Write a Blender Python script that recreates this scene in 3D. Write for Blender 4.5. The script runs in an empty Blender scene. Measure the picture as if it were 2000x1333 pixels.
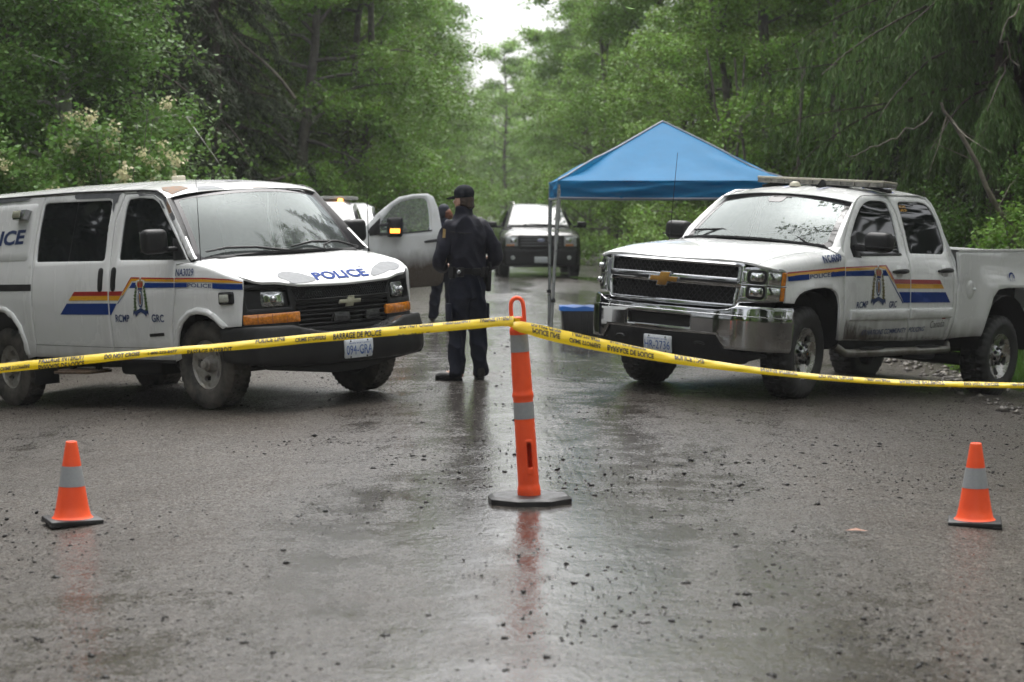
import bpy, bmesh, math, random
import numpy as np
from mathutils import Vector, Matrix, Quaternion, noise as mnoise
from mathutils.geometry import delaunay_2d_cdt
R = math.radians
rnd = random.Random(7)
rng = np.random.default_rng(11)
scene = bpy.context.scene
COL = scene.collection

# ---------------------------------------------------------------- camera
CAM_H = 1.70
cam_d = bpy.data.cameras.new("camera")
cam = bpy.data.objects.new("camera", cam_d)
COL.objects.link(cam)
cam.location = (0, 0, CAM_H)
cam.rotation_euler = (math.pi / 2 - math.atan(257.5 / 3960), 0, 0)
cam_d.sensor_width = 36
cam_d.lens = 36 * 3960 / 2000
cam_d.clip_start = 0.1
cam_d.clip_end = 3000
cam_d.dof.use_dof = True
cam_d.dof.focus_distance = 15.0
cam_d.dof.aperture_fstop = 3.2
scene.camera = cam

# ---------------------------------------------------------------- sky, sun, exposure
SUN_EL, SUN_AZ = R(69), R(4)        # azimuth measured from +Y towards +X
world = bpy.data.worlds.new("World")
scene.world = world
world.use_nodes = True
wn = world.node_tree.nodes
wl = world.node_tree.links
wn.clear()
w_out = wn.new("ShaderNodeOutputWorld")
w_bg = wn.new("ShaderNodeBackground")
w_sky = wn.new("ShaderNodeTexSky")
w_sky.sky_type = 'NISHITA'
w_sky.sun_disc = False
w_sky.sun_elevation = SUN_EL
w_sky.sun_rotation = SUN_AZ
w_sky.air_density = 1.0
w_sky.dust_density = 4.0
w_hs = wn.new("ShaderNodeHueSaturation")      # the cloud layer takes the blue out of the sky
w_hs.inputs['Saturation'].default_value = 0.14
wl.new(w_sky.outputs[0], w_hs.inputs['Color'])
wl.new(w_hs.outputs[0], w_bg.inputs['Color'])
w_bg.inputs['Strength'].default_value = 0.13
wl.new(w_bg.outputs[0], w_out.inputs['Surface'])
sun_d = bpy.data.lights.new("sun", 'SUN')
sun_d.energy = 1.4
sun_d.angle = R(80)
sun_d.color = (1.0, 0.97, 0.93)
sun = bpy.data.objects.new("sun", sun_d)
COL.objects.link(sun)
_sd = Vector((math.sin(SUN_AZ) * math.cos(SUN_EL), math.cos(SUN_AZ) * math.cos(SUN_EL), math.sin(SUN_EL)))
sun.rotation_euler = _sd.to_track_quat('Z', 'Y').to_euler()
vs = scene.view_settings
vs.view_transform = 'Standard'
vs.look = 'None'
vs.exposure = 1.4
vs.gamma = 1.0
vs.use_curve_mapping = False
scene.cycles.max_bounces = 7
scene.cycles.diffuse_bounces = 3
scene.cycles.glossy_bounces = 4
scene.cycles.transmission_bounces = 5
scene.cycles.transparent_max_bounces = 8
scene.cycles.volume_bounces = 0

# ---------------------------------------------------------------- materials
MATS = {}
def mat(name, col, rough=0.5, metal=0.0, var=0.0, vscale=8.0, bump=0.0, bscale=60.0, rvar=0.0, col2=None, spec=0.5, coat=0.0,
        island=0.0, transl=0.0, emit=None, trans=0.0, alpha=1.0, streak=0.0):
    """procedural principled material: noise-varied colour, roughness and relief"""
    if name in MATS: return MATS[name]
    m = bpy.data.materials.new(name); m.use_nodes = True
    nt = m.node_tree; N = nt.nodes; L = nt.links
    b = N['Principled BSDF']; out = N['Material Output']
    b.inputs['Roughness'].default_value = rough
    b.inputs['Metallic'].default_value = metal
    b.inputs['Specular IOR Level'].default_value = spec
    b.inputs['Coat Weight'].default_value = coat
    b.inputs['Coat Roughness'].default_value = 0.06
    b.inputs['Base Color'].default_value = (*col, 1)
    if trans: b.inputs['Transmission Weight'].default_value = trans
    tc = N.new('ShaderNodeTexCoord')
    csock = None
    if var or col2 or rvar or streak:
        n = N.new('ShaderNodeTexNoise'); n.inputs['Scale'].default_value = vscale; n.inputs['Detail'].default_value = 6
        n.inputs['Roughness'].default_value = 0.62
        if streak:
            mp = N.new('ShaderNodeMapping'); mp.inputs['Scale'].default_value = (1, 1, streak)
            L.new(tc.outputs['Object'], mp.inputs[0]); L.new(mp.outputs[0], n.inputs['Vector'])
        else:
            L.new(tc.outputs['Object'], n.inputs['Vector'])
        cr = N.new('ShaderNodeValToRGB')
        c2 = col2 if col2 else tuple(c * (1 - var) for c in col)
        c1 = col if col2 else tuple(min(1, c * (1 + var)) for c in col)
        cr.color_ramp.elements[0].color = (*c2, 1); cr.color_ramp.elements[1].color = (*c1, 1)
        cr.color_ramp.elements[0].position = 0.36; cr.color_ramp.elements[1].position = 0.64
        L.new(n.outputs['Fac'], cr.inputs[0]); csock = cr.outputs[0]
        if rvar:
            mr = N.new('ShaderNodeMapRange'); mr.inputs['From Min'].default_value = .3; mr.inputs['From Max'].default_value = .7
            mr.inputs['To Min'].default_value = max(0.02, rough - rvar); mr.inputs['To Max'].default_value = min(1, rough + rvar)
            L.new(n.outputs['Fac'], mr.inputs[0]); L.new(mr.outputs[0], b.inputs['Roughness'])
    if island:
        g = N.new('ShaderNodeNewGeometry'); hs = N.new('ShaderNodeHueSaturation')
        m1 = N.new('ShaderNodeMapRange'); m1.inputs['To Min'].default_value = 1 - island; m1.inputs['To Max'].default_value = 1 + island
        m2 = N.new('ShaderNodeMapRange'); m2.inputs['To Min'].default_value = 0.485; m2.inputs['To Max'].default_value = 0.515
        L.new(g.outputs['Random Per Island'], m1.inputs[0]); L.new(g.outputs['Random Per Island'], m2.inputs[0])
        L.new(m1.outputs[0], hs.inputs['Value']); L.new(m2.outputs[0], hs.inputs['Hue'])
        if csock: L.new(csock, hs.inputs['Color'])
        else: hs.inputs['Color'].default_value = (*col, 1)
        csock = hs.outputs[0]
    if csock: L.new(csock, b.inputs['Base Color'])
    if bump:
        nb = N.new('ShaderNodeTexNoise'); nb.inputs['Scale'].default_value = bscale; nb.inputs['Detail'].default_value = 4
        L.new(tc.outputs['Object'], nb.inputs['Vector'])
        bp = N.new('ShaderNodeBump'); bp.inputs['Strength'].default_value = 1.0; bp.inputs['Distance'].default_value = bump
        L.new(nb.outputs['Fac'], bp.inputs['Height']); L.new(bp.outputs[0], b.inputs['Normal'])
    if transl:
        t = N.new('ShaderNodeBsdfTranslucent'); mx = N.new('ShaderNodeMixShader'); mx.inputs[0].default_value = transl
        if csock: L.new(csock, t.inputs['Color'])
        else: t.inputs['Color'].default_value = (*col, 1)
        L.new(b.outputs[0], mx.inputs[1]); L.new(t.outputs[0], mx.inputs[2]); L.new(mx.outputs[0], out.inputs['Surface'])
    if emit:
        b.inputs['Emission Color'].default_value = (*emit[0], 1); b.inputs['Emission Strength'].default_value = emit[1]
    MATS[name] = m
    return m

def dirty_paint(name, col, zlo, zhi, mud=(0.10, 0.075, 0.05), amount=0.8, rough=0.22, patches=None, streak=0.18, base_dirt=0.03):
    """car paint with splashed mud that thins out upwards (object z), thin road film and streaks"""
    m = bpy.data.materials.new(name); m.use_nodes = True
    nt = m.node_tree; N = nt.nodes; L = nt.links; b = N['Principled BSDF']
    tc = N.new('ShaderNodeTexCoord'); sx = N.new('ShaderNodeSeparateXYZ'); L.new(tc.outputs['Object'], sx.inputs[0])
    mp = N.new('ShaderNodeMapping'); mp.inputs['Scale'].default_value = (1, 1, streak); L.new(tc.outputs['Object'], mp.inputs[0])
    n1 = N.new('ShaderNodeTexNoise'); n1.inputs['Scale'].default_value = 9; n1.inputs['Detail'].default_value = 7; L.new(mp.outputs[0], n1.inputs['Vector'])
    n2 = N.new('ShaderNodeTexNoise'); n2.inputs['Scale'].default_value = 2.2; n2.inputs['Detail'].default_value = 5; L.new(tc.outputs['Object'], n2.inputs['Vector'])
    n3 = N.new('ShaderNodeTexNoise'); n3.inputs['Scale'].default_value = 90; n3.inputs['Detail'].default_value = 3; L.new(tc.outputs['Object'], n3.inputs['Vector'])
    mr = N.new('ShaderNodeMapRange'); mr.inputs['From Min'].default_value = zhi; mr.inputs['From Max'].default_value = zlo; L.new(sx.outputs['Z'], mr.inputs[0])
    a = N.new('ShaderNodeMath'); a.operation = 'MULTIPLY_ADD'; L.new(n1.outputs['Fac'], a.inputs[0]); a.inputs[1].default_value = 1.2; a.inputs[2].default_value = -0.6
    a2 = N.new('ShaderNodeMath'); a2.operation = 'MULTIPLY_ADD'; L.new(n2.outputs['Fac'], a2.inputs[0]); a2.inputs[1].default_value = 0.9; L.new(a.outputs[0], a2.inputs[2])
    s = N.new('ShaderNodeMath'); s.operation = 'MULTIPLY_ADD'; L.new(a2.outputs[0], s.inputs[0]); s.inputs[1].default_value = 0.5; L.new(mr.outputs[0], s.inputs[2])
    cl = N.new('ShaderNodeMapRange'); cl.inputs['From Min'].default_value = 0.22; cl.inputs['From Max'].default_value = 0.95
    cl.inputs['To Min'].default_value = base_dirt; cl.inputs['To Max'].default_value = amount; L.new(s.outputs[0], cl.inputs[0])
    sp = N.new('ShaderNodeMath'); sp.operation = 'MULTIPLY_ADD'; L.new(n3.outputs['Fac'], sp.inputs[0]); sp.inputs[1].default_value = 0.25; sp.inputs[2].default_value = 0.87
    fm = N.new('ShaderNodeMath'); fm.operation = 'MULTIPLY'; fm.use_clamp = True; L.new(cl.outputs[0], fm.inputs[0]); L.new(sp.outputs[0], fm.inputs[1])
    mx = N.new('ShaderNodeMix'); mx.data_type = 'RGBA'; L.new(fm.outputs[0], mx.inputs['Factor'])
    mx.inputs['A'].default_value = (*col, 1); mx.inputs['B'].default_value = (*mud, 1)
    L.new(mx.outputs['Result'], b.inputs['Base Color'])
    rr = N.new('ShaderNodeMapRange'); rr.inputs['To Min'].default_value = rough; rr.inputs['To Max'].default_value = 0.85
    L.new(fm.outputs[0], rr.inputs[0]); L.new(rr.outputs[0], b.inputs['Roughness'])
    b.inputs['Coat Weight'].default_value = 0.5; b.inputs['Coat Roughness'].default_value = 0.05
    cw = N.new('ShaderNodeMapRange'); cw.inputs['To Min'].default_value = 0.7; cw.inputs['To Max'].default_value = 0.0
    L.new(fm.outputs[0], cw.inputs[0]); L.new(cw.outputs[0], b.inputs['Coat Weight'])
    # beads of rain on the paint
    v = N.new('ShaderNodeTexVoronoi'); v.inputs['Scale'].default_value = 140; L.new(tc.outputs['Object'], v.inputs['Vector'])
    vr = N.new('ShaderNodeMapRange'); vr.inputs['From Min'].default_value = 0.0; vr.inputs['From Max'].default_value = 0.25; vr.inputs['To Min'].default_value = 1; vr.inputs['To Max'].default_value = 0
    L.new(v.outputs['Distance'], vr.inputs[0])
    bp = N.new('ShaderNodeBump'); bp.inputs['Strength'].default_value = 0.25; bp.inputs['Distance'].default_value = 0.0008
    L.new(vr.outputs[0], bp.inputs['Height']); L.new(bp.outputs[0], b.inputs['Normal'])
    MATS[name] = m
    return m

# ---------------------------------------------------------------- object helpers
def tag(o, label=None, cat=None, group=None, kind=None):
    if label: o['label'] = label
    if cat: o['category'] = cat
    if group: o['group'] = group
    if kind: o['kind'] = kind
    return o
def empty(name, loc=(0, 0, 0), rz=0.0, M=None, parent=None):
    o = bpy.data.objects.new(name, None); COL.objects.link(o); o.empty_display_size = 0.2
    if parent: o.parent = parent
    if M is not None: o.matrix_world = M
    else:
        o.location = loc; o.rotation_euler = (0, 0, rz)
    return o
def thing(name, label, cat, loc=(0, 0, 0), rz=0.0, group=None, M=None):
    return tag(empty(name, loc, rz, M), label, cat, group)
def link(name, me, m=None, parent=None, smooth=35):
    o = bpy.data.objects.new(name, me); COL.objects.link(o)
    if parent is not None: o.parent = parent
    if m is not None:
        if isinstance(m, (list, tuple)):
            for k in m: me.materials.append(k)
        else: me.materials.append(m)
    if smooth:
        me.shade_smooth()
        if smooth < 180: me.set_sharp_from_angle(angle=R(smooth))
    return o
def from_bm(name, bm, m=None, parent=None, smooth=35, recalc=False):
    if recalc: bmesh.ops.recalc_face_normals(bm, faces=bm.faces[:])
    me = bpy.data.meshes.new(name); bm.to_mesh(me); bm.free()
    return link(name, me, m, parent, smooth)
def from_py(name, v, f, m=None, parent=None, smooth=35):
    me = bpy.data.meshes.new(name); me.from_pydata([tuple(map(float, p)) for p in v], [], f); me.update()
    return link(name, me, m, parent, smooth)
def dup(o, parent=None):
    c = o.copy(); COL.objects.link(c)
    if parent is not None: c.parent = parent
    for ch in list(o.children): dup(ch, c)
    return c

def bm_box(bm, c, s, bevel=0.0, rot=None, seg=2, taper=None):
    """box centre c, full size s; taper=(sx,sy) scales the top"""
    g = bmesh.ops.create_cube(bm, size=1.0)
    vs_ = g['verts']
    for v in vs_:
        t = v.co.z > 0
        v.co = Vector((v.co.x * s[0], v.co.y * s[1], v.co.z * s[2]))
        if taper and t: v.co.x *= taper[0]; v.co.y *= taper[1]
    if bevel:
        es = list({e for v in vs_ for e in v.link_edges})
        r = bmesh.ops.bevel(bm, geom=es, offset=bevel, segments=seg, profile=0.5, affect='EDGES')
        vs_ = list({v for f in r['faces'] for v in f.verts} | {v for v in vs_ if v.is_valid})
    M = Matrix.Translation(c)
    if rot is not None: M = M @ (rot.to_matrix().to_4x4() if hasattr(rot, 'to_matrix') else rot)
    bmesh.ops.transform(bm, matrix=M, verts=vs_)
    return bm
def box(name, c, s, m, parent=None, bevel=0.004, rot=None, taper=None, seg=2):
    bm = bmesh.new(); bm_box(bm, c, s, bevel, rot, seg, taper)
    return from_bm(name, bm, m, parent)
def frames(pts):
    """rotation-minimising frames along a polyline"""
    P = [Vector(p) for p in pts]; n = len(P); T = []
    for i in range(n):
        t = P[min(i + 1, n - 1)] - P[max(i - 1, 0)]
        T.append(t.normalized() if t.length > 1e-9 else Vector((0, 0, 1)))
    u = T[0].orthogonal().normalized(); F = []
    for i in range(n):
        if i: u = (T[i - 1].rotation_difference(T[i]) @ u).normalized()
        F.append((u.copy(), T[i].cross(u).normalized(), T[i]))
    return P, F
def bm_tube(bm, pts, rad, sides=8, cap=True):
    P, F = frames(pts)
    if not hasattr(rad, '__len__'): rad = [rad] * len(P)
    rings = []
    for p, (u, w, t), r in zip(P, F, rad):
        rings.append([bm.verts.new(p + (u * math.cos(a) + w * math.sin(a)) * r) for a in [2 * math.pi * k / sides for k in range(sides)]])
    for a, b in zip(rings, rings[1:]):
        for k in range(sides): bm.faces.new((a[k], a[(k + 1) % sides], b[(k + 1) % sides], b[k]))
    if cap:
        bm.faces.new(rings[0][::-1]); bm.faces.new(rings[-1])
    return bm
def tube(name, pts, rad, m, parent=None, sides=8):
    bm = bmesh.new(); bm_tube(bm, pts, rad, sides); return from_bm(name, bm, m, parent, 60)
def bm_lathe(bm, prof, seg=32, axis='Z', center=(0, 0, 0), close=True, mod=None):
    """prof: list of (r, h); axis of revolution through center"""
    rings = []
    for k in range(seg):
        a = 2 * math.pi * k / seg; ring = []
        for i, (r, h) in enumerate(prof):
            rr = r if mod is None else mod(r, h, a, k, i)
            c, s = rr * math.cos(a), rr * math.sin(a)
            p = {'Z': (c, s, h), 'Y': (c, h, s), 'X': (h, c, s)}[axis]
            ring.append(bm.verts.new(Vector(p) + Vector(center)))
        rings.append(ring)
    for k in range(seg):
        a, b = rings[k], rings[(k + 1) % seg]
        for i in range(len(prof) - 1):
            bm.faces.new((a[i], b[i], b[i + 1], a[i + 1]))
    bmesh.ops.remove_doubles(bm, verts=[v for r in rings for v in r], dist=1e-6)
    return bm
def lathe(name, prof, m, parent=None, seg=32, axis='Z', center=(0, 0, 0), mod=None, smooth=35):
    bm = bmesh.new(); bm_lathe(bm, prof, seg, axis, center, mod=mod)
    return from_bm(name, bm, m, parent, smooth, recalc=True)

# ---- polygons in surface coordinates
def dens(p, step):
    out = []
    for a, b in zip(p, p[1:] + p[:1]):
        n = max(1, int(math.ceil(math.dist(a, b) / step)))
        out += [(a[0] + (b[0] - a[0]) * k / n, a[1] + (b[1] - a[1]) * k / n) for k in range(n)]
    return out
def rounded(p, r, seg=4):
    """round the corners of a polygon; r number or list"""
    out = []; n = len(p)
    for i in range(n):
        ri = r[i] if hasattr(r, '__len__') else r
        a, b, c = Vector(p[i - 1]), Vector(p[i]), Vector(p[(i + 1) % n])
        if ri <= 0: out.append(tuple(b)); continue
        d1, d2 = (a - b), (c - b)
        k = min(ri, d1.length * .48, d2.length * .48)
        q1, q2 = b + d1.normalized() * k, b + d2.normalized() * k
        for s in range(seg + 1):
            t = s / seg
            out.append(tuple(q1 * (1 - t) ** 2 + b * 2 * t * (1 - t) + q2 * t ** 2))
    return out
def rect(a0, b0, a1, b1, r=0.0, seg=4):
    p = [(a0, b0), (a1, b0), (a1, b1), (a0, b1)]
    return rounded(p, r, seg) if r else p
def area2(p): return sum(a[0] * b[1] - b[0] * a[1] for a, b in zip(p, p[1:] + p[:1])) / 2
def inset(p, d):
    if area2(p) < 0: p = p[::-1]
    n = len(p); out = []
    for i in range(n):
        a, b, c = p[i - 1], p[i], p[(i + 1) % n]
        d1 = Vector((b[0] - a[0], b[1] - a[1])); d2 = Vector((c[0] - b[0], c[1] - b[1]))
        if d1.length < 1e-9 or d2.length < 1e-9: out.append(b); continue
        n1 = Vector((-d1.y, d1.x)).normalized(); n2 = Vector((-d2.y, d2.x)).normalized()
        m_ = (n1 + n2)
        if m_.length < 1e-6: m_ = n1
        m_ = m_.normalized(); k = d / max(0.35, m_.dot(n1))
        out.append((b[0] + m_.x * k, b[1] + m_.y * k))
    return out
def inside(x, y, p):
    c = False; n = len(p); j = n - 1
    for i in range(n):
        xi, yi = p[i]; xj, yj = p[j]
        if (yi > y) != (yj > y) and x < (xj - xi) * (y - yi) / (yj - yi) + xi: c = not c
        j = i
    return c

class Surf:
    """a surface fn(a, b) -> (x, y, z) with outward side s"""
    def __init__(self, fn, s=1.0): self.fn = fn; self.s = s
    def n(self, a, b, e=0.004):
        u = Vector(self.fn(a + e, b)) - Vector(self.fn(a - e, b)); v = Vector(self.fn(a, b + e)) - Vector(self.fn(a, b - e))
        c = u.cross(v)
        return c.normalized() * self.s if c.length > 1e-12 else Vector((0, 0, 1))
    def pt(self, a, b, l=0.0):
        p = Vector(self.fn(a, b))
        return p + self.n(a, b) * l if l else p

def panel(name, S, outline, m, parent=None, holes=(), step=0.09, depth=0.025, bev=0.004, lift=0.0, smooth=40, rim=True):
    """sheet-metal panel: an outline (with holes) laid on a surface, rounded edge, returned inwards by depth"""
    if area2(outline) < 0: outline = outline[::-1]
    holes = [h if area2(h) < 0 else h[::-1] for h in holes]
    outline = dens(outline, step); holes = [dens(h, step) for h in holes]
    co = []; ed = []; drop = []
    def loop(p, dz):
        i0 = len(co); n = len(p)
        for q in p: co.append(Vector(q)); drop.append(dz)
        ed.extend([(i0 + k, i0 + (k + 1) % n) for k in range(n)])
    loop(outline, bev)
    if bev: loop(inset(outline, bev * 1.6), 0.0)
    hin = []
    for h in holes:
        loop(h, bev)
        if bev:
            hi = inset(h[::-1], -bev * 1.6); loop(hi, 0.0)
    xs = [q[0] for q in outline]; ys = [q[1] for q in outline]
    nx = int((max(xs) - min(xs)) / step); ny = int((max(ys) - min(ys)) / step)
    for i in range(1, nx + 1):
        for j in range(1, ny + 1):
            x = min(xs) + (max(xs) - min(xs)) * i / (nx + 1); y = min(ys) + (max(ys) - min(ys)) * j / (ny + 1)
            if inside(x, y, outline) and not any(inside(x, y, h) for h in holes):
                co.append(Vector((x, y))); drop.append(0.0)
    V, E_, F, ov, oe, of = delaunay_2d_cdt(co, ed, [], 0, 1e-5)
    dr = [max([drop[k] for k in o] or [0]) for o in ov]
    bm = bmesh.new()
    bv = [bm.verts.new(S.pt(v.x, v.y, lift - d + 1e-9)) for v, d in zip(V, dr)]
    flip = S.s < 0
    for f in F:
        cx = sum(V[k].x for k in f) / len(f); cy = sum(V[k].y for k in f) / len(f)
        if not inside(cx, cy, outline) or any(inside(cx, cy, h) for h in holes): continue
        try: bm.faces.new([bv[k] for k in (f[::-1] if flip else f)])
        except ValueError: pass
    if depth and rim:
        be = [e for e in bm.edges if len(e.link_faces) == 1]
        idx = {v: k for k, v in enumerate(bv)}
        low = {}
        for e in be:
            for v in e.verts:
                if v not in low:
                    q = V[idx[v]]
                    low[v] = bm.verts.new(S.pt(q.x, q.y, lift - depth))
        for e in be:
            a, b = e.verts; f = e.link_faces[0]
            ls = [l.vert for l in f.loops]; ia = ls.index(a)
            if ls[(ia + 1) % len(ls)] is b: a, b = b, a
            try: bm.faces.new((a, b, low[b], low[a]))
            except ValueError: pass
    bmesh.ops.delete(bm, geom=[v for v in bm.verts if not v.link_faces], context='VERTS')
    return from_bm(name, bm, m, parent, smooth)
def decal(name, S, poly, m, parent=None, lift=0.003, step=0.12):
    return panel(name, S, poly, m, parent, step=step, depth=0, bev=0, lift=lift, smooth=60)
def strip(p, w):
    """polygon of width w below a polyline"""
    return list(p) + [(a, b - w) for a, b in reversed(p)]

_FC = {}
def text_geo(s, bold=0.0, shear=0.0, spacing=1.0):
    key = (s, bold, shear, spacing)
    if key in _FC: return _FC[key]
    c = bpy.data.curves.new("t", 'FONT'); c.body = s; c.size = 1.0; c.offset = bold; c.shear = shear; c.space_character = spacing
    c.resolution_u = 3
    o = bpy.data.objects.new("t", c); COL.objects.link(o)
    dg = bpy.context.evaluated_depsgraph_get(); me = o.evaluated_get(dg).to_mesh()
    v = [(q.co.x, q.co.y) for q in me.vertices]; f = [tuple(p.vertices) for p in me.polygons]
    o.evaluated_get(dg).to_mesh_clear(); COL.objects.unlink(o); bpy.data.objects.remove(o); bpy.data.curves.remove(c)
    x0, x1 = min(a for a, b in v), max(a for a, b in v); y0, y1 = min(b for a, b in v), max(b for a, b in v)
    v = [((a - x0) / (x1 - x0), (b - y0) / (y1 - y0)) for a, b in v]
    _FC[key] = (v, f)
    return _FC[key]
def lettering(name, S, s, quad, m, parent=None, bold=0.0, shear=0.0, lift=0.004, spacing=1.0):
    """text stretched into the quad (bottom-left, bottom-right, top-right, top-left) of a surface"""
    v, f = text_geo(s, bold, shear, spacing)
    q = [Vector(p) for p in quad]; out = []
    for a, b in v:
        p = q[0] * (1 - a) * (1 - b) + q[1] * a * (1 - b) + q[2] * a * b + q[3] * (1 - a) * b
        out.append(S.pt(p.x, p.y, lift))
    return from_py(name, out, f, m, parent, 0)

def quads_mesh(name, V, Q, m, parent=None, smooth=0):
    """fast mesh from numpy: V (n,3), Q (k,4) or (k,3)"""
    me = bpy.data.meshes.new(name); k, w = Q.shape
    me.vertices.add(len(V)); me.vertices.foreach_set('co', np.ascontiguousarray(V, np.float32).ravel())
    me.loops.add(k * w); me.loops.foreach_set('vertex_index', np.ascontiguousarray(Q, np.int32).ravel())
    me.polygons.add(k); me.polygons.foreach_set('loop_start', np.arange(0, k * w, w, dtype=np.int32))
    try: me.polygons.foreach_set('loop_total', np.full(k, w, np.int32))
    except Exception: pass
    me.update(calc_edges=True)
    return link(name, me, m, parent, smooth)
def fbm(x, y, z=0.0, o=3): return mnoise.fractal(Vector((x, y, z)), 0.9, 2.1, o)
# ================================================================ ground, road
def gz(x, y=0.0):
    """cambered gravel road; banks rise on both sides beyond the parking area"""
    a = abs(x)
    z = .05 - .0125 * x * x if a < 4.5 else -.203 - .1125 * (a - 4.5)
    if a > 5.6: z = -.327 - .02 * (a - 5.6)
    k = min(1, max(0, (y - 22.3) / 3))
    if x > 5.75: z += k * min(1.9, .62 * (x - 5.75))
    if x < -5.6: z += k * min(1.0, .28 * (-x - 5.6))
    return z
def grid(name, xs, ys, zf, m):
    nx = len(xs); V = np.array([(x, y, zf(x, y)) for y in ys for x in xs]); q = []
    for j in range(len(ys) - 1):
        for i in range(nx - 1): q.append((j * nx + i, j * nx + i + 1, (j + 1) * nx + i + 1, (j + 1) * nx + i))
    return quads_mesh(name, V, np.array(q), m, None, 180)

def road_material():
    m = bpy.data.materials.new('wet_gravel_road'); m.use_nodes = True
    nt = m.node_tree; N = nt.nodes; L = nt.links; b = N['Principled BSDF']
    tc = N.new('ShaderNodeTexCoord'); P = tc.outputs['Object']
    def noise(scale, detail=4, rough=.55, vec=P, dist=0):
        n = N.new('ShaderNodeTexNoise'); n.inputs['Scale'].default_value = scale; n.inputs['Detail'].default_value = detail
        n.inputs['Roughness'].default_value = rough; n.inputs['Distortion'].default_value = dist; L.new(vec, n.inputs['Vector']); return n.outputs['Fac']
    def mr(s, a, c, lo=0, hi=1, smooth=False):
        r = N.new('ShaderNodeMapRange'); r.inputs['From Min'].default_value = a; r.inputs['From Max'].default_value = c
        r.inputs['To Min'].default_value = lo; r.inputs['To Max'].default_value = hi
        if smooth: r.interpolation_type = 'SMOOTHSTEP'
        L.new(s, r.inputs[0]); return r.outputs[0]
    def math_(op, a, c, clamp=False):
        n = N.new('ShaderNodeMath'); n.operation = op; n.use_clamp = clamp
        for i, v in enumerate((a, c)):
            if isinstance(v, (int, float)): n.inputs[i].default_value = v
            else: L.new(v, n.inputs[i])
        return n.outputs[0]
    def mixc(f, A, B):
        x = N.new('ShaderNodeMix'); x.data_type = 'RGBA'
        if isinstance(f, (int, float)): x.inputs['Factor'].default_value = f
        else: L.new(f, x.inputs['Factor'])
        for k, v in (('A', A), ('B', B)):
            if isinstance(v, tuple): x.inputs[k].default_value = (*v, 1)
            else: L.new(v, x.inputs[k])
        return x.outputs['Result']
    sx = N.new('ShaderNodeSeparateXYZ'); L.new(P, sx.inputs[0])
    vor = N.new('ShaderNodeTexVoronoi'); vor.inputs['Scale'].default_value = 75; L.new(P, vor.inputs['Vector'])
    vor2 = N.new('ShaderNodeTexVoronoi'); vor2.inputs['Scale'].default_value = 34; L.new(P, vor2.inputs['Vector'])
    sep = N.new('ShaderNodeSeparateColor'); L.new(vor.outputs['Color'], sep.inputs[0])
    # long soft streaks along the direction of traffic
    mp = N.new('ShaderNodeMapping'); mp.inputs['Scale'].default_value = (1, .22, 1); mp.inputs['Rotation'].default_value = (0, 0, R(7)); L.new(P, mp.inputs[0])
    big = noise(.55, 5, .6, mp.outputs[0], .4); mid = noise(2.6, 6, .65); fine = noise(22, 5, .7)
    # wetness: the crown of the road is washed smooth, the sides keep their grit
    xn = math_('ABSOLUTE', math_('SUBTRACT', sx.outputs['X'], .25), 0)
    centre = mr(xn, .5, 2.9, 1, 0, True)
    wet = math_('ADD', math_('MULTIPLY', centre, .42), math_('MULTIPLY', mr(big, .35, .68), .55))
    wet = math_('ADD', wet, math_('MULTIPLY', math_('SUBTRACT', mid, .5), .9))
    wet = mr(wet, .18, .80, 0, 1, True)
    pud = mr(math_('ADD', math_('MULTIPLY', noise(1.5, 4, .5, mp.outputs[0]), .8), math_('MULTIPLY', centre, .07)), .53, .66, 0, 1, True)
    stone = mixc(mr(sep.outputs['Red'], 0.1, .95), (.010, .0092, .0082), (.150, .137, .120))
    soil = mixc(mr(mid, .35, .65), (.021, .0165, .0122), (.046, .037, .0285))
    col = mixc(math_('MULTIPLY', mr(fine, .35, .62), .75), soil, stone)
    brown = mr(noise(.8, 4, .6), .50, .72)
    col = mixc(math_('MULTIPLY', brown, .55), col, (.026, .0185, .0125))
    col = mixc(math_('MULTIPLY', wet, .35), col, (.024, .023, .0225))
    L.new(col, b.inputs['Base Color'])
    rough = mr(wet, 0, 1, .42, .10); rough = math_('ADD', rough, math_('MULTIPLY', math_('SUBTRACT', fine, .5), .24))
    rough = math_('SUBTRACT', rough, math_('MULTIPLY', pud, .16), True)
    rough = math_('MAXIMUM', rough, .05)
    vor3 = N.new('ShaderNodeTexVoronoi'); vor3.inputs['Scale'].default_value = 120; L.new(P, vor3.inputs['Vector'])
    sep3 = N.new('ShaderNodeSeparateColor'); L.new(vor3.outputs['Color'], sep3.inputs[0])
    grain = math_('ADD', math_('MULTIPLY', sep.outputs['Green'], .55), math_('MULTIPLY', sep3.outputs['Red'], .45))
    keep = mr(wet, 0, 1, 1, .38)
    rough = math_('ADD', rough, math_('MULTIPLY', math_('MULTIPLY', math_('SUBTRACT', grain, .42), .75), keep), True)
    rough = math_('MAXIMUM', rough, .05)
    L.new(rough, b.inputs['Roughness'])
    L.new(math_('MAXIMUM', mr(grain, .25, .8, .50, .04), math_('MULTIPLY', wet, .72)), b.inputs['Specular IOR Level'])
    # relief: stones, grit, faint tyre tracks
    def track(x0, lean):
        u = math_('SUBTRACT', math_('SUBTRACT', sx.outputs['X'], x0), math_('MULTIPLY', sx.outputs['Y'], lean))
        w = math_('SINE', math_('MULTIPLY', u, 95), 0)
        return math_('MULTIPLY', w, mr(math_('ABSOLUTE', u, 0), .06, .17, 1, 0, True))
    tr = track(1.02, -.045)
    tr = math_('MULTIPLY', tr, mr(noise(.5, 3), .35, .7))
    flat = mr(wet, 0, 1, 1.6, .30)
    h = math_('MULTIPLY', math_('MULTIPLY', vor.outputs['Distance'], -1), .0017)
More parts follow.
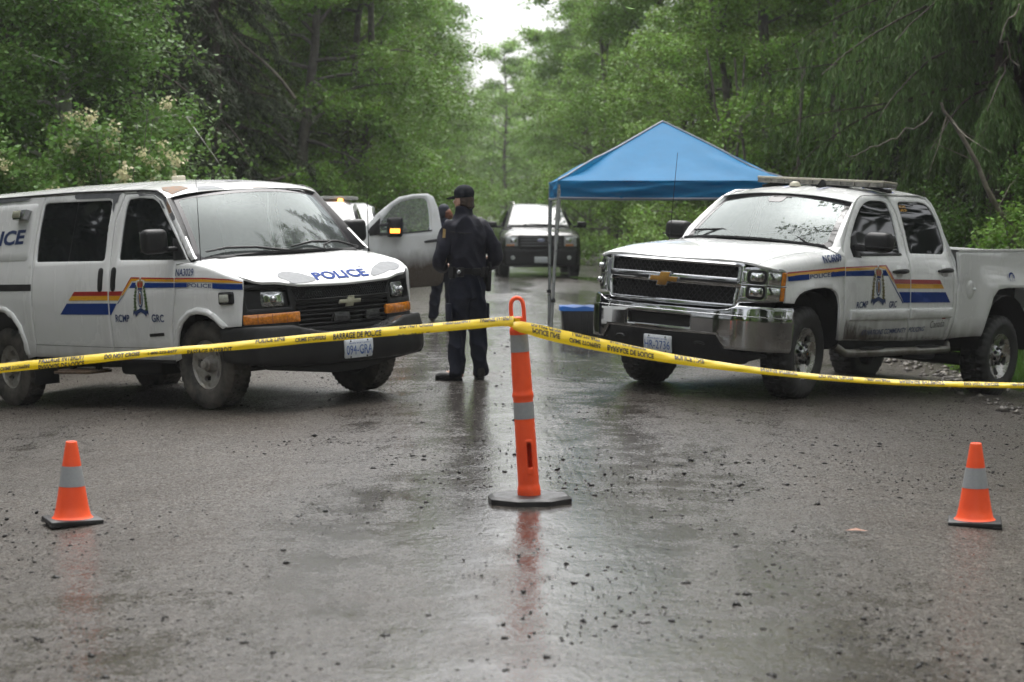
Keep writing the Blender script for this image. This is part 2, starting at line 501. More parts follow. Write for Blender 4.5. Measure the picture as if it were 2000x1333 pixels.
    h = math_('ADD', h, math_('MULTIPLY', math_('MULTIPLY', vor2.outputs['Distance'], -1), .0020))
    h = math_('ADD', h, math_('MULTIPLY', fine, .0030))
    h = math_('MULTIPLY', h, flat)
    h = math_('ADD', h, math_('MULTIPLY', tr, .0004))
    h = math_('ADD', h, math_('MULTIPLY', mid, .007))
    h = math_('MULTIPLY', h, mr(pud, 0, 1, 1, .12))
    bp = N.new('ShaderNodeBump'); bp.inputs['Strength'].default_value = 1; bp.inputs['Distance'].default_value = 1.0
    L.new(h, bp.inputs['Height']); L.new(bp.outputs[0], b.inputs['Normal'])
    return m
def edge_w(y, s):
    return 5.75 + .28 * fbm(y * .22, s * 7.1) + .12 * fbm(y * 1.3, s * 3.3)
def build_road():
    ys = np.concatenate([np.arange(-30, 40, .35), np.arange(40, 130, 1.0), np.arange(130, 420, 6.0)])
    nx = 64; V = []; q = []
    for y in ys:
        a, b_ = -edge_w(y, -1), edge_w(y, 1)
        for i in range(nx + 1):
            x = a + (b_ - a) * i / nx
            V.append((x, y, gz(x, 0) + .004 + .010 * fbm(x * .9, y * .5) * min(1, (5.6 - abs(x)) / .6 if abs(x) < 5.6 else 0)))
    n = nx + 1
    for j in range(len(ys) - 1):
        for i in range(nx): q.append((j * n + i, j * n + i + 1, (j + 1) * n + i + 1, (j + 1) * n + i))
    o = quads_mesh('road', np.array(V), np.array(q), road_material(), None, 180)
    return tag(o, 'wet dark gravel road with a smooth shiny crown and loose stones', kind='structure')
build_road()
SOIL = mat('forest_soil', (.045, .034, .024), .8, col2=(.022, .019, .013), vscale=3, bump=.03, bscale=14)
xs = sorted(set([-300, -120, -60, -40, -25, -18, -14, -11, -9, -8, -7.5] + list(np.arange(-7, -5, .2)) + [-4.6, 0, 4.6] + list(np.arange(5, 10.2, .2)) + [10.5, 12, 14, 18, 25, 40, 60, 120, 300]))
ysg = list(np.arange(-60, 20, 4.0)) + list(np.arange(20, 60, .6)) + list(np.arange(60, 140, 3.0)) + [150, 170, 200, 240, 300, 400, 600]
tag(grid('ground', xs, ysg, lambda x, y: (gz(x, y) - (.03 if abs(x) < 5.2 else 0.012)) + (.07 * fbm(x * .8, y * .8, 3.0) if abs(x) > 5.95 else 0), SOIL), 'dark forest floor and muddy verge beside the gravel road', kind='structure')

WATER = mat('puddle_water', (.030, .028, .024), .035, spec=.6, var=.3, vscale=3)
def puddle(x, y, rx, ry, seed, label):
    n = 40; P = []
    for k in range(n):
        a = 2 * math.pi * k / n; r = 1 + .35 * fbm(math.cos(a) * 1.3 + seed, math.sin(a) * 1.3, seed)
        P.append((x + rx * r * math.cos(a), y + ry * r * math.sin(a)))
    z = max(gz(px) for px, py in P) + .012
    o = from_py('puddle', [(px, py, gz(px) + .0125 - .004) for px, py in P], [list(range(n))], WATER, None, 0)
    tag(o, label, kind='structure'); return o
puddle(1.95, 49.2, .55, 1.3, 3.0, 'pale puddle on the far road beside the dark sport utility vehicle')

# loose stones
def stones(name, pts, sizes, m, label):
    base = np.array([(1, 0, 0), (-1, 0, 0), (0, 1, 0), (0, -1, 0), (0, 0, 1), (0, 0, -1)], float)
    tri = np.array([(0, 2, 4), (2, 1, 4), (1, 3, 4), (3, 0, 4), (2, 0, 5), (1, 2, 5), (3, 1, 5), (0, 3, 5)])
    n = len(pts); J = base[None] * (1 + rng.uniform(-.35, .35, (n, 6, 1)))
    J = J + rng.normal(0, .22, (n, 6, 3)); J *= np.array([1.2, 1.1, .60]); a = rng.uniform(0, 6.28, n); c, s = np.cos(a), np.sin(a)
    X = J[..., 0] * c[:, None] - J[..., 1] * s[:, None]; Yy = J[..., 0] * s[:, None] + J[..., 1] * c[:, None]
    V = np.stack([X, Yy, J[..., 2]], -1) * sizes[:, None, None] + pts[:, None]
    o = quads_mesh(name, V.reshape(-1, 3), (tri[None] + 6 * np.arange(n)[:, None, None]).reshape(-1, 3), m, None, 0)
    return tag(o, label, kind='stuff')
def gravel():
    n = 30000; x = rng.uniform(-5.6, 5.6, n); y = 6.3 + 30 * rng.random(n) ** 1.6
    keep = np.array([fbm(a * .6, b * .35, 9.0) + .25 * rng.normal() > -.02 for a, b in zip(x, y)])
    x, y = x[keep], y[keep]; s = .0032 + .0062 * rng.random(len(x)) ** 1.6 + .014 * rng.random(len(x)) ** 16
    p = np.stack([x, y, [gz(a) + .005 + .05 * k for a, k in zip(x, s)]], 1)
    stones('gravel', p, s, mat('wet_stones', (.013, .0125, .012), .45, spec=.25, var=.3, vscale=4, island=.6), 'loose dark stones scattered over the wet road')
    n = 2600; x = rng.uniform(4.6, 8.2, n); y = rng.uniform(17, 27, n); s = .012 + .05 * rng.random(n) ** 5
    p = np.stack([x, y, [gz(a, b) + .2 * k for a, b, k in zip(x, y, s)]], 1)
    stones('rubble', p, s, mat('verge_stones', (.10, .088, .075), .5, var=.4, vscale=3, island=.5), 'stones and clods on the muddy verge under the white pickup')
gravel()
lf = from_py('fallen_leaf', [(1.74, 10.52, gz(1.76) + .012), (1.80, 10.48, gz(1.8) + .02), (1.86, 10.50, gz(1.86) + .016), (1.80, 10.53, gz(1.8) + .026)], [(0, 1, 2, 3)], mat('brown_leaf', (.22, .085, .035), .5, var=.3, vscale=60), None, 0)
tag(lf, 'single reddish brown fallen leaf on the gravel, left of the right traffic cone', 'leaf')

# ================================================================ forest
def leafmat(name, col, island=.45, transl=.34, rough=.38):
    return mat(name, col, rough, var=.22, vscale=.7, island=island, transl=transl, spec=.22)
L_ALDER = leafmat('alder_leaf', (.165, .285, .052))
L_PALE = leafmat('pale_leaf', (.225, .360, .078))
L_OLIVE = leafmat('olive_leaf', (.152, .215, .048))
L_BUSH = leafmat('bush_leaf', (.112, .205, .043))
L_CONIF = leafmat('conifer_needles', (.024, .040, .010), .35, .15, .6)
L_CEDAR = leafmat('cedar_fronds', (.098, .162, .050), .35, .25, .5)
L_GRASS = leafmat('grass_blade', (.085, .17, .028), .3, .35)
L_FERN = leafmat('undergrowth_leaf', (.100, .150, .032), .42)
L_FLOWER = mat('cream_flower', (.62, .58, .36), .6, var=.15, vscale=20, island=.15, transl=.3)
B_GREY = mat('alder_bark', (.17, .155, .135), .75, col2=(.07, .062, .05), vscale=5, bump=.02, bscale=22)
B_WHITE = mat('white_bark', (.62, .61, .57), .7, col2=(.13, .12, .10), vscale=3.2, bump=.015, bscale=20)
B_DARK = mat('conifer_bark', (.055, .042, .032), .85, var=.4, vscale=6, bump=.03, bscale=18)
B_DEAD = mat('dead_wood', (.20, .175, .14), .75, col2=(.09, .078, .06), vscale=6, bump=.012, bscale=30)

def leaf_quads(P, size, rg, aspect=.55, up=.6, droop=.35, D=None):
    """kite-shaped leaves at points P: returns V, Q"""
    n = len(P); size = np.broadcast_to(size, (n,)) * rg.uniform(.65, 1.35, n)
    if D is None:
        D = rg.normal(0, 1, (n, 3)); D[:, 2] = D[:, 2] * .5 - droop
    D = D / np.linalg.norm(D, axis=1, keepdims=True)
    Nn = rg.normal(0, 1, (n, 3)); Nn[:, 2] += up * 2
    S = np.cross(D, Nn); S /= np.linalg.norm(S, axis=1, keepdims=True) + 1e-9
    Nn = np.cross(S, D); L_ = size[:, None]
    fold = Nn * L_ * .08
    V = np.stack([P, P + D * L_ * .45 + S * L_ * aspect * .5 - fold, P + D * L_, P + D * L_ * .45 - S * L_ * aspect * .5 - fold], 1).reshape(-1, 3)
    Q = np.arange(4 * n).reshape(-1, 4)
    return V, Q
def limb(p0, d, length, rg, n=6, sag=0.0, wob=.12):
    P = [np.array(p0, float)]; d = np.array(d, float); d /= np.linalg.norm(d)
    for k in range(n):
        d = d + rg.normal(0, wob, 3) + np.array([0, 0, -sag]); d /= np.linalg.norm(d)
        P.append(P[-1] + d * length / n)
    return np.array(P)
def at(P, t):
    k = t * (len(P) - 1); i = np.minimum(k.astype(int), len(P) - 2); f = (k - i)[:, None]
    return P[i] * (1 - f) + P[i + 1] * f

def broadleaf(H, spread, n_leaf, leaf, seed, r0=.12, lean=(0, 0), low=.12, bark=B_GREY, lm=L_ALDER, nb=30, clump=.16, stems=1, coarse=True, up=.6):
    rg = np.random.default_rng(seed); bm = bmesh.new(); twigs = []; wts = []
    for st in range(stems):
        off = np.array([rg.normal(0, .25), rg.normal(0, .25), 0]) if stems > 1 else np.zeros(3)
        ln = np.array(lean) + (rg.normal(0, .06, 2) if stems > 1 else 0)
        T = [off - np.array([0, 0, .35])]
        for k in range(1, 11):
            h = H * k / 10; T.append(off + np.array([ln[0] * h + .10 * math.sin(k * 1.1 + seed + st), ln[1] * h + .10 * math.cos(k * .9 + seed), h]))
        T = np.array(T); bm_tube(bm, T, [r0 * (1 - .085 * k) + .01 for k in range(11)], 8)
        for k in range(nb // stems):
            t = low + (1 - low) * (k + rg.random()) / (nb // stems); p = at(T, np.array([t]))[0]
            az = 2.4 * k + rg.uniform(-.5, .5) + st; Lb = spread * (1.05 - .75 * max(0, t - .25)) * rg.uniform(.65, 1.2)
            e = rg.uniform(.05, .75)
            B = limb(p, (math.cos(az) * math.cos(e), math.sin(az) * math.cos(e), math.sin(e)), Lb, rg, 7, .06)
            bm_tube(bm, B, [r0 * .32 * (1 - .12 * q) + .004 for q in range(8)], 5, False)
            for q in range(7):
                tb = .25 + .75 * (q + rg.random()) / 7; pb = at(B, np.array([tb]))[0]; az2 = az + rg.choice([-1, 1]) * rg.uniform(.4, 1.3); e2 = rg.uniform(-.4, .5)
                S = limb(pb, (math.cos(az2) * math.cos(e2), math.sin(az2) * math.cos(e2), math.sin(e2)), Lb * .42 * rg.uniform(.6, 1.2), rg, 4, .10)
                twigs.append(S); wts.append(1.0 if p[2] < 9.5 or not coarse else .35)
                if q % 2 == 0 and p[2] < 9: bm_tube(bm, S, [.011, .009, .007, .005, .003], 4, False)
    w = np.array(wts); idx = rg.choice(len(twigs), n_leaf, p=w / w.sum()); tt = rg.uniform(.1, 1.05, n_leaf); P = np.empty((n_leaf, 3))
    for i in range(len(twigs)):
        mk = idx == i
        if mk.any(): P[mk] = at(twigs[i], np.clip(tt[mk], 0, .999))
    P += rg.normal(0, 1, P.shape) * np.array([clump, clump, clump * .7])
    sz = np.where(P[:, 2] > 9.5, leaf * 1.9, leaf) if coarse else leaf
    V, Q = leaf_quads(P, sz, rg, up=up)
    me_t = bpy.data.meshes.new('trunk'); bm.to_mesh(me_t); bm.free()
    return me_t, (V, Q), bark, lm
def conifer(H, spread, n_leaf, seed, r0=.2, bark=B_DARK, lm=L_CONIF, low=.05, droop=.16, needle=.15, hang=.25, aspect=.22):
    rg = np.random.default_rng(seed); bm = bmesh.new(); tw = []; wt = []
    T = np.array([(.06 * math.sin(k + seed), .06 * math.cos(k * 1.3), H * k / 10 - (.4 if k == 0 else 0)) for k in range(11)])
    bm_tube(bm, T, [r0 * (1 - .095 * k) + .008 for k in range(11)], 8)
    k = 0; h = low * H
    while h < H * .985:
        f = 1 - h / H
        for j in range(5):
            az = 2.4 * k + rg.uniform(-.4, .4); k += 1
            Lb = spread * (f ** .75) * rg.uniform(.7, 1.15) + .15
            B = limb((0, 0, h + rg.uniform(-.15, .15)), (math.cos(az), math.sin(az), rg.uniform(-.15, .2)), Lb, rg, 7, droop * rg.uniform(.5, 1.3), .07)
            bm_tube(bm, B, [.026 * (1 - .125 * q) + .003 for q in range(8)], 4, False)
            ns = max(3, int(Lb * 6))
            for q in range(ns):
                pb = at(B, np.array([.12 + .87 * q / ns]))[0]; sd = 1 if q % 2 else -1
                a2 = az + sd * rg.uniform(.5, 1.1); L2 = Lb * .34 * (1.05 - .7 * q / ns) * rg.uniform(.7, 1.2)
                tw.append(limb(pb, (math.cos(a2), math.sin(a2), -hang), L2, rg, 3, hang * .6, .08)); wt.append(L2 * (1 if h < 9 else .4))
        h += .34 + .25 * (h / H)
    w = np.array(wt); idx = np.sort(rg.choice(len(tw), n_leaf, p=w / w.sum())); P = np.empty((n_leaf, 3)); D = np.empty((n_leaf, 3)); tt = rg.uniform(0, .99, n_leaf)
    cnt = np.bincount(idx, minlength=len(tw)); c0 = 0
    for i, c in enumerate(cnt):
        if c:
            sl = slice(c0, c0 + c); P[sl] = at(tw[i], tt[sl]); D[sl] = tw[i][-1] - tw[i][0]; c0 += c
    D /= np.linalg.norm(D, axis=1, keepdims=True) + 1e-9
    D = D + rg.normal(0, .42, D.shape); D[:, 2] -= hang
    P += rg.normal(0, .025, P.shape)
    sz = np.where(P[:, 2] > 9, needle * 1.7, needle)
    V, Q = leaf_quads(P, sz, rg, aspect=aspect, up=.8, D=D)
    me_t = bpy.data.meshes.new('trunk'); bm.to_mesh(me_t); bm.free()
    return me_t, (V, Q), bark, lm
def plant(kind, proto, label, cat, x, y, rz=0.0, sc=1.0, group=None, z=None):
    """first use builds the parts, later uses copy them"""
    me_t, leafdata, bark, lm = proto['data'] if isinstance(proto, dict) else proto
    root = thing(kind, label, cat, (x, y, gz(x, y) if z is None else z), rz, group)
    root.scale = (sc, sc, sc)
    if 'objs' not in proto:
        t = link('trunk', me_t, bark, root, 60); c = quads_mesh('crown', leafdata[0], leafdata[1], lm, root); proto['objs'] = [t, c]
    else:
        for o in proto['objs']:
            c = o.copy(); c.parent = root; COL.objects.link(c)
    return root
PR = {
 'alderA': dict(data=broadleaf(10.5, 2.5, 52000, .085, 3, .13, (.03, 0), .10, nb=40, stems=2)),
 'alderB': dict(data=broadleaf(11, 2.9, 56000, .09, 8, .15, (.05, .01), .10, nb=44)),
 'alderC': dict(data=broadleaf(10, 2.3, 48000, .09, 21, .10, (-.02, .02), .06, nb=40, stems=3, lm=L_PALE)),
 'alderD': dict(data=broadleaf(10.5, 2.7, 50000, .09, 33, .12, (.0, .03), .08, nb=42, lm=L_OLIVE)),
 'whitealder': dict(data=broadleaf(9, 1.9, 60000, .085, 5, .125, (.01, .0), .10, bark=B_WHITE, nb=52, clump=.24, lm=L_BUSH)),
 'conA': dict(data=conifer(18, 2.6, 80000, 4, needle=.095, aspect=.20)),
 'conB': dict(data=conifer(15, 2.2, 72000, 14, droop=.22, hang=.4, needle=.095, aspect=.20)),
 'overhang': dict(data=broadleaf(12, 5.6, 36000, .11, 61, .16, (0, 0), .46, nb=30, clump=.16, coarse=False)),
 'cedar': dict(data=conifer(19, 4.3, 150000, 24, r0=.3, lm=L_CEDAR, low=.13, droop=.12, needle=.115, hang=.95, aspect=.20)),
 'far': dict(data=conifer(17, 2.6, 12000, 44, needle=.42, aspect=.3)),
 'faralder': dict(data=broadleaf(13, 2.8, 15000, .19, 54, .13, (0, 0), .05, nb=34, lm=L_PALE, coarse=False, clump=.22)),
}
# --- left side
ORD = 'first second third fourth fifth sixth seventh eighth ninth tenth eleventh twelfth thirteenth fourteenth fifteenth sixteenth'.split()
plant('alder_tree', PR['whitealder'], 'slim tree with pale white trunk above the flowering bush', 'tree', -6.65, 30.0, .4)
left_con = 'conifers standing dark on the left side'
for i, (x, y, k, s, lab) in enumerate([(-10.5, 31, 'conA', 1, 0), (-8.3, 34, 'conB', 1, 0), (-6.9, 36.5, 'conA', 1, 0), (-9.8, 38, 'conA', .95, 0), (-5.9, 40.5, 'conB', 1.1, 0), (-8.6, 41, 'conA', 1.05, 0), (-7.2, 45, 'conA', .9, 0), (-11, 46, 'conA', 1.1, 0), (-5.1, 52, 'conB', .9, 1), (-4.6, 57.5, 'conB', .62, 1), (-9, 54, 'conA', 1, 0), (-9, 64, 'conA', 1.1, 0)]):
    plant('conifer_tree', PR[k], ['tall dark conifer in the shade left of the road, %s from the camera' % ORD[i], 'low dark conifer under the leaning alders on the left, %s from the camera' % ORD[i]][lab], 'tree', x, y, i * 1.7, s, left_con)
al_l = 'alders leaning over the left side of the road'
for i, (x, y, k, rz, s) in enumerate([(-4.75, 45.5, 'alderB', .1, 1), (-4.3, 48.5, 'alderA', .2, 1), (-5.4, 49.5, 'alderD', .0, 1.0), (-4.6, 55, 'alderB', .0, 1.0), (-5.3, 61, 'alderD', .5, 1.05), (-4.5, 66, 'alderB', .3, 1.05), (-5.2, 73, 'alderA', .2, 1.1), (-4.4, 80, 'alderB', .2, 1.1), (-5.3, 88, 'alderC', 1.0, 1.1), (-4.8, 97, 'alderB', .1, 1.1), (-8, 50, 'alderA', 2, 1), (-8, 58, 'alderD', 1, 1.1), (-8.5, 70, 'alderA', .3, 1.15), (-8.3, 82, 'alderD', 1.2, 1.1), (-5.0, 107, 'alderD', .2, 1.15), (-7.6, 95, 'alderB', .4, 1.1)]):
    plant('alder_tree', PR[k], ['alder with bare grey trunk behind the white trucks, %s from the camera' % ORD[i], 'green alder along the left side of the road, %s from the camera' % ORD[i]][0 if i < 3 else 1], 'tree', x, y, rz, s, al_l)
# --- right side
al_r = 'alders along the right side of the road'
for i, (x, y, k, rz, s) in enumerate([(5.0, 40.5, 'alderC', .3, .95), (6.1, 38.5, 'alderA', 1.6, .95), (5.4, 46, 'alderA', 3.2, 1), (4.5, 51.5, 'alderC', 3.6, 1), (4.6, 58, 'alderB', 3.3, 1), (3.6, 65, 'alderC', 2.6, 1.1), (4.0, 73, 'alderA', 3.0, 1.05), (3.3, 82, 'alderB', 3.1, 1.0), (3.8, 92, 'alderC', 1, 1.0), (3.3, 103, 'alderB', 3.1, 1.0), (8, 47, 'alderD', 1, 1.05), (8.4, 56, 'alderC', 2, 1.1), (8, 66, 'alderA', 1, 1.1), (8.2, 80, 'alderC', 2, 1.1), (5.2, 115, 'alderC', 2, 1.1), (7.4, 42.5, 'alderD', .5, 1)]):
    plant('alder_tree', PR[k], ['many stemmed pale green alder directly behind the blue canopy', 'alder behind the cab of the white pickup, right of the canopy', 'fresh green alder along the right side of the road, %s from the camera' % ORD[i]][min(i, 2)], 'tree', x, y, rz, s, al_r)
plant('cedar_tree', PR['cedar'], 'big cedar with long drooping boughs above the white pickup', 'tree', 7.5, 30.8, .9, 1.0)
for i, (x, y, k, s) in enumerate([(9.2, 34.5, 'conA', 1), (8.0, 37.5, 'conB', 1), (10.6, 30.5, 'conA', 1), (11.5, 37, 'conA', 1.1), (6.9, 53, 'conB', .95), (10.4, 44, 'conA', 1), (10.5, 27, 'conB', 1), (10, 60, 'conA', 1.1), (10, 74, 'conA', 1.1), (12.5, 33, 'conB', 1.1)]):
    plant('conifer_tree', PR[k], 'dark conifer in the wood right of the road, %s along from the cedar' % ORD[i], 'tree', x, y, i * 2.1, s, 'conifers on the right side')
# --- far end of the road
fx_ = [(-7.5, 122), (-5.6, 134), (-7, 148), (-4.8, 160), (-9, 165), (-6, 178), (6, 128), (7.5, 140), (5.4, 150), (8, 160), (6.2, 172), (-3.4, 134), (-1.3, 141), (.9, 133), (2.8, 138), (-2.2, 152), (.2, 158), (-.4, 124), (3.8, 126), (-5, 205), (5.5, 215), (-8.5, 190), (9, 186), (-11, 130), (11, 132), (-11, 150), (11, 152), (-12, 110), (12, 110), (-12, 95), (12, 95)]
for i, (x, y) in enumerate(fx_):
    k = 'far' if i % 3 and abs(x) > 7.4 else 'faralder'
    plant('far_tree', PR[k], 'hazy distant tree closing off the far end of the road', 'tree', x, y, i * 1.3, rnd.uniform(.85, 1.15) * (.80 if abs(x) < 7.6 else 1.0), 'distant trees at the end of the road')
# --- wood behind the viewer, seen in the chrome and on the wet road
for i in range(16):
    s = 1 if i % 2 else -1; y = -4 - 6.5 * (i // 2)
    plant('roadside_tree', PR['faralder' if i % 3 else 'far'], 'tree along the road behind the viewer', 'tree', s * (9.5 + (i % 3)), y, i * .7, 1.0, 'trees behind the camera')
for i, (x, y) in enumerate([(-9.6, 8), (-10.5, 15), (-9.3, 21), (9.8, 4), (10.3, 11), (10.2, 18)]):
    plant('roadside_tree', PR['faralder' if i % 2 else 'far'], 'tree beside the parking area just outside the view', 'tree', x, y, i, .9, 'trees beside the parking area')

for i in range(18):
    s = 1 if i % 2 else -1; y = -16 - 6 * (i // 2)
    plant('roadside_tree', PR['faralder' if i % 4 else 'far'], 'tree along the road behind the viewer', 'tree', s * (5.2 + .9 * (i % 3)), y, i * .9, 1.0, 'trees behind the camera')
for i in range(5): plant('roadside_tree', PR['faralder'], 'tree along the road behind the viewer', 'tree', -4 + 2 * i, -84 - 2 * (i % 2), i, .9, 'trees behind the camera')

plant('overhanging_tree', PR['overhang'], 'tall alder reaching over the pickup from the right, mostly above the view', 'tree', 6.4, 19.8, .3, 1.0)

# --- bushes
def bush(kind, label, x, y, rx, ry, h, n, leaf, lm, seed, stems=14, group=None, up=.6):
    rg = np.random.default_rng(seed); bm = bmesh.new(); tips = []
    for k in range(stems):
        az = rg.uniform(0, 6.28); r = rg.uniform(.1, 1) ** .6
        top = np.array([rx * r * math.cos(az), ry * r * math.sin(az), h * (1 - .45 * r * r) * rg.uniform(.75, 1.1)])
        p0 = np.array([top[0] * .3, top[1] * .3, -.15]); mid_ = (p0 + top) / 2 + np.array([0, 0, h * .12])
        S = np.array([p0 * (1 - t) ** 2 + mid_ * 2 * t * (1 - t) + top * t * t for t in np.linspace(0, 1, 7)])
        bm_tube(bm, S, [.016 * (1 - .12 * q) + .002 for q in range(7)], 5, False); tips.append(S)
        for q in range(5):
            b0 = at(S, np.array([rg.uniform(.3, .95)]))[0]; a2 = rg.uniform(0, 6.28)
            B = limb(b0, (math.cos(a2), math.sin(a2), rg.uniform(0, .8)), .35 * (rx + h) / 2 * rg.uniform(.5, 1.1), rg, 4, .12)
            tips.append(B); tips.append(B); bm_tube(bm, B, [.007, .006, .005, .004, .002], 4, False)
    P = []
    for S in tips: P.append(at(S, rg.uniform(.3, .999, n // len(tips))))
    P = np.concatenate(P); P += rg.normal(0, 1, P.shape) * np.array([.11, .11, .10]) * (rx + h) / 3; P = P[P[:, 2] > .03]
    V, Q = leaf_quads(P, leaf, rg, up=up)
    root = thing(kind, label, 'bush', (x, y, gz(x, y)), 0, group)
    from_bm('stems', bm, B_GREY, root, 60); quads_mesh('foliage', V, Q, lm, root)
    return root, P
def flower_mesh():
    rg = np.random.default_rng(2); n = 46; P = rg.normal(0, .040, (n, 3)); P[:, 2] *= 1.25
    V, Q = leaf_quads(P, .042, rg, aspect=.9, up=.2, droop=0); return quads_mesh('flower_cluster', V, Q, L_FLOWER)
fl0 = flower_mesh(); first = [True]
def flowers(root, P, n, seed):
    rg = np.random.default_rng(seed); c = P[rg.permutation(len(P))]; w = c[(c[:, 1] < np.median(P[:, 1]) + .1)]; used = []
    for p in w:
        if p[2] > .9 and all(np.linalg.norm(p - u) > .15 for u in used): used.append(p)
        if len(used) >= n: break
    for p in used:
        if first[0]: o = fl0; first[0] = False
        else: o = fl0.copy(); COL.objects.link(o)
        o.parent = root; o.location = p + np.array([.0, -.14, .10]); o.rotation_euler = (rg.uniform(-.5, .5), rg.uniform(-.5, .5), rg.uniform(0, 6)); k = rg.uniform(.8, 1.25); o.scale = (k, k, k)
eb, P = bush('elderberry_bush', 'elderberry bush with cream flower clusters rising behind the roof of the police van', -5.2, 27.0, 1.35, 1.0, 3.5, 25000, .085, L_BUSH, 71, 18); flowers(eb, P, 75, 5)
eb, P = bush('elderberry_bush', 'elderberry bush with a few cream flowers at the left edge, below the white trunk', -6.7, 26.0, .95, .9, 3.05, 17000, .085, L_BUSH, 72, 14); flowers(eb, P, 32, 6)
br = 'bushes at the edge of the left wood'
for i, (x, y, rx, h, n) in enumerate([(-7.3, 28.3, 1.2, 3.6, 16000), (-5.3, 32.5, 1.3, 2.1, 13000), (-4.9, 38, 1.1, 1.5, 9000), (-5.0, 43, 1.1, 1.4, 8000), (-4.9, 51, 1.2, 1.6, 8000)]):
    bush('leafy_bush', ['tall leafy bush at the left edge behind the flowering elderberry', 'low leafy bush on the left verge, %s beyond the police van' % ORD[max(i, 1) - 1]][min(i, 1)], x, y, rx, rx * .9, h, n, .08, [L_BUSH, L_ALDER, L_FERN, L_ALDER, L_FERN][i], 80 + i, 12, br)
rb = 'bushes on the right bank'
for i, (x, y, rx, h, n, lm) in enumerate([(6.75, 26.2, 1.0, 1.7, 12000, L_ALDER), (7.9, 27.6, 1.1, 2.1, 13000, L_BUSH), (5.9, 28.6, 1.0, 1.5, 10000, L_OLIVE), (6.6, 30.0, 1.2, 2.0, 11000, L_BUSH), (5.1, 33.5, 1.2, 1.7, 9000, L_FERN), (8.6, 25.4, .9, 1.6, 8000, L_FERN), (4.9, 36.5, 1.2, 1.8, 9000, L_ALDER), (3.9, 44, 1.0, 1.3, 7000, L_PALE), (4.1, 50, 1.0, 1.5, 7000, L_PALE)]):
    bush('leafy_bush', ['light green bush on the bank behind the pickup bed', 'rounded bush on the bank at the right edge', 'olive bush behind the pickup cab', 'bush under the cedar boughs on the right bank', 'bush in the shade behind the blue canopy', 'small bush on the bank at the far right edge', 'green bush beside the road left of the canopy pole', 'pale green bush beside the road beyond the canopy', 'pale green bush at the roadside beside the dark sport utility vehicle'][i], x, y, rx, rx * .9, h, n, .065, lm, 100 + i, 12, rb)

def bare(kind, label, pts, r0, r1, twigs, seed, m=B_DEAD):
    rg = np.random.default_rng(seed); P = np.array(pts, float); Q_ = at(P, np.linspace(0, .999, 12)) + rg.normal(0, .03, (12, 3))
    root = thing(kind, label, 'tree', tuple(P[0]))
    bm = bmesh.new(); bm_tube(bm, Q_ - P[0], np.linspace(r0, r1, 12), 7); from_bm('trunk', bm, m, root, 60)
    for k in range(twigs):
        b0 = at(Q_, np.array([rg.uniform(.3, .95)]))[0] - P[0]; d = (P[-1] - P[0]) / np.linalg.norm(P[-1] - P[0]) * .5 + rg.normal(0, .6, 3)
        bm = bmesh.new(); bm_tube(bm, limb(b0, d, rg.uniform(.4, 1.0), rg, 5, .03), [r1 * .6, r1 * .5, r1 * .4, r1 * .3, .003, .002], 4); from_bm('branch', bm, m, root, 60)
    return root
bare('leaning_tree', 'thin grey leafless trunk leaning left over the bank behind the pickup bed', [(6.75, 26.3, .9), (6.35, 26.2, 1.6), (5.75, 26.2, 2.65), (5.5, 26.2, 3.05)], .045, .018, 5, 3)
bare('dead_branch', 'bare grey dead limb hanging in front of the cedar at right', [(5.9, 28.5, 3.0), (5.2, 28.6, 2.62), (4.65, 28.6, 2.45)], .014, .006, 2, 4)
bare('dead_branch', 'bare pale dead branch at the top right corner', [(6.6, 26.5, 4.4), (6.35, 26.6, 3.9), (6.6, 26.5, 3.55)], .013, .006, 2, 9)
bare('dead_branch', 'long bare grey limb reaching left across the dark conifers, high on the left', [(-4.4, 41, 4.0), (-5.2, 40.5, 4.9), (-6.3, 40, 5.55), (-7.2, 40, 5.6)], .035, .012, 4, 6)
for i, (px, y, x2) in enumerate([(4.15, 38.5, .25), (4.75, 39, -.5), (5.3, 37.2, -.1), (4.45, 37.5, -.9), (5.0, 36.4, .2)]):
    bare('young_tree', 'thin grey sapling stem behind the blue canopy, %s of five from the left' % ORD[[0, 3, 4, 1, 2][i]], [(px, y, gz(px, y) - .1), (px + x2 * .4, y, 1.9), (px + x2, y, 4.6)], .045, .02, 4, 30 + i, B_GREY)['group'] = 'saplings behind the canopy'

# --- ground cover
def cover(name, label, n, xf, y0, y1, hmax, leaf, lm, seed, pw=1.0):
    rg = np.random.default_rng(seed); y = y0 + (y1 - y0) * rg.random(n) ** pw; x = xf(y, rg)
    h = hmax * np.array([max(.08, .55 + fbm(a * .9, b * .5, seed * 1.0)) for a, b in zip(x, y)]) * rg.random(n) ** .7
    P = np.stack([x, y, np.array([gz(a, b) for a, b in zip(x, y)]) + h], 1)
    V, Q = leaf_quads(P, leaf * (1 + .012 * (y - 25)), rg, up=.7)
    return tag(quads_mesh(name, V, Q, lm), label, kind='stuff')
ew = lambda y, s: 5.9 + .25 * np.sin(y * .6 + s)
cover('undergrowth', 'low leafy undergrowth along the left edge of the road', 42000, lambda y, r: -(5.75 - .018 * (y - 25) + 3.6 * r.random(len(y)) ** 1.7), 24, 120, .85, .085, L_FERN, 201, 1.4)
cover('undergrowth', 'low leafy undergrowth along the right bank and road edge', 46000, lambda y, r: 5.55 - .014 * (y - 25) + 3.8 * r.random(len(y)) ** 1.6, 24.5, 120, .75, .075, L_ALDER, 202, 1.5)
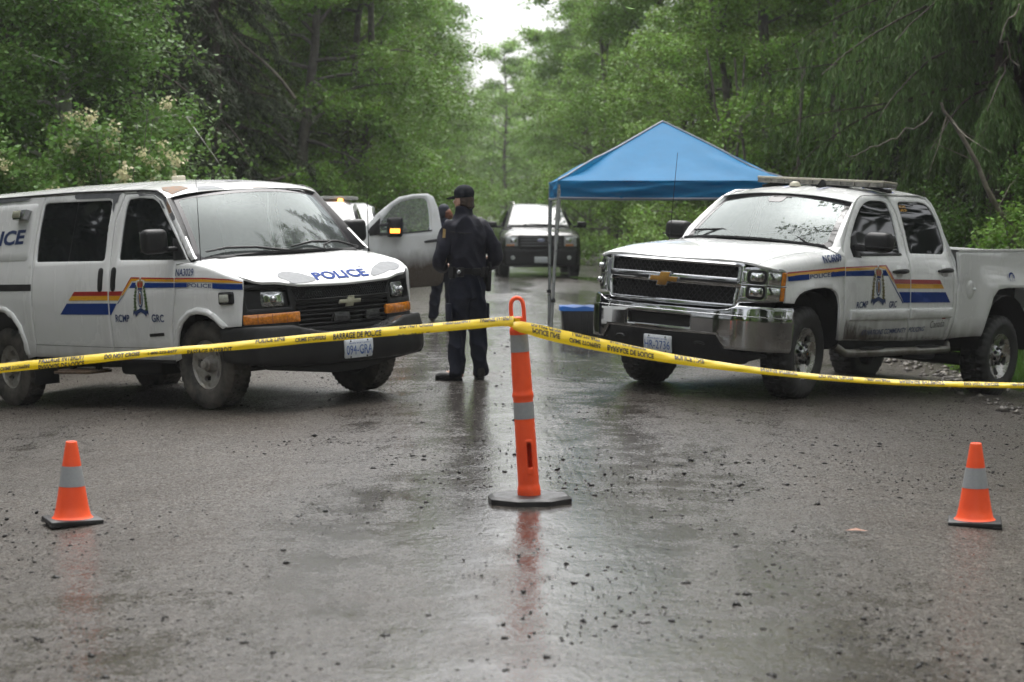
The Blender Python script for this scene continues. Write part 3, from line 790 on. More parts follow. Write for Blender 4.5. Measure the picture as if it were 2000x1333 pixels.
def grass(name, label, n, x0, x1, y0, y1, h, seed):
    rg = np.random.default_rng(seed); x = rg.uniform(x0, x1, n); y = rg.uniform(y0, y1, n)
    keep = np.array([fbm(a * 1.6, b * 1.6, seed) > -.08 for a, b in zip(x, y)]); x, y = x[keep], y[keep]; n = len(x)
    P = np.stack([x, y, [gz(a, b) - .01 for a, b in zip(x, y)]], 1); D = rg.normal(0, .35, (n, 3)); D[:, 2] = 1
    V, Q = leaf_quads(P, h, rg, aspect=.07, up=0, D=D); return tag(quads_mesh(name, V, Q, L_GRASS), label, kind='stuff')
grass('grass', 'bright green grass on the verge behind the rear wheel of the pickup', 16000, 5.6, 8.6, 21.6, 25.5, .22, 301)
grass('grass', 'sparse grass beside the far road near the dark sport utility vehicle', 9000, 3.2, 6.0, 40, 62, .38, 302)
def wood_wall(name, label, x0, x1, y0, y1, n, leaf, lm, seed, zmax=16):
    rg = np.random.default_rng(seed); P = np.stack([rg.uniform(x0, x1, n), rg.uniform(y0, y1, n), zmax * rg.random(n)], 1)
    V, Q = leaf_quads(P, leaf, rg, aspect=.7, up=.5); return tag(quads_mesh(name, V, Q, lm), label, kind='stuff')
wood_wall('forest', 'dense dark wood deep behind the left side trees', -19, -12.5, 24, 130, 26000, .55, L_CONIF, 401)
wood_wall('forest', 'dense dark wood deep behind the right side trees', 12.5, 19, 22, 130, 26000, .55, L_CONIF, 402)
wood_wall('forest', 'dense wood along the left of the parking area and behind the camera', -16, -11, -75, 23, 30000, .5, L_CONIF, 403, 15)
wood_wall('forest', 'dense wood along the right of the parking area and behind the camera', 11.5, 16.5, -75, 21, 30000, .5, L_FERN, 404, 15)
# misty ridge far beyond the end of the road
def ridge():
    xs_ = np.linspace(-160, 160, 60); ys_ = np.linspace(330, 480, 14)
    o = grid('hills', list(xs_), list(ys_), lambda x, y: (y - 330) * .10 + 3 * fbm(x * .03, y * .03, 4) + 1.5 * fbm(x * .3, y * .3, 2) - 2, mat('far_forest', (.035, .055, .028), .9, var=.4, vscale=.2))
    tag(o, 'misty forested hillside far beyond the end of the road', kind='structure')
ridge()
# ================================================================ shared vehicle builders
def M_pose(loc, yaw, pitch=0, roll=0):
    return Matrix.Translation(loc) @ Matrix.Rotation(R(yaw), 4, 'Z') @ Matrix.Rotation(R(pitch), 4, 'Y') @ Matrix.Rotation(R(roll), 4, 'X')
def itp(x, xs, ys):
    return float(np.interp(x, xs, ys))
BLACK = mat('black_plastic', (0.010, 0.010, 0.011), 0.40, spec=.32, var=0.25, vscale=30, bump=0.0006, bscale=300)
TRIM = mat('grey_black_trim', (0.012, 0.012, 0.0125), 0.42, spec=.35, var=0.2, vscale=14, bump=0.0008, bscale=240, rvar=0.12)
UNDER = mat('underbody', (0.008, 0.0075, 0.007), 0.8, var=0.4, vscale=6)
GLASSD = mat('tinted_glass', (0.006, 0.008, 0.008), 0.03, spec=0.55)
CHROME = mat('chrome', (0.50, 0.51, 0.52), 0.07, 1.0, var=0.08, vscale=5, rvar=0.05)
SILVER = mat('silver_bezel', (0.42, 0.43, 0.44), 0.22, 0.9, var=0.12, vscale=40)
ALLOY = mat('dirty_alloy', (0.62, 0.62, 0.60), 0.28, 0.85, col2=(0.36, 0.34, 0.30), vscale=9, rvar=0.14)
STEELW = mat('dusty_steel_wheel', (0.40, 0.385, 0.36), 0.45, 0.4, col2=(0.24, 0.22, 0.19), vscale=11, rvar=0.15)
TYRE_MUD = mat('muddy_tyre', (0.105, 0.094, 0.080), 0.75, col2=(0.022, 0.021, 0.02), vscale=7, bump=0.002, bscale=80)
TYRE = mat('wet_black_tyre', (0.026, 0.025, 0.024), 0.55, col2=(0.010, 0.010, 0.010), vscale=8, bump=0.002, bscale=90, rvar=0.2)
BLUE = mat('stripe_blue', (0.006, 0.036, 0.20), 0.5, var=0.06, vscale=20, spec=.06)
RED = mat('stripe_red', (0.36, 0.018, 0.016), 0.3, var=0.06, vscale=20, coat=0.4)
YEL = mat('stripe_yellow', (0.72, 0.36, 0.008), 0.3, var=0.06, vscale=20, coat=0.4)
NAVYT = mat('letter_blue', (0.010, 0.032, 0.12), 0.35, var=0.1, vscale=40)
WHITE = mat('white_vinyl', (0.72, 0.73, 0.73), 0.35, var=0.04)
AMBER = mat('amber_lens', (0.62, 0.20, 0.012), 0.12, var=0.3, vscale=38, spec=0.6, coat=0.8)
LENS = mat('clear_lens', (0.42, 0.44, 0.44), 0.08, 0.7, col2=(0.10, 0.105, 0.105), vscale=26, coat=1.0)
BULB = mat('lamp_reflector', (0.72, 0.74, 0.74), 0.10, 1.0, var=0.25, vscale=22)
PLATE = mat('plate_white', (0.66, 0.69, 0.72), 0.4, var=0.07, vscale=25)
PLATEB = mat('plate_blue', (0.05, 0.12, 0.36), 0.4)
GOLD = mat('gold_emblem', (0.42, 0.22, 0.045), 0.3, 0.75, var=0.12, vscale=60)
LEAFG = mat('crest_green', (0.055, 0.10, 0.02), 0.4, var=0.4, vscale=120)
CRESTG = mat('crest_gold', (0.30, 0.17, 0.045), 0.4, var=0.25, vscale=120)
GREYP = mat('grey_primer', (0.27, 0.28, 0.29), 0.6, spec=.25, col2=(0.17, 0.178, 0.188), vscale=9, rvar=0.15)
PRIMD = mat('dark_primer', (0.085, 0.09, 0.10), 0.42, col2=(0.14, 0.145, 0.155), vscale=14, rvar=0.1)
RUST = mat('rusty_primer', (0.22, 0.11, 0.045), 0.7, col2=(0.16, 0.135, 0.115), vscale=22)

def plate(S, a, b, text, parent, w=.305, h=.152):
    """licence plate laid on a surface around (a, b)"""
    p = panel('licence_plate', S, rect(a - w / 2, b - h / 2, a + w / 2, b + h / 2, .012), PLATE, parent, lift=.016, depth=.014, bev=.002)
    lettering('lettering', S, text, [(a - w * .46, b - h * .30), (a + w * .46, b - h * .30), (a + w * .46, b + h * .18), (a - w * .46, b + h * .18)], PLATEB, p, lift=.019)
    lettering('lettering', S, 'Beautiful British Columbia', [(a - w * .36, b + h * .25), (a + w * .36, b + h * .25), (a + w * .36, b + h * .36), (a - w * .36, b + h * .36)], PLATEB, p, lift=.019)
    for sx in (-1, 1):
        for sz in (-1, 1):
            q = S.pt(a + sx * w * .30, b + sz * h * .42, .018)
            bm = bmesh.new(); bmesh.ops.create_icosphere(bm, subdivisions=1, radius=.008, matrix=Matrix.Translation(q))
            from_bm('bolt', bm, BLACK, p)
    return p
def bowtie(S, a, b, w, h, parent, m=GOLD, lift=.01, shear=.12, edge=SILVER):
    P = [(-.5, -.18), (-.17, -.18), (-.17, -.5), (.17, -.5), (.17, -.18), (.5, -.18), (.5, .18), (.17, .18), (.17, .5), (-.17, .5), (-.17, .18), (-.5, .18)]
    f = lambda k: [(a + (x + shear * y) * w * k, b + y * h * k) for x, y in P]
    if edge:
        g = panel('emblem', S, f(1.16), edge, parent, lift=lift, depth=.02, bev=.002)
        panel('emblem_face', S, f(1.0), m, g, lift=lift + .006, depth=.008, bev=.003)
        return g
    return panel('emblem', S, f(1.0), m, parent, lift=lift, depth=.018, bev=.003)
def crest(S, a, b, h, parent, sx=1.0, wreath=LEAFG):
    """crown over an oval inside a leaf wreath, with a ribbon below; (a, b) its middle"""
    w = h * .84 * sx
    root = decal('crest', S, [(a + .15 * w * math.cos(t), b - .05 * h + .245 * h * math.sin(t)) for t in [2 * math.pi * k / 28 for k in range(28)]], NAVYT, parent, lift=.0042)
    ring = [(a + .108 * w * math.cos(t), b - .05 * h + .19 * h * math.sin(t)) for t in [2 * math.pi * k / 24 for k in range(24)]]
    decal('crest_oval', S, ring, WHITE, root, lift=.0052)
    decal('crest_oval', S, [(a + .085 * w * math.cos(t), b - .05 * h + .165 * h * math.sin(t)) for t in [2 * math.pi * k / 24 for k in range(24)]], BLUE, root, lift=.0060)
    decal('crest_head', S, [(a + x * w, b - .05 * h + y * h) for x, y in [(-.03, -.15), (.03, -.15), (.045, -.02), (.055, .06), (.03, .14), (-.03, .14), (-.055, .06), (-.045, -.02)]], CRESTG, root, lift=.0068)
    for s in (-1, 1):
        V = []; F = []
        for k in range(7):                                   # lobed maple leaves up both sides
            t = k / 6; cx = s * (.33 - .10 * t + .03 * math.sin(3 * t)); cy = -.36 + .60 * t; r = .115 - .03 * t
            n = 10; i0 = len(V)
            for q in range(n):
                rr = r * (1 if q % 2 else .55); an = 2 * math.pi * q / n + .3 * k
                p = S.pt(a + (cx + rr * math.cos(an)) * w, b + (cy + rr * .8 * math.sin(an)) * h, .0035 + .0004 * k); V.append(p)
            F.append(list(range(i0, i0 + n)))
        from_py('crest_wreath', V, F, wreath, root, 0)
    rib = [(-.46, -.50), (-.36, -.44), (-.30, -.54), (-.18, -.46), (0, -.41), (.18, -.46), (.30, -.54), (.36, -.44), (.46, -.50), (.43, -.36), (.3, -.38), (.16, -.34), (0, -.30), (-.16, -.34), (-.3, -.38), (-.43, -.36)]
    decal('crest_ribbon', S, [(a + x * w, b + y * h) for x, y in rib], NAVYT, root, lift=.0066)
    hal = [(-.16, .17), (.16, .17), (.17, .26), (.24, .34), (.21, .44), (.05, .46), (.04, .53), (-.04, .53), (-.05, .46), (-.21, .44), (-.24, .34), (-.17, .26)]
    decal('crest_halo', S, [(a + x * w * 1.1, b + y * h) for x, y in hal], WHITE, root, lift=.0044)
    decal('crest_crown', S, [(a + x * w * .82, b + .03 * h + y * h * .86) for x, y in hal], CRESTG, root, lift=.0056)
    for s in (-1, 1):
        decal('crest_velvet', S, [(a + s * x * w, b + y * h) for x, y in [(.03, .26), (.11, .26), (.14, .33), (.10, .39), (.03, .38)]], RED, root, lift=.0064)
    decal('crest_band', S, [(a + x * w, b + y * h) for x, y in [(-.12, .19), (.12, .19), (.12, .235), (-.12, .235)]], BLUE, root, lift=.0064)
    return root

def tyre_mesh(R_, w, rim, tread, lugs, lug_d):
    """tyre with blocky tread; axis = y, outer face towards +y"""
    h = w / 2
    prof = [(rim, -h * .72), (rim + .012, -h * .86), ((R_ + rim) / 2 - .01, -h * 1.0), (R_ - .045, -h * .96), (R_ - .018, -h * .86), (R_, -h * .74), (R_, -h * .42), (R_, -h * .38), (R_, -h * .02), (R_, h * .02), (R_, h * .38), (R_, h * .42), (R_, h * .74), (R_ - .018, h * .86), (R_ - .045, h * .96), ((R_ + rim) / 2 + .012, h * 1.02), ((R_ + rim) / 2 - .01, h * 1.0), (rim + .03, h * .93), (rim + .012, h * .86), (rim, h * .72)]
    seg = lugs * 4
    def mod(r, hh, a, k, i):
        if r < R_ - .05: return r
        outer = abs(hh) > h * .4
        ph = (k + (0 if hh < 0 else 2) + (2 if outer else 0)) % 4
        g = lug_d if ph == 0 else (lug_d * .75 if ph == 1 and outer else 0)
        if r < R_ - .02: g *= .6
        if r < R_ - .04: g *= .3 if ph < 2 else 0
        return r - g
    bm = bmesh.new(); bm_lathe(bm, prof, seg, 'Y', mod=mod)
    bmesh.ops.recalc_face_normals(bm, faces=bm.faces[:])
    me = bpy.data.meshes.new('tyre'); bm.to_mesh(me); bm.free(); return me
def disc_surf(zf, s=1):
    """polar-free disc surface in local (x, z), bulging along y by zf(r)"""
    return Surf(lambda a, b: (a, s * zf(math.hypot(a, b)), b), -s)
def circle(r, n=40, cx=0, cy=0, ry=None): return [(cx + r * math.cos(2 * math.pi * k / n), cy + (ry or r) * math.sin(2 * math.pi * k / n)) for k in range(n)]

def truck_wheel():
    h = from_bm('wheel', bm_lathe(bmesh.new(), [(0.0, -.08), (.20, -.08), (.222, .02), (.20, .03), (0, .03)], 32, 'Y'), UNDER, None, 40, True)
    t = link('tyre', tyre_mesh(.43, .30, .235, None, 34, .017), TYRE, h, 40)
    zf = lambda r: itp(r, [0, .07, .09, .15, .19, .215, .236, .245], [.075, .075, .068, .082, .098, .108, .128, .118])
    holes = []
    for k in range(5):
        c = 2 * math.pi * k / 5 + .35
        P = [(.135, -.20), (.195, -.27), (.208, 0), (.195, .27), (.135, .20)]
        holes.append(rounded([(r * math.cos(c + a), r * math.sin(c + a)) for r, a in P], .014, 3))
    rim = panel('rim', disc_surf(zf), circle(.244, 60), ALLOY, h, holes, step=.028, depth=.05, bev=.004)
    cap = from_bm('hubcap', bm_lathe(bmesh.new(), [(.108, .066), (.108, .085), (.09, .10), (.058, .125), (.05, .13), (.048, .142), (.036, .146), (0, .147)], 40, 'Y'), CHROME, h, 40, True)
    bm = bmesh.new(); bmesh.ops.create_uvsphere(bm, u_segments=10, v_segments=6, radius=.0205); lp = None
    for k in range(8):
        a = 2 * math.pi * (k + .5) / 8
        if lp is None: lp = q = from_bm('lug_pocket', bm, BLACK, h, 60)
        else: q = lp.copy(); COL.objects.link(q)
        q.location = (.081 * math.cos(a), .108, .081 * math.sin(a))
    from_bm('hub_badge', bm_lathe(bmesh.new(), [(.036, .144), (.036, .150), (.03, .152), (0, .152)], 24, 'Y'), BLACK, h, 40, True)
    bowtie(disc_surf(lambda r: .153), 0, 0, .036, .014, h, GOLD, .001, edge=None)
    return h
def van_wheel():
    h = from_bm('wheel', bm_lathe(bmesh.new(), [(0.0, -.08), (.18, -.08), (.205, .0), (.18, .01), (0, .01)], 32, 'Y'), UNDER, None, 40, True)
    t = link('tyre', tyre_mesh(.388, .245, .212, None, 44, .009), TYRE_MUD, h, 40)
    zf = lambda r: itp(r, [0, .06, .085, .12, .16, .185, .2, .213, .222], [.03, .03, .032, .05, .066, .062, .062, .085, .078])
    holes = []
    for k in range(5):
        c = 2 * math.pi * k / 5 + .5
        P = [(.105, -.26), (.15, -.30), (.172, 0), (.15, .30), (.105, .26)]
        holes.append(rounded([(r * math.cos(c + a), r * math.sin(c + a)) for r, a in P], .026, 4))
    panel('rim', disc_surf(zf), circle(.221, 56), STEELW, h, holes, step=.026, depth=.05, bev=.006)
    from_bm('hubcap', bm_lathe(bmesh.new(), [(.078, .03), (.078, .05), (.066, .075), (.058, .095), (.04, .10), (.036, .128), (.022, .134), (0, .135)], 36, 'Y', mod=lambda r, hh, a, k, i: r * (1 - (.10 if (k // 3) % 2 and hh < .1 and r > .05 else 0))), STEELW, h, 40, True)
    return h
def put_wheel(w, parent, x, y, z, steer=0, left=True, first=False, name='wheel'):
    o = w if first else dup(w)
    o.parent = parent; o.matrix_parent_inverse = Matrix()
    o.location = (x, y, z); o.rotation_euler = (0, rnd.uniform(0, 6), 0)
    o.rotation_euler = (Matrix.Rotation(steer + (0 if left else math.pi), 4, 'Z') @ Matrix.Rotation(rnd.uniform(0, 1), 4, 'Y')).to_euler()
    return o

def windscreen_glass():
    if 'windscreen_glass' in MATS: return MATS['windscreen_glass']
    m = bpy.data.materials.new('windscreen_glass'); m.use_nodes = True; N = m.node_tree.nodes; L = m.node_tree.links; N.remove(N['Principled BSDF'])
    tc = N.new('ShaderNodeTexCoord'); v = N.new('ShaderNodeTexVoronoi'); v.inputs['Scale'].default_value = 60; L.new(tc.outputs['Object'], v.inputs['Vector'])
    r = N.new('ShaderNodeMapRange'); r.inputs['From Max'].default_value = .22; r.inputs['To Min'].default_value = 1; r.inputs['To Max'].default_value = 0; L.new(v.outputs['Distance'], r.inputs[0])
    bp = N.new('ShaderNodeBump'); bp.inputs['Strength'].default_value = .16; bp.inputs['Distance'].default_value = .0010; L.new(r.outputs[0], bp.inputs['Height'])     # rain drops
    t = N.new('ShaderNodeBsdfTransparent'); t.inputs[0].default_value = (.50, .60, .58, 1); g = N.new('ShaderNodeBsdfGlossy'); g.inputs['Roughness'].default_value = .02; g.inputs['Color'].default_value = (.92, 1, .99, 1)
    L.new(bp.outputs[0], g.inputs['Normal'])
    f = N.new('ShaderNodeFresnel'); f.inputs[0].default_value = 1.62; mx = N.new('ShaderNodeMixShader')
    L.new(f.outputs[0], mx.inputs[0]); L.new(t.outputs[0], mx.inputs[1]); L.new(g.outputs[0], mx.inputs[2])
    d = N.new('ShaderNodeBsdfDiffuse'); d.inputs[0].default_value = (.30, .33, .33, 1); m2 = N.new('ShaderNodeMixShader')                                  # damp film on the glass
    nz = N.new('ShaderNodeTexNoise'); nz.inputs['Scale'].default_value = 2.4; nz.inputs['Detail'].default_value = 5; L.new(tc.outputs['Object'], nz.inputs['Vector'])
    nr = N.new('ShaderNodeMapRange'); nr.inputs['From Min'].default_value = .3; nr.inputs['From Max'].default_value = .7; nr.inputs['To Min'].default_value = .04; nr.inputs['To Max'].default_value = .26; L.new(nz.outputs['Fac'], nr.inputs[0])
    L.new(nr.outputs[0], m2.inputs[0]); L.new(mx.outputs[0], m2.inputs[1]); L.new(d.outputs[0], m2.inputs[2]); L.new(m2.outputs[0], N['Material Output'].inputs['Surface'])
    MATS['windscreen_glass'] = m; return m
def cabin_fittings(root, xs, zs, xw, zw, xd, zd, half):
    fab = mat('seat_fabric', (.055, .056, .060), .85, var=.2, vscale=40)
    for s in (-1, 1):
        bm = bmesh.new(); bm_box(bm, (xs, s * .43, zs), (.16, .50, .60), .05, Matrix.Rotation(R(-12), 4, 'Y'), 3); st = from_bm('seat', bm, fab, root, 60)
        bm = bmesh.new(); bm_box(bm, (xs - .09, s * .43, zs + .40), (.10, .27, .19), .04, None, 3); from_bm('headrest', bm, fab, st, 60)
    Mw = Matrix.Translation((xw, .43, zw)) @ Matrix.Rotation(R(-62), 4, 'Y')
    bm = bmesh.new(); bm_tube(bm, [(.19 * math.cos(a), .19 * math.sin(a), 0) for a in [2 * math.pi * k / 28 for k in range(29)]], .016, 8); bm_tube(bm, [(-.19, 0, 0), (.19, 0, 0)], .018, 6); bm_tube(bm, [(0, -.19, 0), (0, .19, 0)], .018, 6)
    bmesh.ops.transform(bm, matrix=Mw, verts=bm.verts); from_bm('steering_wheel', bm, BLACK, root, 60)
    bm = bmesh.new(); bm_box(bm, (xd, 0, zd), (.46, half * 2, .10), .04, None, 3); bm_box(bm, (xd - .1, .43, zd + .06), (.22, .42, .09), .035, None, 3); from_bm('dashboard', bm, mat('dash_grey', (.030, .030, .031), .7), root, 60)
    box('rear_view_mirror', (xw + .02, 0, zw + .43), (.03, .23, .06), BLACK, root, .015)
def mud_film():
    if 'mud_film' in MATS: return MATS['mud_film']
    m = bpy.data.materials.new('mud_film'); m.use_nodes = True; N = m.node_tree.nodes; L = m.node_tree.links; b = N['Principled BSDF']
    b.inputs['Base Color'].default_value = (.060, .040, .024, 1); b.inputs['Roughness'].default_value = .8
    tc = N.new('ShaderNodeTexCoord'); mp = N.new('ShaderNodeMapping'); mp.inputs['Rotation'].default_value = (0, R(35), 0); mp.inputs['Scale'].default_value = (2.2, 1, .7); L.new(tc.outputs['Object'], mp.inputs[0])
    n = N.new('ShaderNodeTexNoise'); n.inputs['Scale'].default_value = 9; n.inputs['Detail'].default_value = 8; n.inputs['Roughness'].default_value = .7; L.new(mp.outputs[0], n.inputs['Vector'])
    sx = N.new('ShaderNodeSeparateXYZ'); L.new(tc.outputs['Object'], sx.inputs[0])
    z = N.new('ShaderNodeMapRange'); z.inputs['From Min'].default_value = .82; z.inputs['From Max'].default_value = .58; z.inputs['To Min'].default_value = -.30; z.inputs['To Max'].default_value = .22; L.new(sx.outputs['Z'], z.inputs[0])
    x = N.new('ShaderNodeMapRange'); x.inputs['From Min'].default_value = -1.7; x.inputs['From Max'].default_value = -.6; x.inputs['To Min'].default_value = -.22; x.inputs['To Max'].default_value = .06; L.new(sx.outputs['X'], x.inputs[0])
    a = N.new('ShaderNodeMath'); L.new(z.outputs[0], a.inputs[0]); L.new(x.outputs[0], a.inputs[1]); c = N.new('ShaderNodeMath'); L.new(a.outputs[0], c.inputs[0]); L.new(n.outputs['Fac'], c.inputs[1])
    f = N.new('ShaderNodeMapRange'); f.inputs['From Min'].default_value = .40; f.inputs['From Max'].default_value = .68; f.inputs['To Max'].default_value = .62; L.new(c.outputs[0], f.inputs[0])
    t = N.new('ShaderNodeBsdfTransparent'); mx = N.new('ShaderNodeMixShader'); L.new(f.outputs[0], mx.inputs[0]); L.new(t.outputs[0], mx.inputs[1]); L.new(b.outputs[0], mx.inputs[2]); L.new(mx.outputs[0], N['Material Output'].inputs['Surface'])
    MATS['mud_film'] = m; return m
# ================================================================ white police pickup
def build_truck():
    root = thing('pickup_truck', 'white crew cab police pickup with roof light bar and gold grille emblem', 'truck',
                 M=M_pose((1.933, 19.086, -.005), -130.118, -3.516, -2.62))
    PAINT = dirty_paint('truck_paint', (0.82, 0.83, 0.83), .42, .86, mud=(.062, .048, .034), amount=.86, streak=.35)
    def Y(x, z):
        if x < -2.73: y = itp(z, [.5, .7, 1.0, 1.3, 1.45, 1.62], [.95, .985, .995, .985, .972, .96])
        else: y = itp(z, [.50, .60, .75, .95, 1.1, 1.25, 1.33, 1.43, 1.6, 1.8, 1.9, 2.0], [.945, .972, .99, .998, .987, .972, .953, .905, .85, .785, .742, .69])
        if z < 1.3:
            d = math.hypot((x - .0) * 1.0, (z - .50)); y += .022 * math.exp(-((d - .50) / .10) ** 2)
            if x < -2.9: d = max(abs(x + 3.98) / 1.0, (z - .50)); y += .035 / (1 + math.exp((d - .74) / .03))
        return y
    for s in (1, -1):
        SIDE = Surf(lambda x, z: (x, s * Y(x, z), z), -s)
        zs = lambda x: itp(x, [-.55, 0, .5, .7, .9], [1.27, 1.19, 1.10, 1.03, .965])
        zc = lambda x: itp(x, [-.6, -.45, -.2, .2, .5, .7, .79, .87, .94], [1.455, 1.447, 1.425, 1.385, 1.345, 1.305, 1.275, 1.25, 1.225])
        N_ = 3.4
        def arc(x, th, sg):
            c, q = max(0, math.cos(th)), max(0, math.sin(th)); z0 = zs(x)
            return (x, sg * Y(x, z0) * c ** (2 / N_), z0 + (zc(x) - z0) * q ** (2 / N_))
        def ff(x, b):
            z0 = zs(x)
            if b <= z0: return (x, s * Y(x, b), b)
            return arc(x, min(1.57, (b - z0) / .9 * math.pi / 2), s)
        FEN = Surf(ff, -s); E = .378
        up = lambda x: (x, zs(x) + E)
        fen = panel('fender', FEN, [(.50, .885), (.50, 1.0), (.505, 1.12), (.57, zs(.57) + .10), (.68, zs(.68) + .20), (.75, zs(.75) + .30), up(.785), up(.5), up(.2), up(-.1), up(-.42), (-.50, zs(-.5) + E * .9), (-.515, 1.40), (-.515, 1.33), (-.50, 1.15), (-.515, .87), (-.545, .56), (-.475, .56), (-.455, .65), (-.435, .76), (-.43, .89), (-.40, .97), (-.355, 1.015), (-.28, 1.04), (-.15, 1.047), (.06, 1.03), (.21, 1.0), (.29, .97), (.34, .93), (.37, .885)], PAINT, root, step=.05)
        if s == 1:
            HOOD = Surf(lambda x, w: arc(x, math.pi / 2 * (1 - abs(w)), 1 if w >= 0 else -1), 1)
            ws_ = [-.575 + 1.15 * k / 16 for k in range(17)]
            yv = lambda w: .98 * math.cos(math.pi / 2 * (1 - abs(w))) ** (2 / N_)
            panel('hood', HOOD, [(.935 - .215 * yv(w) ** 2, w) for w in ws_] + [(-.30 - .17 * yv(w) ** 2, w) for w in ws_[::-1]], PAINT, root, step=.05, bev=.005)
        # doors, cab frame
        d1 = [(-.555, .56), (-.525, .87), (-.51, 1.15), (-.525, 1.34), (-.60, 1.47), (-.74, 1.635), (-.92, 1.81), (-1.03, 1.895), (-1.2, 1.948), (-1.63, 1.972), (-1.70, 1.85), (-1.755, 1.60), (-1.765, 1.41), (-1.745, 1.16), (-1.745, .94), (-1.75, .78), (-1.80, .57)]
        d2 = [(-1.812, .57), (-1.762, .78), (-1.757, 1.16), (-1.777, 1.41), (-1.767, 1.6), (-1.712, 1.85), (-1.642, 1.972), (-2.30, 2.0), (-2.44, 1.985), (-2.50, 1.93), (-2.57, 1.78), (-2.63, 1.55), (-2.65, 1.42), (-2.66, 1.18), (-2.64, .95), (-2.57, .70), (-2.51, .59)]
        w1 = rounded([(-.73, 1.365), (-.71, 1.44), (-.75, 1.54), (-.90, 1.70), (-1.02, 1.81), (-1.14, 1.873), (-1.27, 1.907), (-1.50, 1.917), (-1.585, 1.90), (-1.62, 1.80), (-1.637, 1.6), (-1.64, 1.40)], .03, 3)
        w2 = rounded([(-1.83, 1.43), (-1.82, 1.69), (-1.80, 1.90), (-1.84, 1.93), (-2.26, 1.955), (-2.39, 1.945), (-2.47, 1.90), (-2.52, 1.80), (-2.565, 1.66), (-2.585, 1.55), (-2.56, 1.475), (-2.50, 1.45)], .03, 3)
        door1 = panel('door', SIDE, d1, PAINT, root, [w1], step=.06); door2 = panel('door', SIDE, d2, PAINT, root, [w2], step=.06)
        panel('window', SIDE, inset(w1, -.02), GLASSD, door1, lift=-.012, depth=.01, bev=0, step=.08)
        panel('window', SIDE, inset(w2, -.02), GLASSD, door2, lift=-.012, depth=.01, bev=0, step=.08)
        panel('mirror_sail', SIDE, [(-.70, 1.345), (-.69, 1.43), (-.75, 1.535), (-.84, 1.56), (-.85, 1.345)], BLACK, door1, lift=.004, depth=.012)
        panel('belt_moulding', SIDE, [(-.85, 1.362), (-1.645, 1.402), (-1.645, 1.422), (-.85, 1.385)], BLACK, door1, lift=.008, depth=.015, bev=.003)
        cab = [(-.525, 1.345), (-.55, 1.505), (-.67, 1.63), (-.94, 1.868), (-1.1, 1.945), (-1.65, 1.99), (-2.30, 2.02), (-2.46, 2.01), (-2.54, 1.95), (-2.61, 1.75), (-2.67, 1.50), (-2.715, 1.36), (-2.725, 1.18), (-2.712, .92), (-2.655, .71), (-2.60, .595)]
        inner = [(-2.51 - .006, .585), (-2.576, .70), (-2.646, .95), (-2.666, 1.18), (-2.656, 1.42), (-2.636, 1.55), (-2.576, 1.78), (-2.506, 1.932), (-2.443, 1.992), (-2.30, 2.007), (-1.63, 1.979), (-1.2, 1.955), (-1.025, 1.902), (-.914, 1.816), (-.734, 1.64), (-.594, 1.475), (-.53, 1.36)]
        panel('cab_frame', SIDE, cab + inner, PAINT, root, step=.06)
        panel('door_seal', SIDE, inset(d1[:1] + d1[9:] , .0), UNDER, root, lift=-.03, depth=0, bev=0, step=.3) if False else None
        for door, hx, hz in ((door1, -1.545, 1.235), (door2, -2.465, 1.275)):
            cup = panel('handle_cup', SIDE, rounded([(hx - .055, hz - .05), (hx + .075, hz - .05), (hx + .075, hz + .065), (hx - .055, hz + .065)], .045), PAINT, door, lift=.0035, depth=.004, bev=.002)
            g = [SIDE.pt(hx + .15 - .3 * k / 8, hz + .002 * k, .012 + .03 * math.sin(math.pi * k / 8)) for k in range(9)]
            bm = bmesh.new(); bm_tube(bm, g, [.012, .02, .023, .024, .024, .024, .023, .02, .012], 8); from_bm('handle', bm, BLACK, door, 60)
        ml = lambda x0, x1, z0, z1: [(x0, z0), (x1, z1), (x1, z1 + .10), (x0, z0 + .10)]
        panel('side_moulding', SIDE, rounded(ml(-.64, -1.735, .752, .792), .012), PAINT, door1, lift=.022, depth=.022, bev=.008)
        panel('side_moulding', SIDE, rounded(ml(-1.765, -2.605, .793, .822), .012), PAINT, door2, lift=.022, depth=.022, bev=.008)
        if s == 1:
            for k_, pl in enumerate(([(-.565, .575), (-.555, .70), (-.60, .80), (-.70, .78), (-.82, .735), (-1.0, .70), (-1.25, .66), (-1.5, .63), (-1.72, .605), (-1.72, .585), (-1.0, .575)], )):
                decal('mud_splash', SIDE, pl, mud_film(), door1, lift=.0035, step=.05)
            decal('mud_splash', SIDE, [(-1.77, .60), (-1.78, .63), (-2.0, .64), (-2.35, .62), (-2.5, .60)], mud_film(), door2, lift=.0035, step=.05)
        # bed
        bed = [(-2.635, .605), (-2.68, .71), (-2.735, .9), (-2.748, 1.18), (-2.725, 1.36), (-2.695, 1.485), (-5.0, 1.60), (-5.05, 1.55), (-5.06, .74), (-4.55, .70), (-4.53, .86), (-4.47, 1.02), (-4.36, 1.13), (-4.2, 1.172), (-3.78, 1.165), (-3.56, 1.135), (-3.45, 1.05), (-3.40, .92), (-3.34, .79), (-3.29, .64)]
        BEDS = Surf(lambda x, z: (x, s * Y(min(x, -2.74), z), z), -s)
        bs = panel('bed_side', BEDS, bed, PAINT, root, step=.07, bev=.006)
        panel('fuel_cap', SIDE, circle(.082, 28, -2.98, 1.115, .096), PAINT, bs, lift=.004, depth=.004, bev=.003)
        bm = bmesh.new(); bmesh.ops.create_icosphere(bm, subdivisions=2, radius=.017, matrix=Matrix.Translation(SIDE.pt(-3.06, 1.12, .01))); from_bm('fuel_knob', bm, WHITE, bs, 60)
        v = [(x, s * (Y(-3, 1.45) - o), 1.485 + (-2.69 - x) * .0495 + h) for x in (-2.70, -5.02) for o, h in ((.0, .0), (.0, .022), (.10, .022), (.10, -.25))]
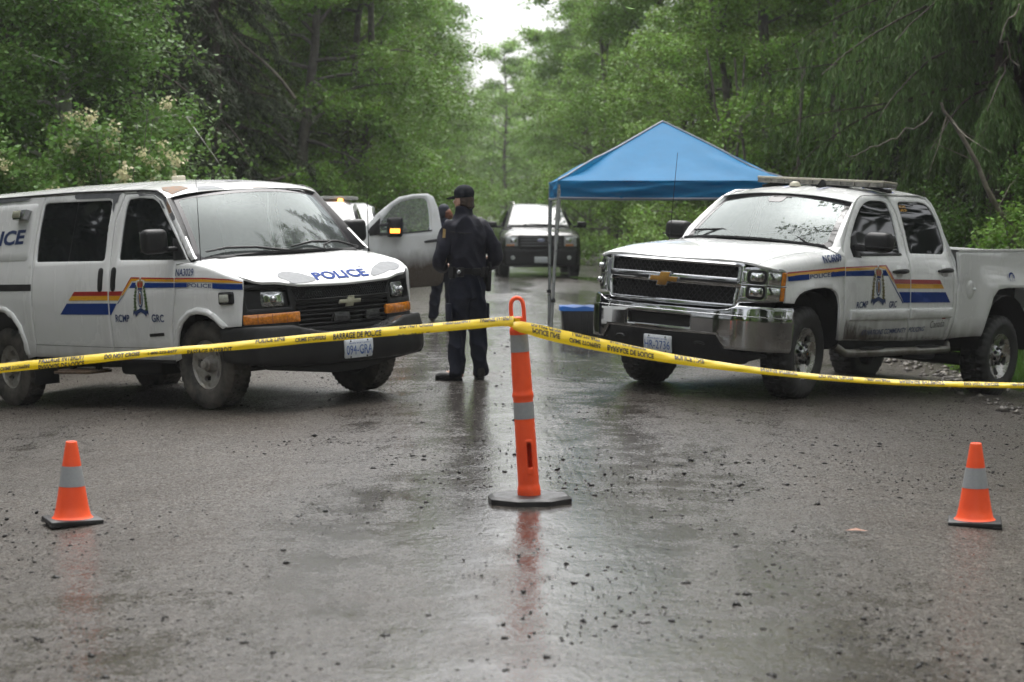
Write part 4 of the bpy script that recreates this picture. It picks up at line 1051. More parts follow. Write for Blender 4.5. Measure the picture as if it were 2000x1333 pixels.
        from_py('bed_rail', v, [(0, 1, 5, 4), (1, 2, 6, 5), (2, 3, 7, 6)], BLACK if s < 0 else PAINT, root)
        # graphics
        lat = lambda x: itp(x, [-.46, .50], [1.245, 1.155])
        if s == 1:
            st = [(-.51, lat(-.46) - .0), (.49, 1.160)]
            for nm_, o0, w_, m_, par in (('stripe', 0, .014, RED, fen), ('stripe', .014, .024, YEL, fen)):
                decal(nm_, SIDE, [(.49, 1.160 - o0), (-.508, 1.248 - o0), (-.508, 1.248 - o0 - w_), (.49, 1.160 - o0 - w_)], m_, fen, lift=.007)
            decal('stripe', SIDE, [(.482, 1.128), (.125, 1.158), (.125, 1.108), (.475, 1.080)], BLUE, fen, lift=.007)
            decal('stripe', SIDE, [(-.255, 1.192), (-.508, 1.212), (-.508, 1.166), (-.255, 1.145)], BLUE, fen, lift=.007)
            lettering('lettering', SIDE, 'POLICE', [(.112, 1.113), (-.243, 1.148), (-.243, 1.188), (.112, 1.153)], NAVYT, fen, bold=.025, lift=.008)
            fb = lambda x, z: zs(x) + .9 / (math.pi / 2) * math.asin(max(0, min(1, ((z - zs(x)) / (zc(x) - zs(x))))) ** (N_ / 2)) if z > zs(x) else z
            lettering('lettering', FEN, 'NC6009', [(-.13, fb(-.13, 1.262)), (-.44, fb(-.44, 1.292)), (-.45, fb(-.45, 1.358)), (-.14, fb(-.14, 1.327))], NAVYT, fen, bold=.04, lift=.012)
            T0, T1 = (-.528, 1.248), (-1.285, 1.295)      # thin line along the door, then the diagonal down
            seg = lambda o0, w_: [(T0[0], T0[1] - o0), (T1[0] - o0 * .0, T1[1] - o0), (-1.405 - (o0 > 0.01) * .02, 1.165 - o0 * .9), (-1.435 - (o0 > 0.01) * .02, 1.145 - o0 * .9)]
            decal('stripe', SIDE, [(-.528, 1.248), (-1.29, 1.297), (-1.435, 1.165), (-1.405, 1.165), (-1.272, 1.283), (-.528, 1.234)], RED, door1)
            decal('stripe', SIDE, [(-.528, 1.234), (-1.272, 1.283), (-1.405, 1.165), (-1.43, 1.125), (-1.265, 1.258), (-.528, 1.210)], YEL, door1)
            decal('stripe', SIDE, [(-.528, 1.208), (-1.268, 1.247), (-1.325, 1.195), (-.528, 1.163)], BLUE, door1)
            decal('stripe', SIDE, [(-1.310, 1.200), (-1.325, 1.195), (-1.62, .94), (-1.60, .94)], BLUE, door1)
            for x0, x1, dr_ in ((None, -1.745, door1), (-1.762, None, door2)):
                e0 = lambda z: -1.41 - (1.165 - z) * .92 if x0 is None else x0
                e1 = lambda z: -2.325 - (1.19 - z) * .96 if x1 is None else x1
                zz = lambda x, z: z + (-x - 1.41) * .028
                for zt, zb, m_ in ((1.165, 1.123, RED), (1.121, 1.078, YEL), (1.043, .940, BLUE)):
                    decal('stripe', SIDE, [(e0(zt), zz(e0(zt), zt)), (e1(zt), zz(e1(zt), zt)), (e1(zb), zz(e1(zb), zb)), (e0(zb), zz(e0(zb), zb))], m_, dr_)
            crest(SIDE, -1.13, 1.10, .36, door1, wreath=mat('crest_olive', (.13, .115, .03), .4, var=.4, vscale=120))
            lettering('lettering', SIDE, 'RCMP', [(-.74, .868), (-.945, .882), (-.945, .945), (-.74, .93)], NAVYT, door1, bold=.02)
            lettering('lettering', SIDE, 'GRC', [(-1.34, .887), (-1.485, .895), (-1.485, .96), (-1.34, .951)], NAVYT, door1, bold=.02)
            lettering('lettering', SIDE, 'ST NATIONS COMMUNITY', [(-.90, .615), (-1.745, .655), (-1.745, .705), (-.90, .662)], NAVYT, door1, bold=.016, shear=.3)
            lettering('lettering', SIDE, 'POLICING', [(-1.785, .659), (-2.10, .674), (-2.10, .722), (-1.785, .707)], NAVYT, door2, bold=.016, shear=.3)
            lettering('lettering', SIDE, 'Canada', [(-2.20, .705), (-2.49, .728), (-2.49, .800), (-2.20, .775)], mat('letter_grey', (.10, .10, .105), .4), door2)
            decal('flag', SIDE, [(-2.43, .802), (-2.50, .806), (-2.50, .822), (-2.43, .818)], RED, door2)
            lettering('lettering', SIDE, 'END GANG', [(-1.835, 1.872), (-1.965, 1.88), (-1.96, 1.905), (-1.83, 1.897)], YEL, door2, lift=-.009, bold=.02)
            lettering('lettering', SIDE, 'LIFE.CA', [(-1.84, 1.838), (-1.975, 1.846), (-1.97, 1.870), (-1.838, 1.862)], YEL, door2, lift=-.009, bold=.02)
            lettering('lettering', SIDE, '9-1-1', [(-3.80, 1.222), (-3.92, 1.228), (-3.92, 1.262), (-3.80, 1.256)], NAVYT, bs, lift=.012)
            ph = [(-3.86 + .065 * math.cos(t), 1.275 + .05 * math.sin(t)) for t in [math.pi * k / 10 for k in range(11)]]
            phi = [(-3.86 + .038 * math.cos(t), 1.275 + .026 * math.sin(t)) for t in [math.pi * (10 - k) / 10 for k in range(11)]]
            decal('handset_mark', SIDE, ph + [(-3.925, 1.262), (-3.895, 1.262)] + phi + [(-3.825, 1.262), (-3.795, 1.262)], BLUE, bs, lift=.012)
        # lamp, wrapping round the front corner
        lc = [(.90, .60), (.865, .72), (.83, .80), (.78, .875), (.70, .94), (.60, .985), (.50, 1.0)]
        cl = [0.0]
        for a, b in zip(lc, lc[1:]): cl.append(cl[-1] + math.dist(a, b))
        def plan(u, z, o=0.0, s=s):
            x = itp(u, cl, [p[0] for p in lc]); y = itp(u, cl, [p[1] for p in lc])
            return (x + o - .05 * (z - 1.0), s * y, z)
        LAMP = Surf(lambda u, z: plan(u, z), s)
        U = lambda y: itp(y, [p[1] for p in lc], cl)
        u1 = cl[-1] - .005; ua = U(.745)
        lo = [(ua - .02, .862), (u1, .892), (u1, 1.16), (u1 - .04, 1.182), (ua + .12, 1.186), (ua + .02, 1.176)]
        lamp = panel('headlight', LAMP, rounded(lo, .02), SILVER, root, step=.03, lift=-.006, depth=.05)
        for zz0, zz1 in ((1.035, 1.155), (.90, 1.022)):
            cx = ua + .14; r = rect(ua + .065, zz0 + .012, ua + .215, zz1 - .006, .04)
            panel('lamp_ring', LAMP, inset(r, -.014), BLACK, lamp, lift=.001, depth=.004)
            panel('lamp_reflector', LAMP, r, BULB, lamp, lift=.005, depth=.004, bev=.012)
            q = LAMP.pt(cx, (zz0 + zz1) / 2, .012)
            bm = bmesh.new(); bmesh.ops.create_uvsphere(bm, u_segments=12, v_segments=8, radius=.028, matrix=Matrix.Translation(q)); from_bm('bulb', bm, CHROME, lamp, 60)
            panel('corner_reflector', LAMP, rect(ua + .24, zz0, u1 - .075, zz1 - .006, .012), BULB, lamp, lift=.002, depth=.002)
            panel('turn_signal', LAMP, rect(u1 - .070, zz0 - .002, u1 - .012, zz1, .008), AMBER, lamp, lift=.004, depth=.004)
            panel('inner_reflector', LAMP, rect(ua + .0, zz0 + .008, ua + .05, zz1 - .012, .012), BULB, lamp, lift=.003, depth=.002)
        panel('lamp_divider', LAMP, [(ua - .015, 1.020), (u1 - .004, 1.024), (u1 - .004, 1.034), (ua - .015, 1.030)], CHROME, lamp, lift=.006, depth=.006, bev=.002)
        lens = mat('lens_glass', (.95, .97, .97), .03, trans=1.0, spec=.5)
        # mirror
        bm = bmesh.new(); bm_box(bm, (-.80, s * 1.15, 1.50), (.17, .27, .185), .062, seg=4)
        mh = from_bm('mirror', bm, BLACK, root, 60)
        bm = bmesh.new(); bm_box(bm, (-.80, s * 1.15, 1.452), (.175, .275, .012), .004); from_bm('mirror_seam', bm, TRIM, mh)
        bm = bmesh.new(); bm_box(bm, (-.79, s * .985, 1.44), (.10, .16, .07), .02); from_bm('mirror_arm', bm, BLACK, mh)
        box('mirror_glass', (-.893, s * 1.16, 1.51), (.008, .2, .13), CHROME, mh, .003)
        # running board
        P = [(-.52, s * .93, .50), (-.60, s * .985, .445), (-.75, s * 1.0, .445), (-2.45, s * 1.0, .495), (-2.60, s * .985, .497), (-2.68, s * .93, .55)]
        sb = tube('running_board', P, .04, mat('step_tube', (.30, .295, .27), .35, .8, col2=(.14, .125, .1), vscale=5), root, 12)
        for x in (-1.05, -2.15):
            bm = bmesh.new(); bm_box(bm, (x, s * 1.0, .487 + (-.75 - x) * .029), (.42, .075, .012), .004, Matrix.Rotation(R(1.7), 4, 'Y')); from_bm('step_pad', bm, BLACK, sb)
            box('step_bracket', (x, s * .90, .47), (.06, .2, .05), UNDER, sb)
        panel('rocker', SIDE, [(-.54, .47), (-2.62, .52), (-2.62, .60), (-.54, .56)], UNDER, root, lift=-.02, depth=.02)
        # wheel well liner
        for wx, r_ in ((-.03, .50), (-3.92, .58)):
            pts = [(wx + r_ * math.cos(t), .50 + r_ * math.sin(t)) for t in [math.pi * k / 12 for k in range(13)]]
            v = [(x, s * yy, z) for x, z in pts for yy in (.955, .5)]
            f = [(2 * k, 2 * k + 1, 2 * k + 3, 2 * k + 2) for k in range(12)]
            from_py('wheel_liner', v, f, UNDER, root, 60)
    # roof
    rx = [-.94, -1.1, -1.65, -2.30, -2.46, -2.54]; rz_ = [1.868, 1.945, 1.99, 2.02, 2.01, 1.95]
    def rf(x, t):
        zr = itp(-x, [-k for k in rx], rz_); yr = Y(x, zr)
        xx = x + (.05 * (1 - t * t) * max(0, 1 - (-.94 - x) / .4) if x > -1.34 else 0)
        c = .055 if x > -2.4 else itp(-x, [2.4, 2.54], [.055, .02])
        zl = itp(-x, [.94, 1.3, 1.65, 2.3, 2.46, 2.54], [1.868, 1.958, 1.99, 2.02, 2.01, 1.95])
        zz = zl + c * (1 - abs(t) ** 2.4)
        if x > -1.3: zz = min(zz, 1.926 - .055 * t * t + (-.94 - x) * .20 + .01)
        return (xx, t * yr, zz)
    ROOF = Surf(rf, 1)
    roof = panel('roof', ROOF, [(-.945, t / 10) for t in range(-10, 11)] + [(-2.54, t / 10) for t in range(10, -11, -1)], PAINT, root, step=.06, bev=0, depth=.006, smooth=60)
    for s in (-1, 1):
        decal('stripe', ROOF, [(-1.2, s * .25), (-1.2, s * .32), (-1.42, s * .32), (-1.42, s * .25)], mat('worn_blue', (.22, .25, .42), .4, col2=(.7, .7, .72), vscale=30), roof)
    decal('stripe', ROOF, [(-1.85, -.72), (-1.85, .9), (-1.95, .9), (-1.95, -.72)], BLUE, roof)
    WS = Surf(lambda t, v: ((-.35 - .13 * t * t) * (1 - v) + (-.925 - .075 * t * t) * v + .02 * math.sin(math.pi * v), (.835 * (1 - v) + .712 * v) * t, (1.440 - .025 * t * t) * (1 - v) + (1.923 - .048 * t * t) * v + .008 * math.sin(math.pi * v)), 1)
    FRIT = mat('frit_glass', (.045, .042, .045), .04, spec=.6)
    WGL = windscreen_glass()
    panel('windscreen_surround', WS, rect(-1, 0, 1, 1), FRIT, root, [rounded([(-.93, .05), (.93, .05), (.93, .93), (-.93, .93)], .09, 5)], step=.12, depth=.015, bev=0, smooth=60)
    ws = panel('windscreen', WS, rect(-.945, .035, .945, .945), WGL, root, step=.12, lift=-.002, depth=0, bev=0, smooth=60)
    decal('sensor_patch', WS, rounded([(-.20, .93), (.08, .93), (.05, .80), (-.17, .80)], .05), FRIT, ws, lift=.001)
    decal('sticker', WS, rect(.80, .82, .85, .88), WHITE, ws, lift=.001)
    COWL = Surf(lambda t, v: (-.27 - .17 * t * t - .10 * v, .80 * t, 1.452 - .03 * t * t - .02 * math.sin(math.pi * v)), 1)
    panel('cowl', COWL, rect(-1, -.3, 1, 1.2), BLACK, root, step=.1, depth=.02, bev=0)
    for pts in ([(-.46, -.72, 1.505), (-.49, -.40, 1.53), (-.42, -.20, 1.475), (-.36, -.16, 1.455)], [(-.44, .02, 1.495), (-.50, .35, 1.53), (-.46, .50, 1.485), (-.42, .60, 1.445)]):
        tube('wiper', pts, .011, BLACK, root, 6)
    for s in (-1, 1):     # A-pillar skins between windscreen and cab side
        V = []; n = 8
        ed = [(-.53, 1.42), (-.55, 1.505), (-.67, 1.63), (-.805, 1.75), (-.94, 1.868)]
        for k in range(n + 1):
            v = k / n; p = WS.pt(s * 1.0, v); q = itp(v, [0, .2, .45, .72, 1], [0, 1, 2, 3, 4])
            x = itp(q, range(5), [e[0] for e in ed]); z = itp(q, range(5), [e[1] for e in ed])
            o = Vector((x, s * Y(x, z), z)); m_ = (p + o) / 2 + Vector((.012, s * .008, .004))
            V += [p, m_, o]
        fe = lambda x, y: Vector((x, s * y, itp(x, [-.55, -.42, -.36], [1.425, 1.405, 1.400])))
        from_py('pillar_foot', [WS.pt(s * 1.0, .03), Vector((-.53, s * Y(-.53, 1.43), 1.43)), Vector((-.515, s * .962, 1.345)), Vector((-.42, s * .93, 1.372)), Vector((-.40, s * .84, 1.412))], [(0, 1, 2, 3, 4)], PAINT, root, 0)
        from_py('windscreen_pillar', V, [(3 * k + j, 3 * k + j + 1, 3 * k + j + 4, 3 * k + j + 3) for k in range(n) for j in (0, 1)], PAINT, root, 60)
    # grille
    GR = Surf(lambda y, z: (.955 - .22 * y * y - .06 * max(0, z - 1.05), y, z), 1)
    surround = panel('grille_surround', GR, rounded([(-.70, .80), (.70, .80), (.735, .86), (.755, 1.0), (.755, 1.212), (-.755, 1.212), (-.755, 1.0), (-.735, .86)], .03), CHROME, root,
                     [rounded([(-.70, 1.076), (.70, 1.076), (.70, 1.180), (-.70, 1.180)], .012), rounded([(-.675, .842), (.675, .842), (.69, .994), (-.69, .994)], .012)], step=.06, depth=.05, bev=.010)
    panel('grille_bar', GR, [(-.70, 1.022), (.70, 1.022), (.70, 1.046), (-.70, 1.046)], BLACK, surround, lift=.004, depth=.01)
    panel('grille_backing', GR, rect(-.72, .82, .72, 1.2), UNDER, surround, lift=-.05, depth=0, bev=0)
    def honey(y0, y1, z0, z1):
        bm = bmesh.new(); n = int((y1 - y0) / .055)
        for k in range(-3, n + 1):
            for sl in (1, -1):
                a = y0 + k * .055; pts = []
                for q in range(7):
                    z = z0 + (z1 - z0) * q / 6; y = a + sl * (z - z0) * .9 + (0 if sl > 0 else (z1 - z0) * .9)
                    if y0 <= y <= y1: pts.append(GR.pt(y, z, -.028))
                if len(pts) > 1: bm_tube(bm, pts, .0058, 4, False)
        o = from_bm('grille_mesh', bm, BLACK, surround, 60); o['kind'] = 'stuff'
    honey(-.70, .70, 1.074, 1.182); honey(-.69, .69, .84, .996)
    bowtie(GR, -.02, 1.022, .30, .115, surround, GOLD, .012)
    # bumper
    bc = [(1.03, 0), (1.018, .3), (.972, .6), (.925, .75), (.865, .85), (.79, .92), (.69, .975), (.5, 1.005), (.355, 1.015)]
    bl = [0.0]
    for a, b in zip(bc, bc[1:]): bl.append(bl[-1] + math.dist(a, b))
    def bf(u, z):
        a = abs(u); x = itp(a, bl, [p[0] for p in bc]); y = itp(a, bl, [p[1] for p in bc])
        o = itp(z, [.28, .42, .56, .70, .735, .745, .815, .85], [-.05, -.015, .0, .008, .010, -.002, -.004, -.022])
        f = min(1, max(0, (.78 - a) / .5) + .35)
        return (x + o * (1 if a < .9 else .3), math.copysign(y + o * (0 if a < .9 else .8), u), z)
    BUMP = Surf(bf, 1)
    UB = lambda y: itp(abs(y), [p[1] for p in bc], bl) * (1 if y >= 0 else -1)
    W = bl[-1]
    top = [(W, .845), (UB(.76), .835), (UB(.69), .80), (UB(.6), .785), (0, .783)]
    poly = [(0, .555), (UB(.595), .56), (UB(.68), .445), (W - .02, .435), (W, .46)] + top
    poly = poly + [(-a, b) for a, b in poly[::-1] if a > 0]
    bump = panel('bumper', BUMP, poly, CHROME, root, [rounded([(-.355, .605), (.345, .605), (.345, .715), (-.355, .715)], .02)], step=.04, depth=.06, bev=.004, smooth=50)
    panel('bumper_slot', BUMP, rect(-.42, .58, .42, .74), UNDER, bump, lift=-.055, depth=0, bev=0)
    bm = bmesh.new(); bm_tube(bm, [BUMP.pt(a, .742, .002) for a in [W * k / 24 * .97 for k in range(-24, 25)]], .006, 6); from_bm('bumper_crease', bm, CHROME, bump, 80)
    val = panel('valance', BUMP, rounded([(-.80, .30), (-.3, .262), (.3, .262), (.80, .30), (1.15, .40), (UB(.66), .44), (UB(.585), .575), (-UB(.585), .575), (-UB(.66), .44), (-1.15, .40)], .02), BLACK, root, step=.08, lift=-.02, depth=.05, bev=.008)
    for s in (-1, 1):
        panel('tow_hook_pocket', BUMP, rect(s * .44 - .09, .44, s * .44 + .09, .51, .015), UNDER, val, lift=-.016, depth=0, bev=0)
        P = [BUMP.pt(s * .44 + .05 * math.cos(t), .463 + .02 * math.sin(t), .0) for t in [math.pi * k / 8 for k in range(9)]]
        tube('tow_hook', P, .010, TRIM, val, 6)
    plate(BUMP, .01, .435, 'HR-2736', root)
    # roof fittings
    lb = tag(empty('light_bar', parent=root), None)
    lb.matrix_parent_inverse = Matrix()
    bpy.data.objects.remove(lb)
    LBL = mat('smoked_lens', (.20, .19, .165), .12, .0, col2=(.10, .098, .09), vscale=16, coat=.8)
    lb = box('light_bar', (-1.6, .03, 2.098), (.27, 1.47, .022), mat('bar_cover', (.40, .37, .29), .3, var=.15, vscale=12), root, .010)
    n = 9
    for k in range(n):
        yy = .03 + (k - (n - 1) / 2) * 1.46 / n
        box('light_module', (-1.6, yy, 2.068), (.265, 1.46 / n - .006, .045), LBL, lb, .004)
    for s in (-1, 1):
        bm = bmesh.new(); bm_box(bm, (-1.6, .03 + s * .58, 2.035), (.10, .30, .035), .012, Matrix.Rotation(s * -.16, 4, 'X')); from_bm('bar_foot', bm, BLACK, lb)
    ROOFZ = lambda x, y: rf(x, y / .7)[2]
    ca = lathe('roof_beacon', [(.055, 0), (.055, .014), (.042, .04), (.02, .05), (0, .05)], mat('cream_dome', (.62, .58, .46), .35), root, 20, center=(-1.30, -.14, ROOFZ(-1.3, 0) - .004))
    bm = bmesh.new(); v = [(-1.20, .16, 0), (-1.38, .14, 0), (-1.38, .18, 0), (-1.30, .16, .085), (-1.35, .16, .085)]
    z0 = ROOFZ(-1.3, .16) - .005
    vv = [bm.verts.new((a, b, c + z0)) for a, b, c in v]
    for f in ((0, 3, 1), (0, 2, 3), (3, 4, 1), (3, 2, 4), (1, 4, 2)): bm.faces.new([vv[i] for i in f])
    from_bm('shark_fin_antenna', bm, BLACK, root)
    tube('whip_antenna', [(-.24, -.86, 1.36), (-.25, -.86, 1.42), (-.27, -.86, 2.24)], [.010, .004, .0025], BLACK, root, 6)
    # dark core boxes added inside to stop light passing, chassis
    bm = bmesh.new()
    bm_box(bm, (-.08, 0, .84), (1.55, 1.55, .42), .05); bm_box(bm, (-1.6, 0, .95), (2.1, 1.78, .74), .05); bm_box(bm, (-2.18, 0, 1.55), (.62, 1.36, .72), .1, taper=(.78, .88))
    bm_box(bm, (-3.95, 0, .98), (2.3, 1.0, .42), .02)
    bm_box(bm, (-2.2, .43, .52), (5.2, .1, .16), .01); bm_box(bm, (-2.2, -.43, .52), (5.2, .1, .16), .01)
    bm_box(bm, (.25, 0, .50), (.9, 1.1, .22), .04); bm_box(bm, (-3.9, 0, .36), (.16, 1.6, .14), .05); bm_box(bm, (0, 0, .42), (.14, 1.6, .12), .04)
    bm_box(bm, (-2.55, .55, .50), (.7, .35, .26), .05)
    from_bm('chassis_core', bm, UNDER, root)
    bm = bmesh.new(); bm_box(bm, (-5.02, 0, 1.15), (.06, 1.86, .84), .012, Matrix.Rotation(R(-1.5), 4, 'Y')); from_bm('tailgate', bm, PAINT, root)
    from_py('cab_rear', [(-2.535, -.70, 1.96), (-2.535, .70, 1.96), (-2.71, .95, 1.38), (-2.71, -.95, 1.38), (-2.70, .97, .7), (-2.70, -.97, .7)], [(0, 1, 2, 3), (3, 2, 4, 5)], PAINT, root)
    from_py('bed_floor', [(-2.74, -.9, 1.10), (-2.74, .9, 1.10), (-5.0, .9, 1.2), (-5.0, -.9, 1.2)], [(0, 1, 2, 3)], BLACK, root)
    cabin_fittings(root, -1.55, 1.52, -.90, 1.43, -.66, 1.355, .72)
    w = truck_wheel()
    for k, (x, y, z, st) in enumerate([(0, .80, .43, .14), (0, -.80, .43, .14), (-3.9, .80, .43, 0), (-3.9, -.80, .43, 0)]):
        put_wheel(w, root, x, y, z, st, y > 0, k == 0)
    return root
truck = build_truck()
# ================================================================ white police van
def build_van():
    root = thing('police_van', 'white police van with grey primer patches, black grille and bumper, parked sideways on the left', 'van',
                 M=M_pose((-1.959, 18.039, .006), -47.512, -2.968, 2.08))
    PAINT = dirty_paint('van_paint', (0.81, 0.82, 0.82), .30, .62, mud=(.16, .145, .125), amount=.60, streak=.25, base_dirt=.04)
    planx, plany = [.34, .42, .52, .62, .68, .75, .80], [1.02, .99, .965, .92, .87, .80, .72]
    def Y(x, z):
        y = itp(z, [.3, .45, .6, .8, 1.0, 1.15, 1.3, 1.4, 1.7, 1.9, 2.05], [.95, .97, .985, 1.0, 1.0, .985, .957, .93, .86, .81, .765])
        y -= .012 * math.exp(-((z - 1.29) / .012) ** 2)
        if x > .34: y = min(y, itp(x, planx, plany))
        return y
    zs = lambda x: itp(x, [-.1, .2, .4, .6, .7], [1.25, 1.205, 1.16, 1.09, 1.045])
    zc = lambda x: itp(x, [0, .1, .3, .5, .65, .78, .84, .88], [1.325, 1.312, 1.272, 1.215, 1.155, 1.09, 1.05, 1.02])
    N_ = 2.8; E = .20
    def arc(x, th, sg):
        c, q = max(0, math.cos(th)), max(0, math.sin(th)); z0 = zs(x)
        return (x, sg * Y(x, z0) * c ** (2 / N_), z0 + (zc(x) - z0) * q ** (2 / N_))
    HOOD = Surf(lambda x, w: arc(x, math.pi / 2 * (1 - abs(w)), 1 if w >= 0 else -1), 1)
    wl_ = 1 - E / .9
    ws_ = [wl_ * (-1 + k / 10) for k in range(21)]
    fx = lambda w: itp(abs(w), [0, .4, .62, .78, .9], [.875, .855, .80, .74, .66])
    rx_ = lambda w: itp(abs(w), [0, .4, .78], [.11, .06, -.03])
    hood = panel('hood', HOOD, [(fx(w), w) for w in ws_] + [(rx_(w), w) for w in ws_[::-1]], PAINT, root, step=.05, bev=.005)
    decal('primer_patch', HOOD, rounded([(.84, -.50), (.72, -.44), (.655, -.33), (.65, -.25), (.70, -.18), (.78, -.155), (.835, -.17), (.85, -.30)], .05), GREYP, hood, lift=.0035)
    decal('primer_patch', HOOD, rounded([(.83, .22), (.72, .24), (.64, .31), (.56, .40), (.55, .56), (.60, .655), (.68, .63), (.745, .54), (.73, .47), (.79, .41), (.80, .36), (.82, .30)], .05), GREYP, hood, lift=.0035)
    HY = Surf(lambda x, y: arc(x, math.acos(min(1, (abs(y) / Y(x, zs(x))) ** (N_ / 2))), 1 if y >= 0 else -1), 1)
    lettering('lettering', HY, 'POLICE', [(.830, -.27), (.822, .315), (.70, .33), (.712, -.25)], BLUE, hood, bold=.035, lift=.0055)
    decal('paint_chip', HOOD, circle(.012, 7, .665, .16), PRIMD, hood, lift=.004)
    for s in (-1, 1):
        SIDE = Surf(lambda x, z: (x, s * Y(x, z), z), -s)
        def ff(x, b):
            z0 = zs(x)
            if b <= z0: return (x, s * Y(x, b), b)
            return arc(x, min(1.57, (b - z0) / .9 * math.pi / 2), s)
        FEN = Surf(ff, -s)
        up = lambda x: (x, zs(x) + E)
        arch = [(-.285, .44), (-.285, .58), (-.225, .72), (-.11, .81), (.0, .845), (.10, .85), (.27, .81), (.38, .76), (.45, .71)]
        fen = panel('fender', FEN, [(-.355, .42), (-.352, .52), (-.34, .68), (-.272, .92), (-.247, 1.01), (-.250, 1.262), (-.06, 1.40), up(-.02), up(.2), up(.4), up(.55), (.635, zs(.635) + .15), (.645, zs(.645) + .05), (.642, 1.0), (.612, .715), (.45, .71)] + arch[::-1][1:], PAINT, root, step=.05)
        lipo = [(-.35, .50), (-.28, .68), (-.19, .79), (-.05, .865), (.09, .89), (.25, .87), (.37, .82), (.49, .72)]
        lipi = [(-.285, .50), (-.225, .66), (-.145, .755), (-.03, .818), (.09, .835), (.24, .815), (.34, .772), (.44, .70)]
        panel('arch_lip', SIDE, lipo + lipi[::-1], PAINT, fen, lift=.022, depth=.022, bev=.012, step=.06)
        w1 = rounded([(-1.205, 1.335), (-1.21, 1.58), (-1.197, 1.80), (-1.165, 1.875), (-.99, 1.88), (-.76, 1.86), (-.645, 1.81), (-.55, 1.72), (-.085, 1.298)], .03, 3)
        d1 = [(-.362, .43), (-.36, .52), (-.348, .68), (-.280, .92), (-.256, 1.01), (-.258, 1.27), (-.055, 1.283), (-.52, 1.748), (-.615, 1.84), (-.75, 1.895), (-.93, 1.915), (-1.235, 1.925), (-1.345, 1.69), (-1.352, 1.43), (-1.325, 1.10), (-1.33, .85), (-1.33, .53), (-1.36, .44)]
        door1 = panel('door', SIDE, d1, PAINT, root, [w1], step=.06)
        panel('window', SIDE, inset(w1, -.02), GLASSD, door1, lift=-.012, depth=.01, bev=0, step=.08)
        panel('mirror_sail', SIDE, [(-.30, 1.30), (-.36, 1.50), (-.30, 1.49), (-.10, 1.305)], BLACK, door1, lift=.003, depth=.014)
        w2 = rounded([(-2.70, 1.365), (-2.715, 1.51), (-2.71, 1.69), (-2.685, 1.905), (-2.64, 1.922), (-1.49, 1.885), (-1.445, 1.86), (-1.46, 1.63), (-1.45, 1.35), (-1.48, 1.335)], .025, 3)
        d2 = [(-1.372, .44), (-1.342, .53), (-1.342, .85), (-1.337, 1.10), (-1.364, 1.43), (-1.357, 1.69), (-1.25, 1.93), (-1.30, 1.947), (-2.68, 1.985), (-2.745, 1.82), (-2.775, 1.48), (-2.745, 1.24), (-2.735, 1.14), (-2.735, .69), (-2.73, .57), (-2.76, .46)]
        door2 = panel('sliding_door', SIDE, d2, PAINT, root, [w2], step=.07)
        panel('window', SIDE, inset(w2, -.02), GLASSD, door2, lift=-.012, depth=.01, bev=0, step=.1)
        decal('window_seam', SIDE, [(-2.06, 1.905), (-2.068, 1.905), (-2.108, 1.34), (-2.10, 1.34)], TRIM, door2, lift=-.009)
        ra = [(-2.935, .44), (-2.95, .55), (-2.985, .66), (-3.05, .76), (-3.18, .86), (-3.30, .90), (-3.43, .915), (-3.56, .90), (-3.68, .86), (-3.81, .76), (-3.88, .66), (-3.915, .55), (-3.93, .44)]
        qt = panel('rear_quarter', SIDE, [(-2.77, .46), (-2.742, .57), (-2.747, .69), (-2.747, 1.14), (-2.757, 1.24), (-2.787, 1.48), (-2.757, 1.82), (-2.70, 1.985), (-4.78, 2.03), (-4.84, 1.95), (-4.86, .50)] + ra[::-1], PAINT, root, step=.08)
        panel('window_blank', SIDE, rounded([(-4.6, 1.965), (-2.80, 1.925), (-2.815, 1.83), (-2.845, 1.5), (-2.865, 1.385), (-4.6, 1.405)], .06), PAINT, qt, lift=.006, depth=.006, bev=.004)
        rl = [(-2.88, .48), (-2.895, .60), (-2.965, .765), (-3.09, .88), (-3.24, .945), (-3.43, .965), (-3.62, .945), (-3.77, .88), (-3.895, .765), (-3.965, .60), (-3.98, .48)]
        panel('arch_lip', SIDE, rl + [(x + (-3.43 - x) * .105, z + (.44 - z) * .105) for x, z in rl[::-1]], PAINT, qt, lift=.022, depth=.022, bev=.012, step=.06)
        panel('slide_rail', SIDE, [(-2.75, 1.092), (-4.5, 1.12), (-4.5, 1.19), (-2.75, 1.155)], UNDER, qt, lift=.002, depth=.002, bev=0)
        top = [(.035, 1.30), (-.25, 1.575), (-.53, 1.85), (-.60, 1.887), (-.71, 1.925), (-.93, 1.945), (-1.67, 1.975), (-2.14, 1.99), (-2.71, 2.0)]
        bot = [(-2.69, 1.992), (-1.30, 1.954), (-1.24, 1.932), (-.93, 1.922), (-.745, 1.902), (-.608, 1.848), (-.514, 1.757), (-.035, 1.292)]
        rail = panel('roof_rail', SIDE, top + bot, PAINT, root, step=.06, bev=.002)
        gut = bmesh.new(); bm_tube(gut, [SIDE.pt(x, z, .004) for x, z in [(-.55, 1.855), (-.61, 1.890), (-.71, 1.925), (-.93, 1.944), (-1.67, 1.974), (-2.14, 1.99), (-2.71, 2.0), (-4.78, 2.03)]], .009, 6); from_bm('drip_rail', gut, TRIM, root, 60)
        panel('sill_trim', SIDE, [(-.362, .40), (-2.76, .43), (-2.77, .45), (-.362, .425)], UNDER, root, lift=-.01, depth=.03, bev=0)
        for x in (-.5, 1): pass
        decal('crease_shade_line', SIDE, [(-.36, .535), (-1.325, .545), (-1.325, .549), (-.36, .539)], TRIM, door1, lift=.0025)  # flat dark line: the shade of the pressed crease put into colour
        decal('crease_shade_line', SIDE, [(-1.345, .545), (-2.73, .575), (-2.73, .579), (-1.345, .549)], TRIM, door2, lift=.0025)
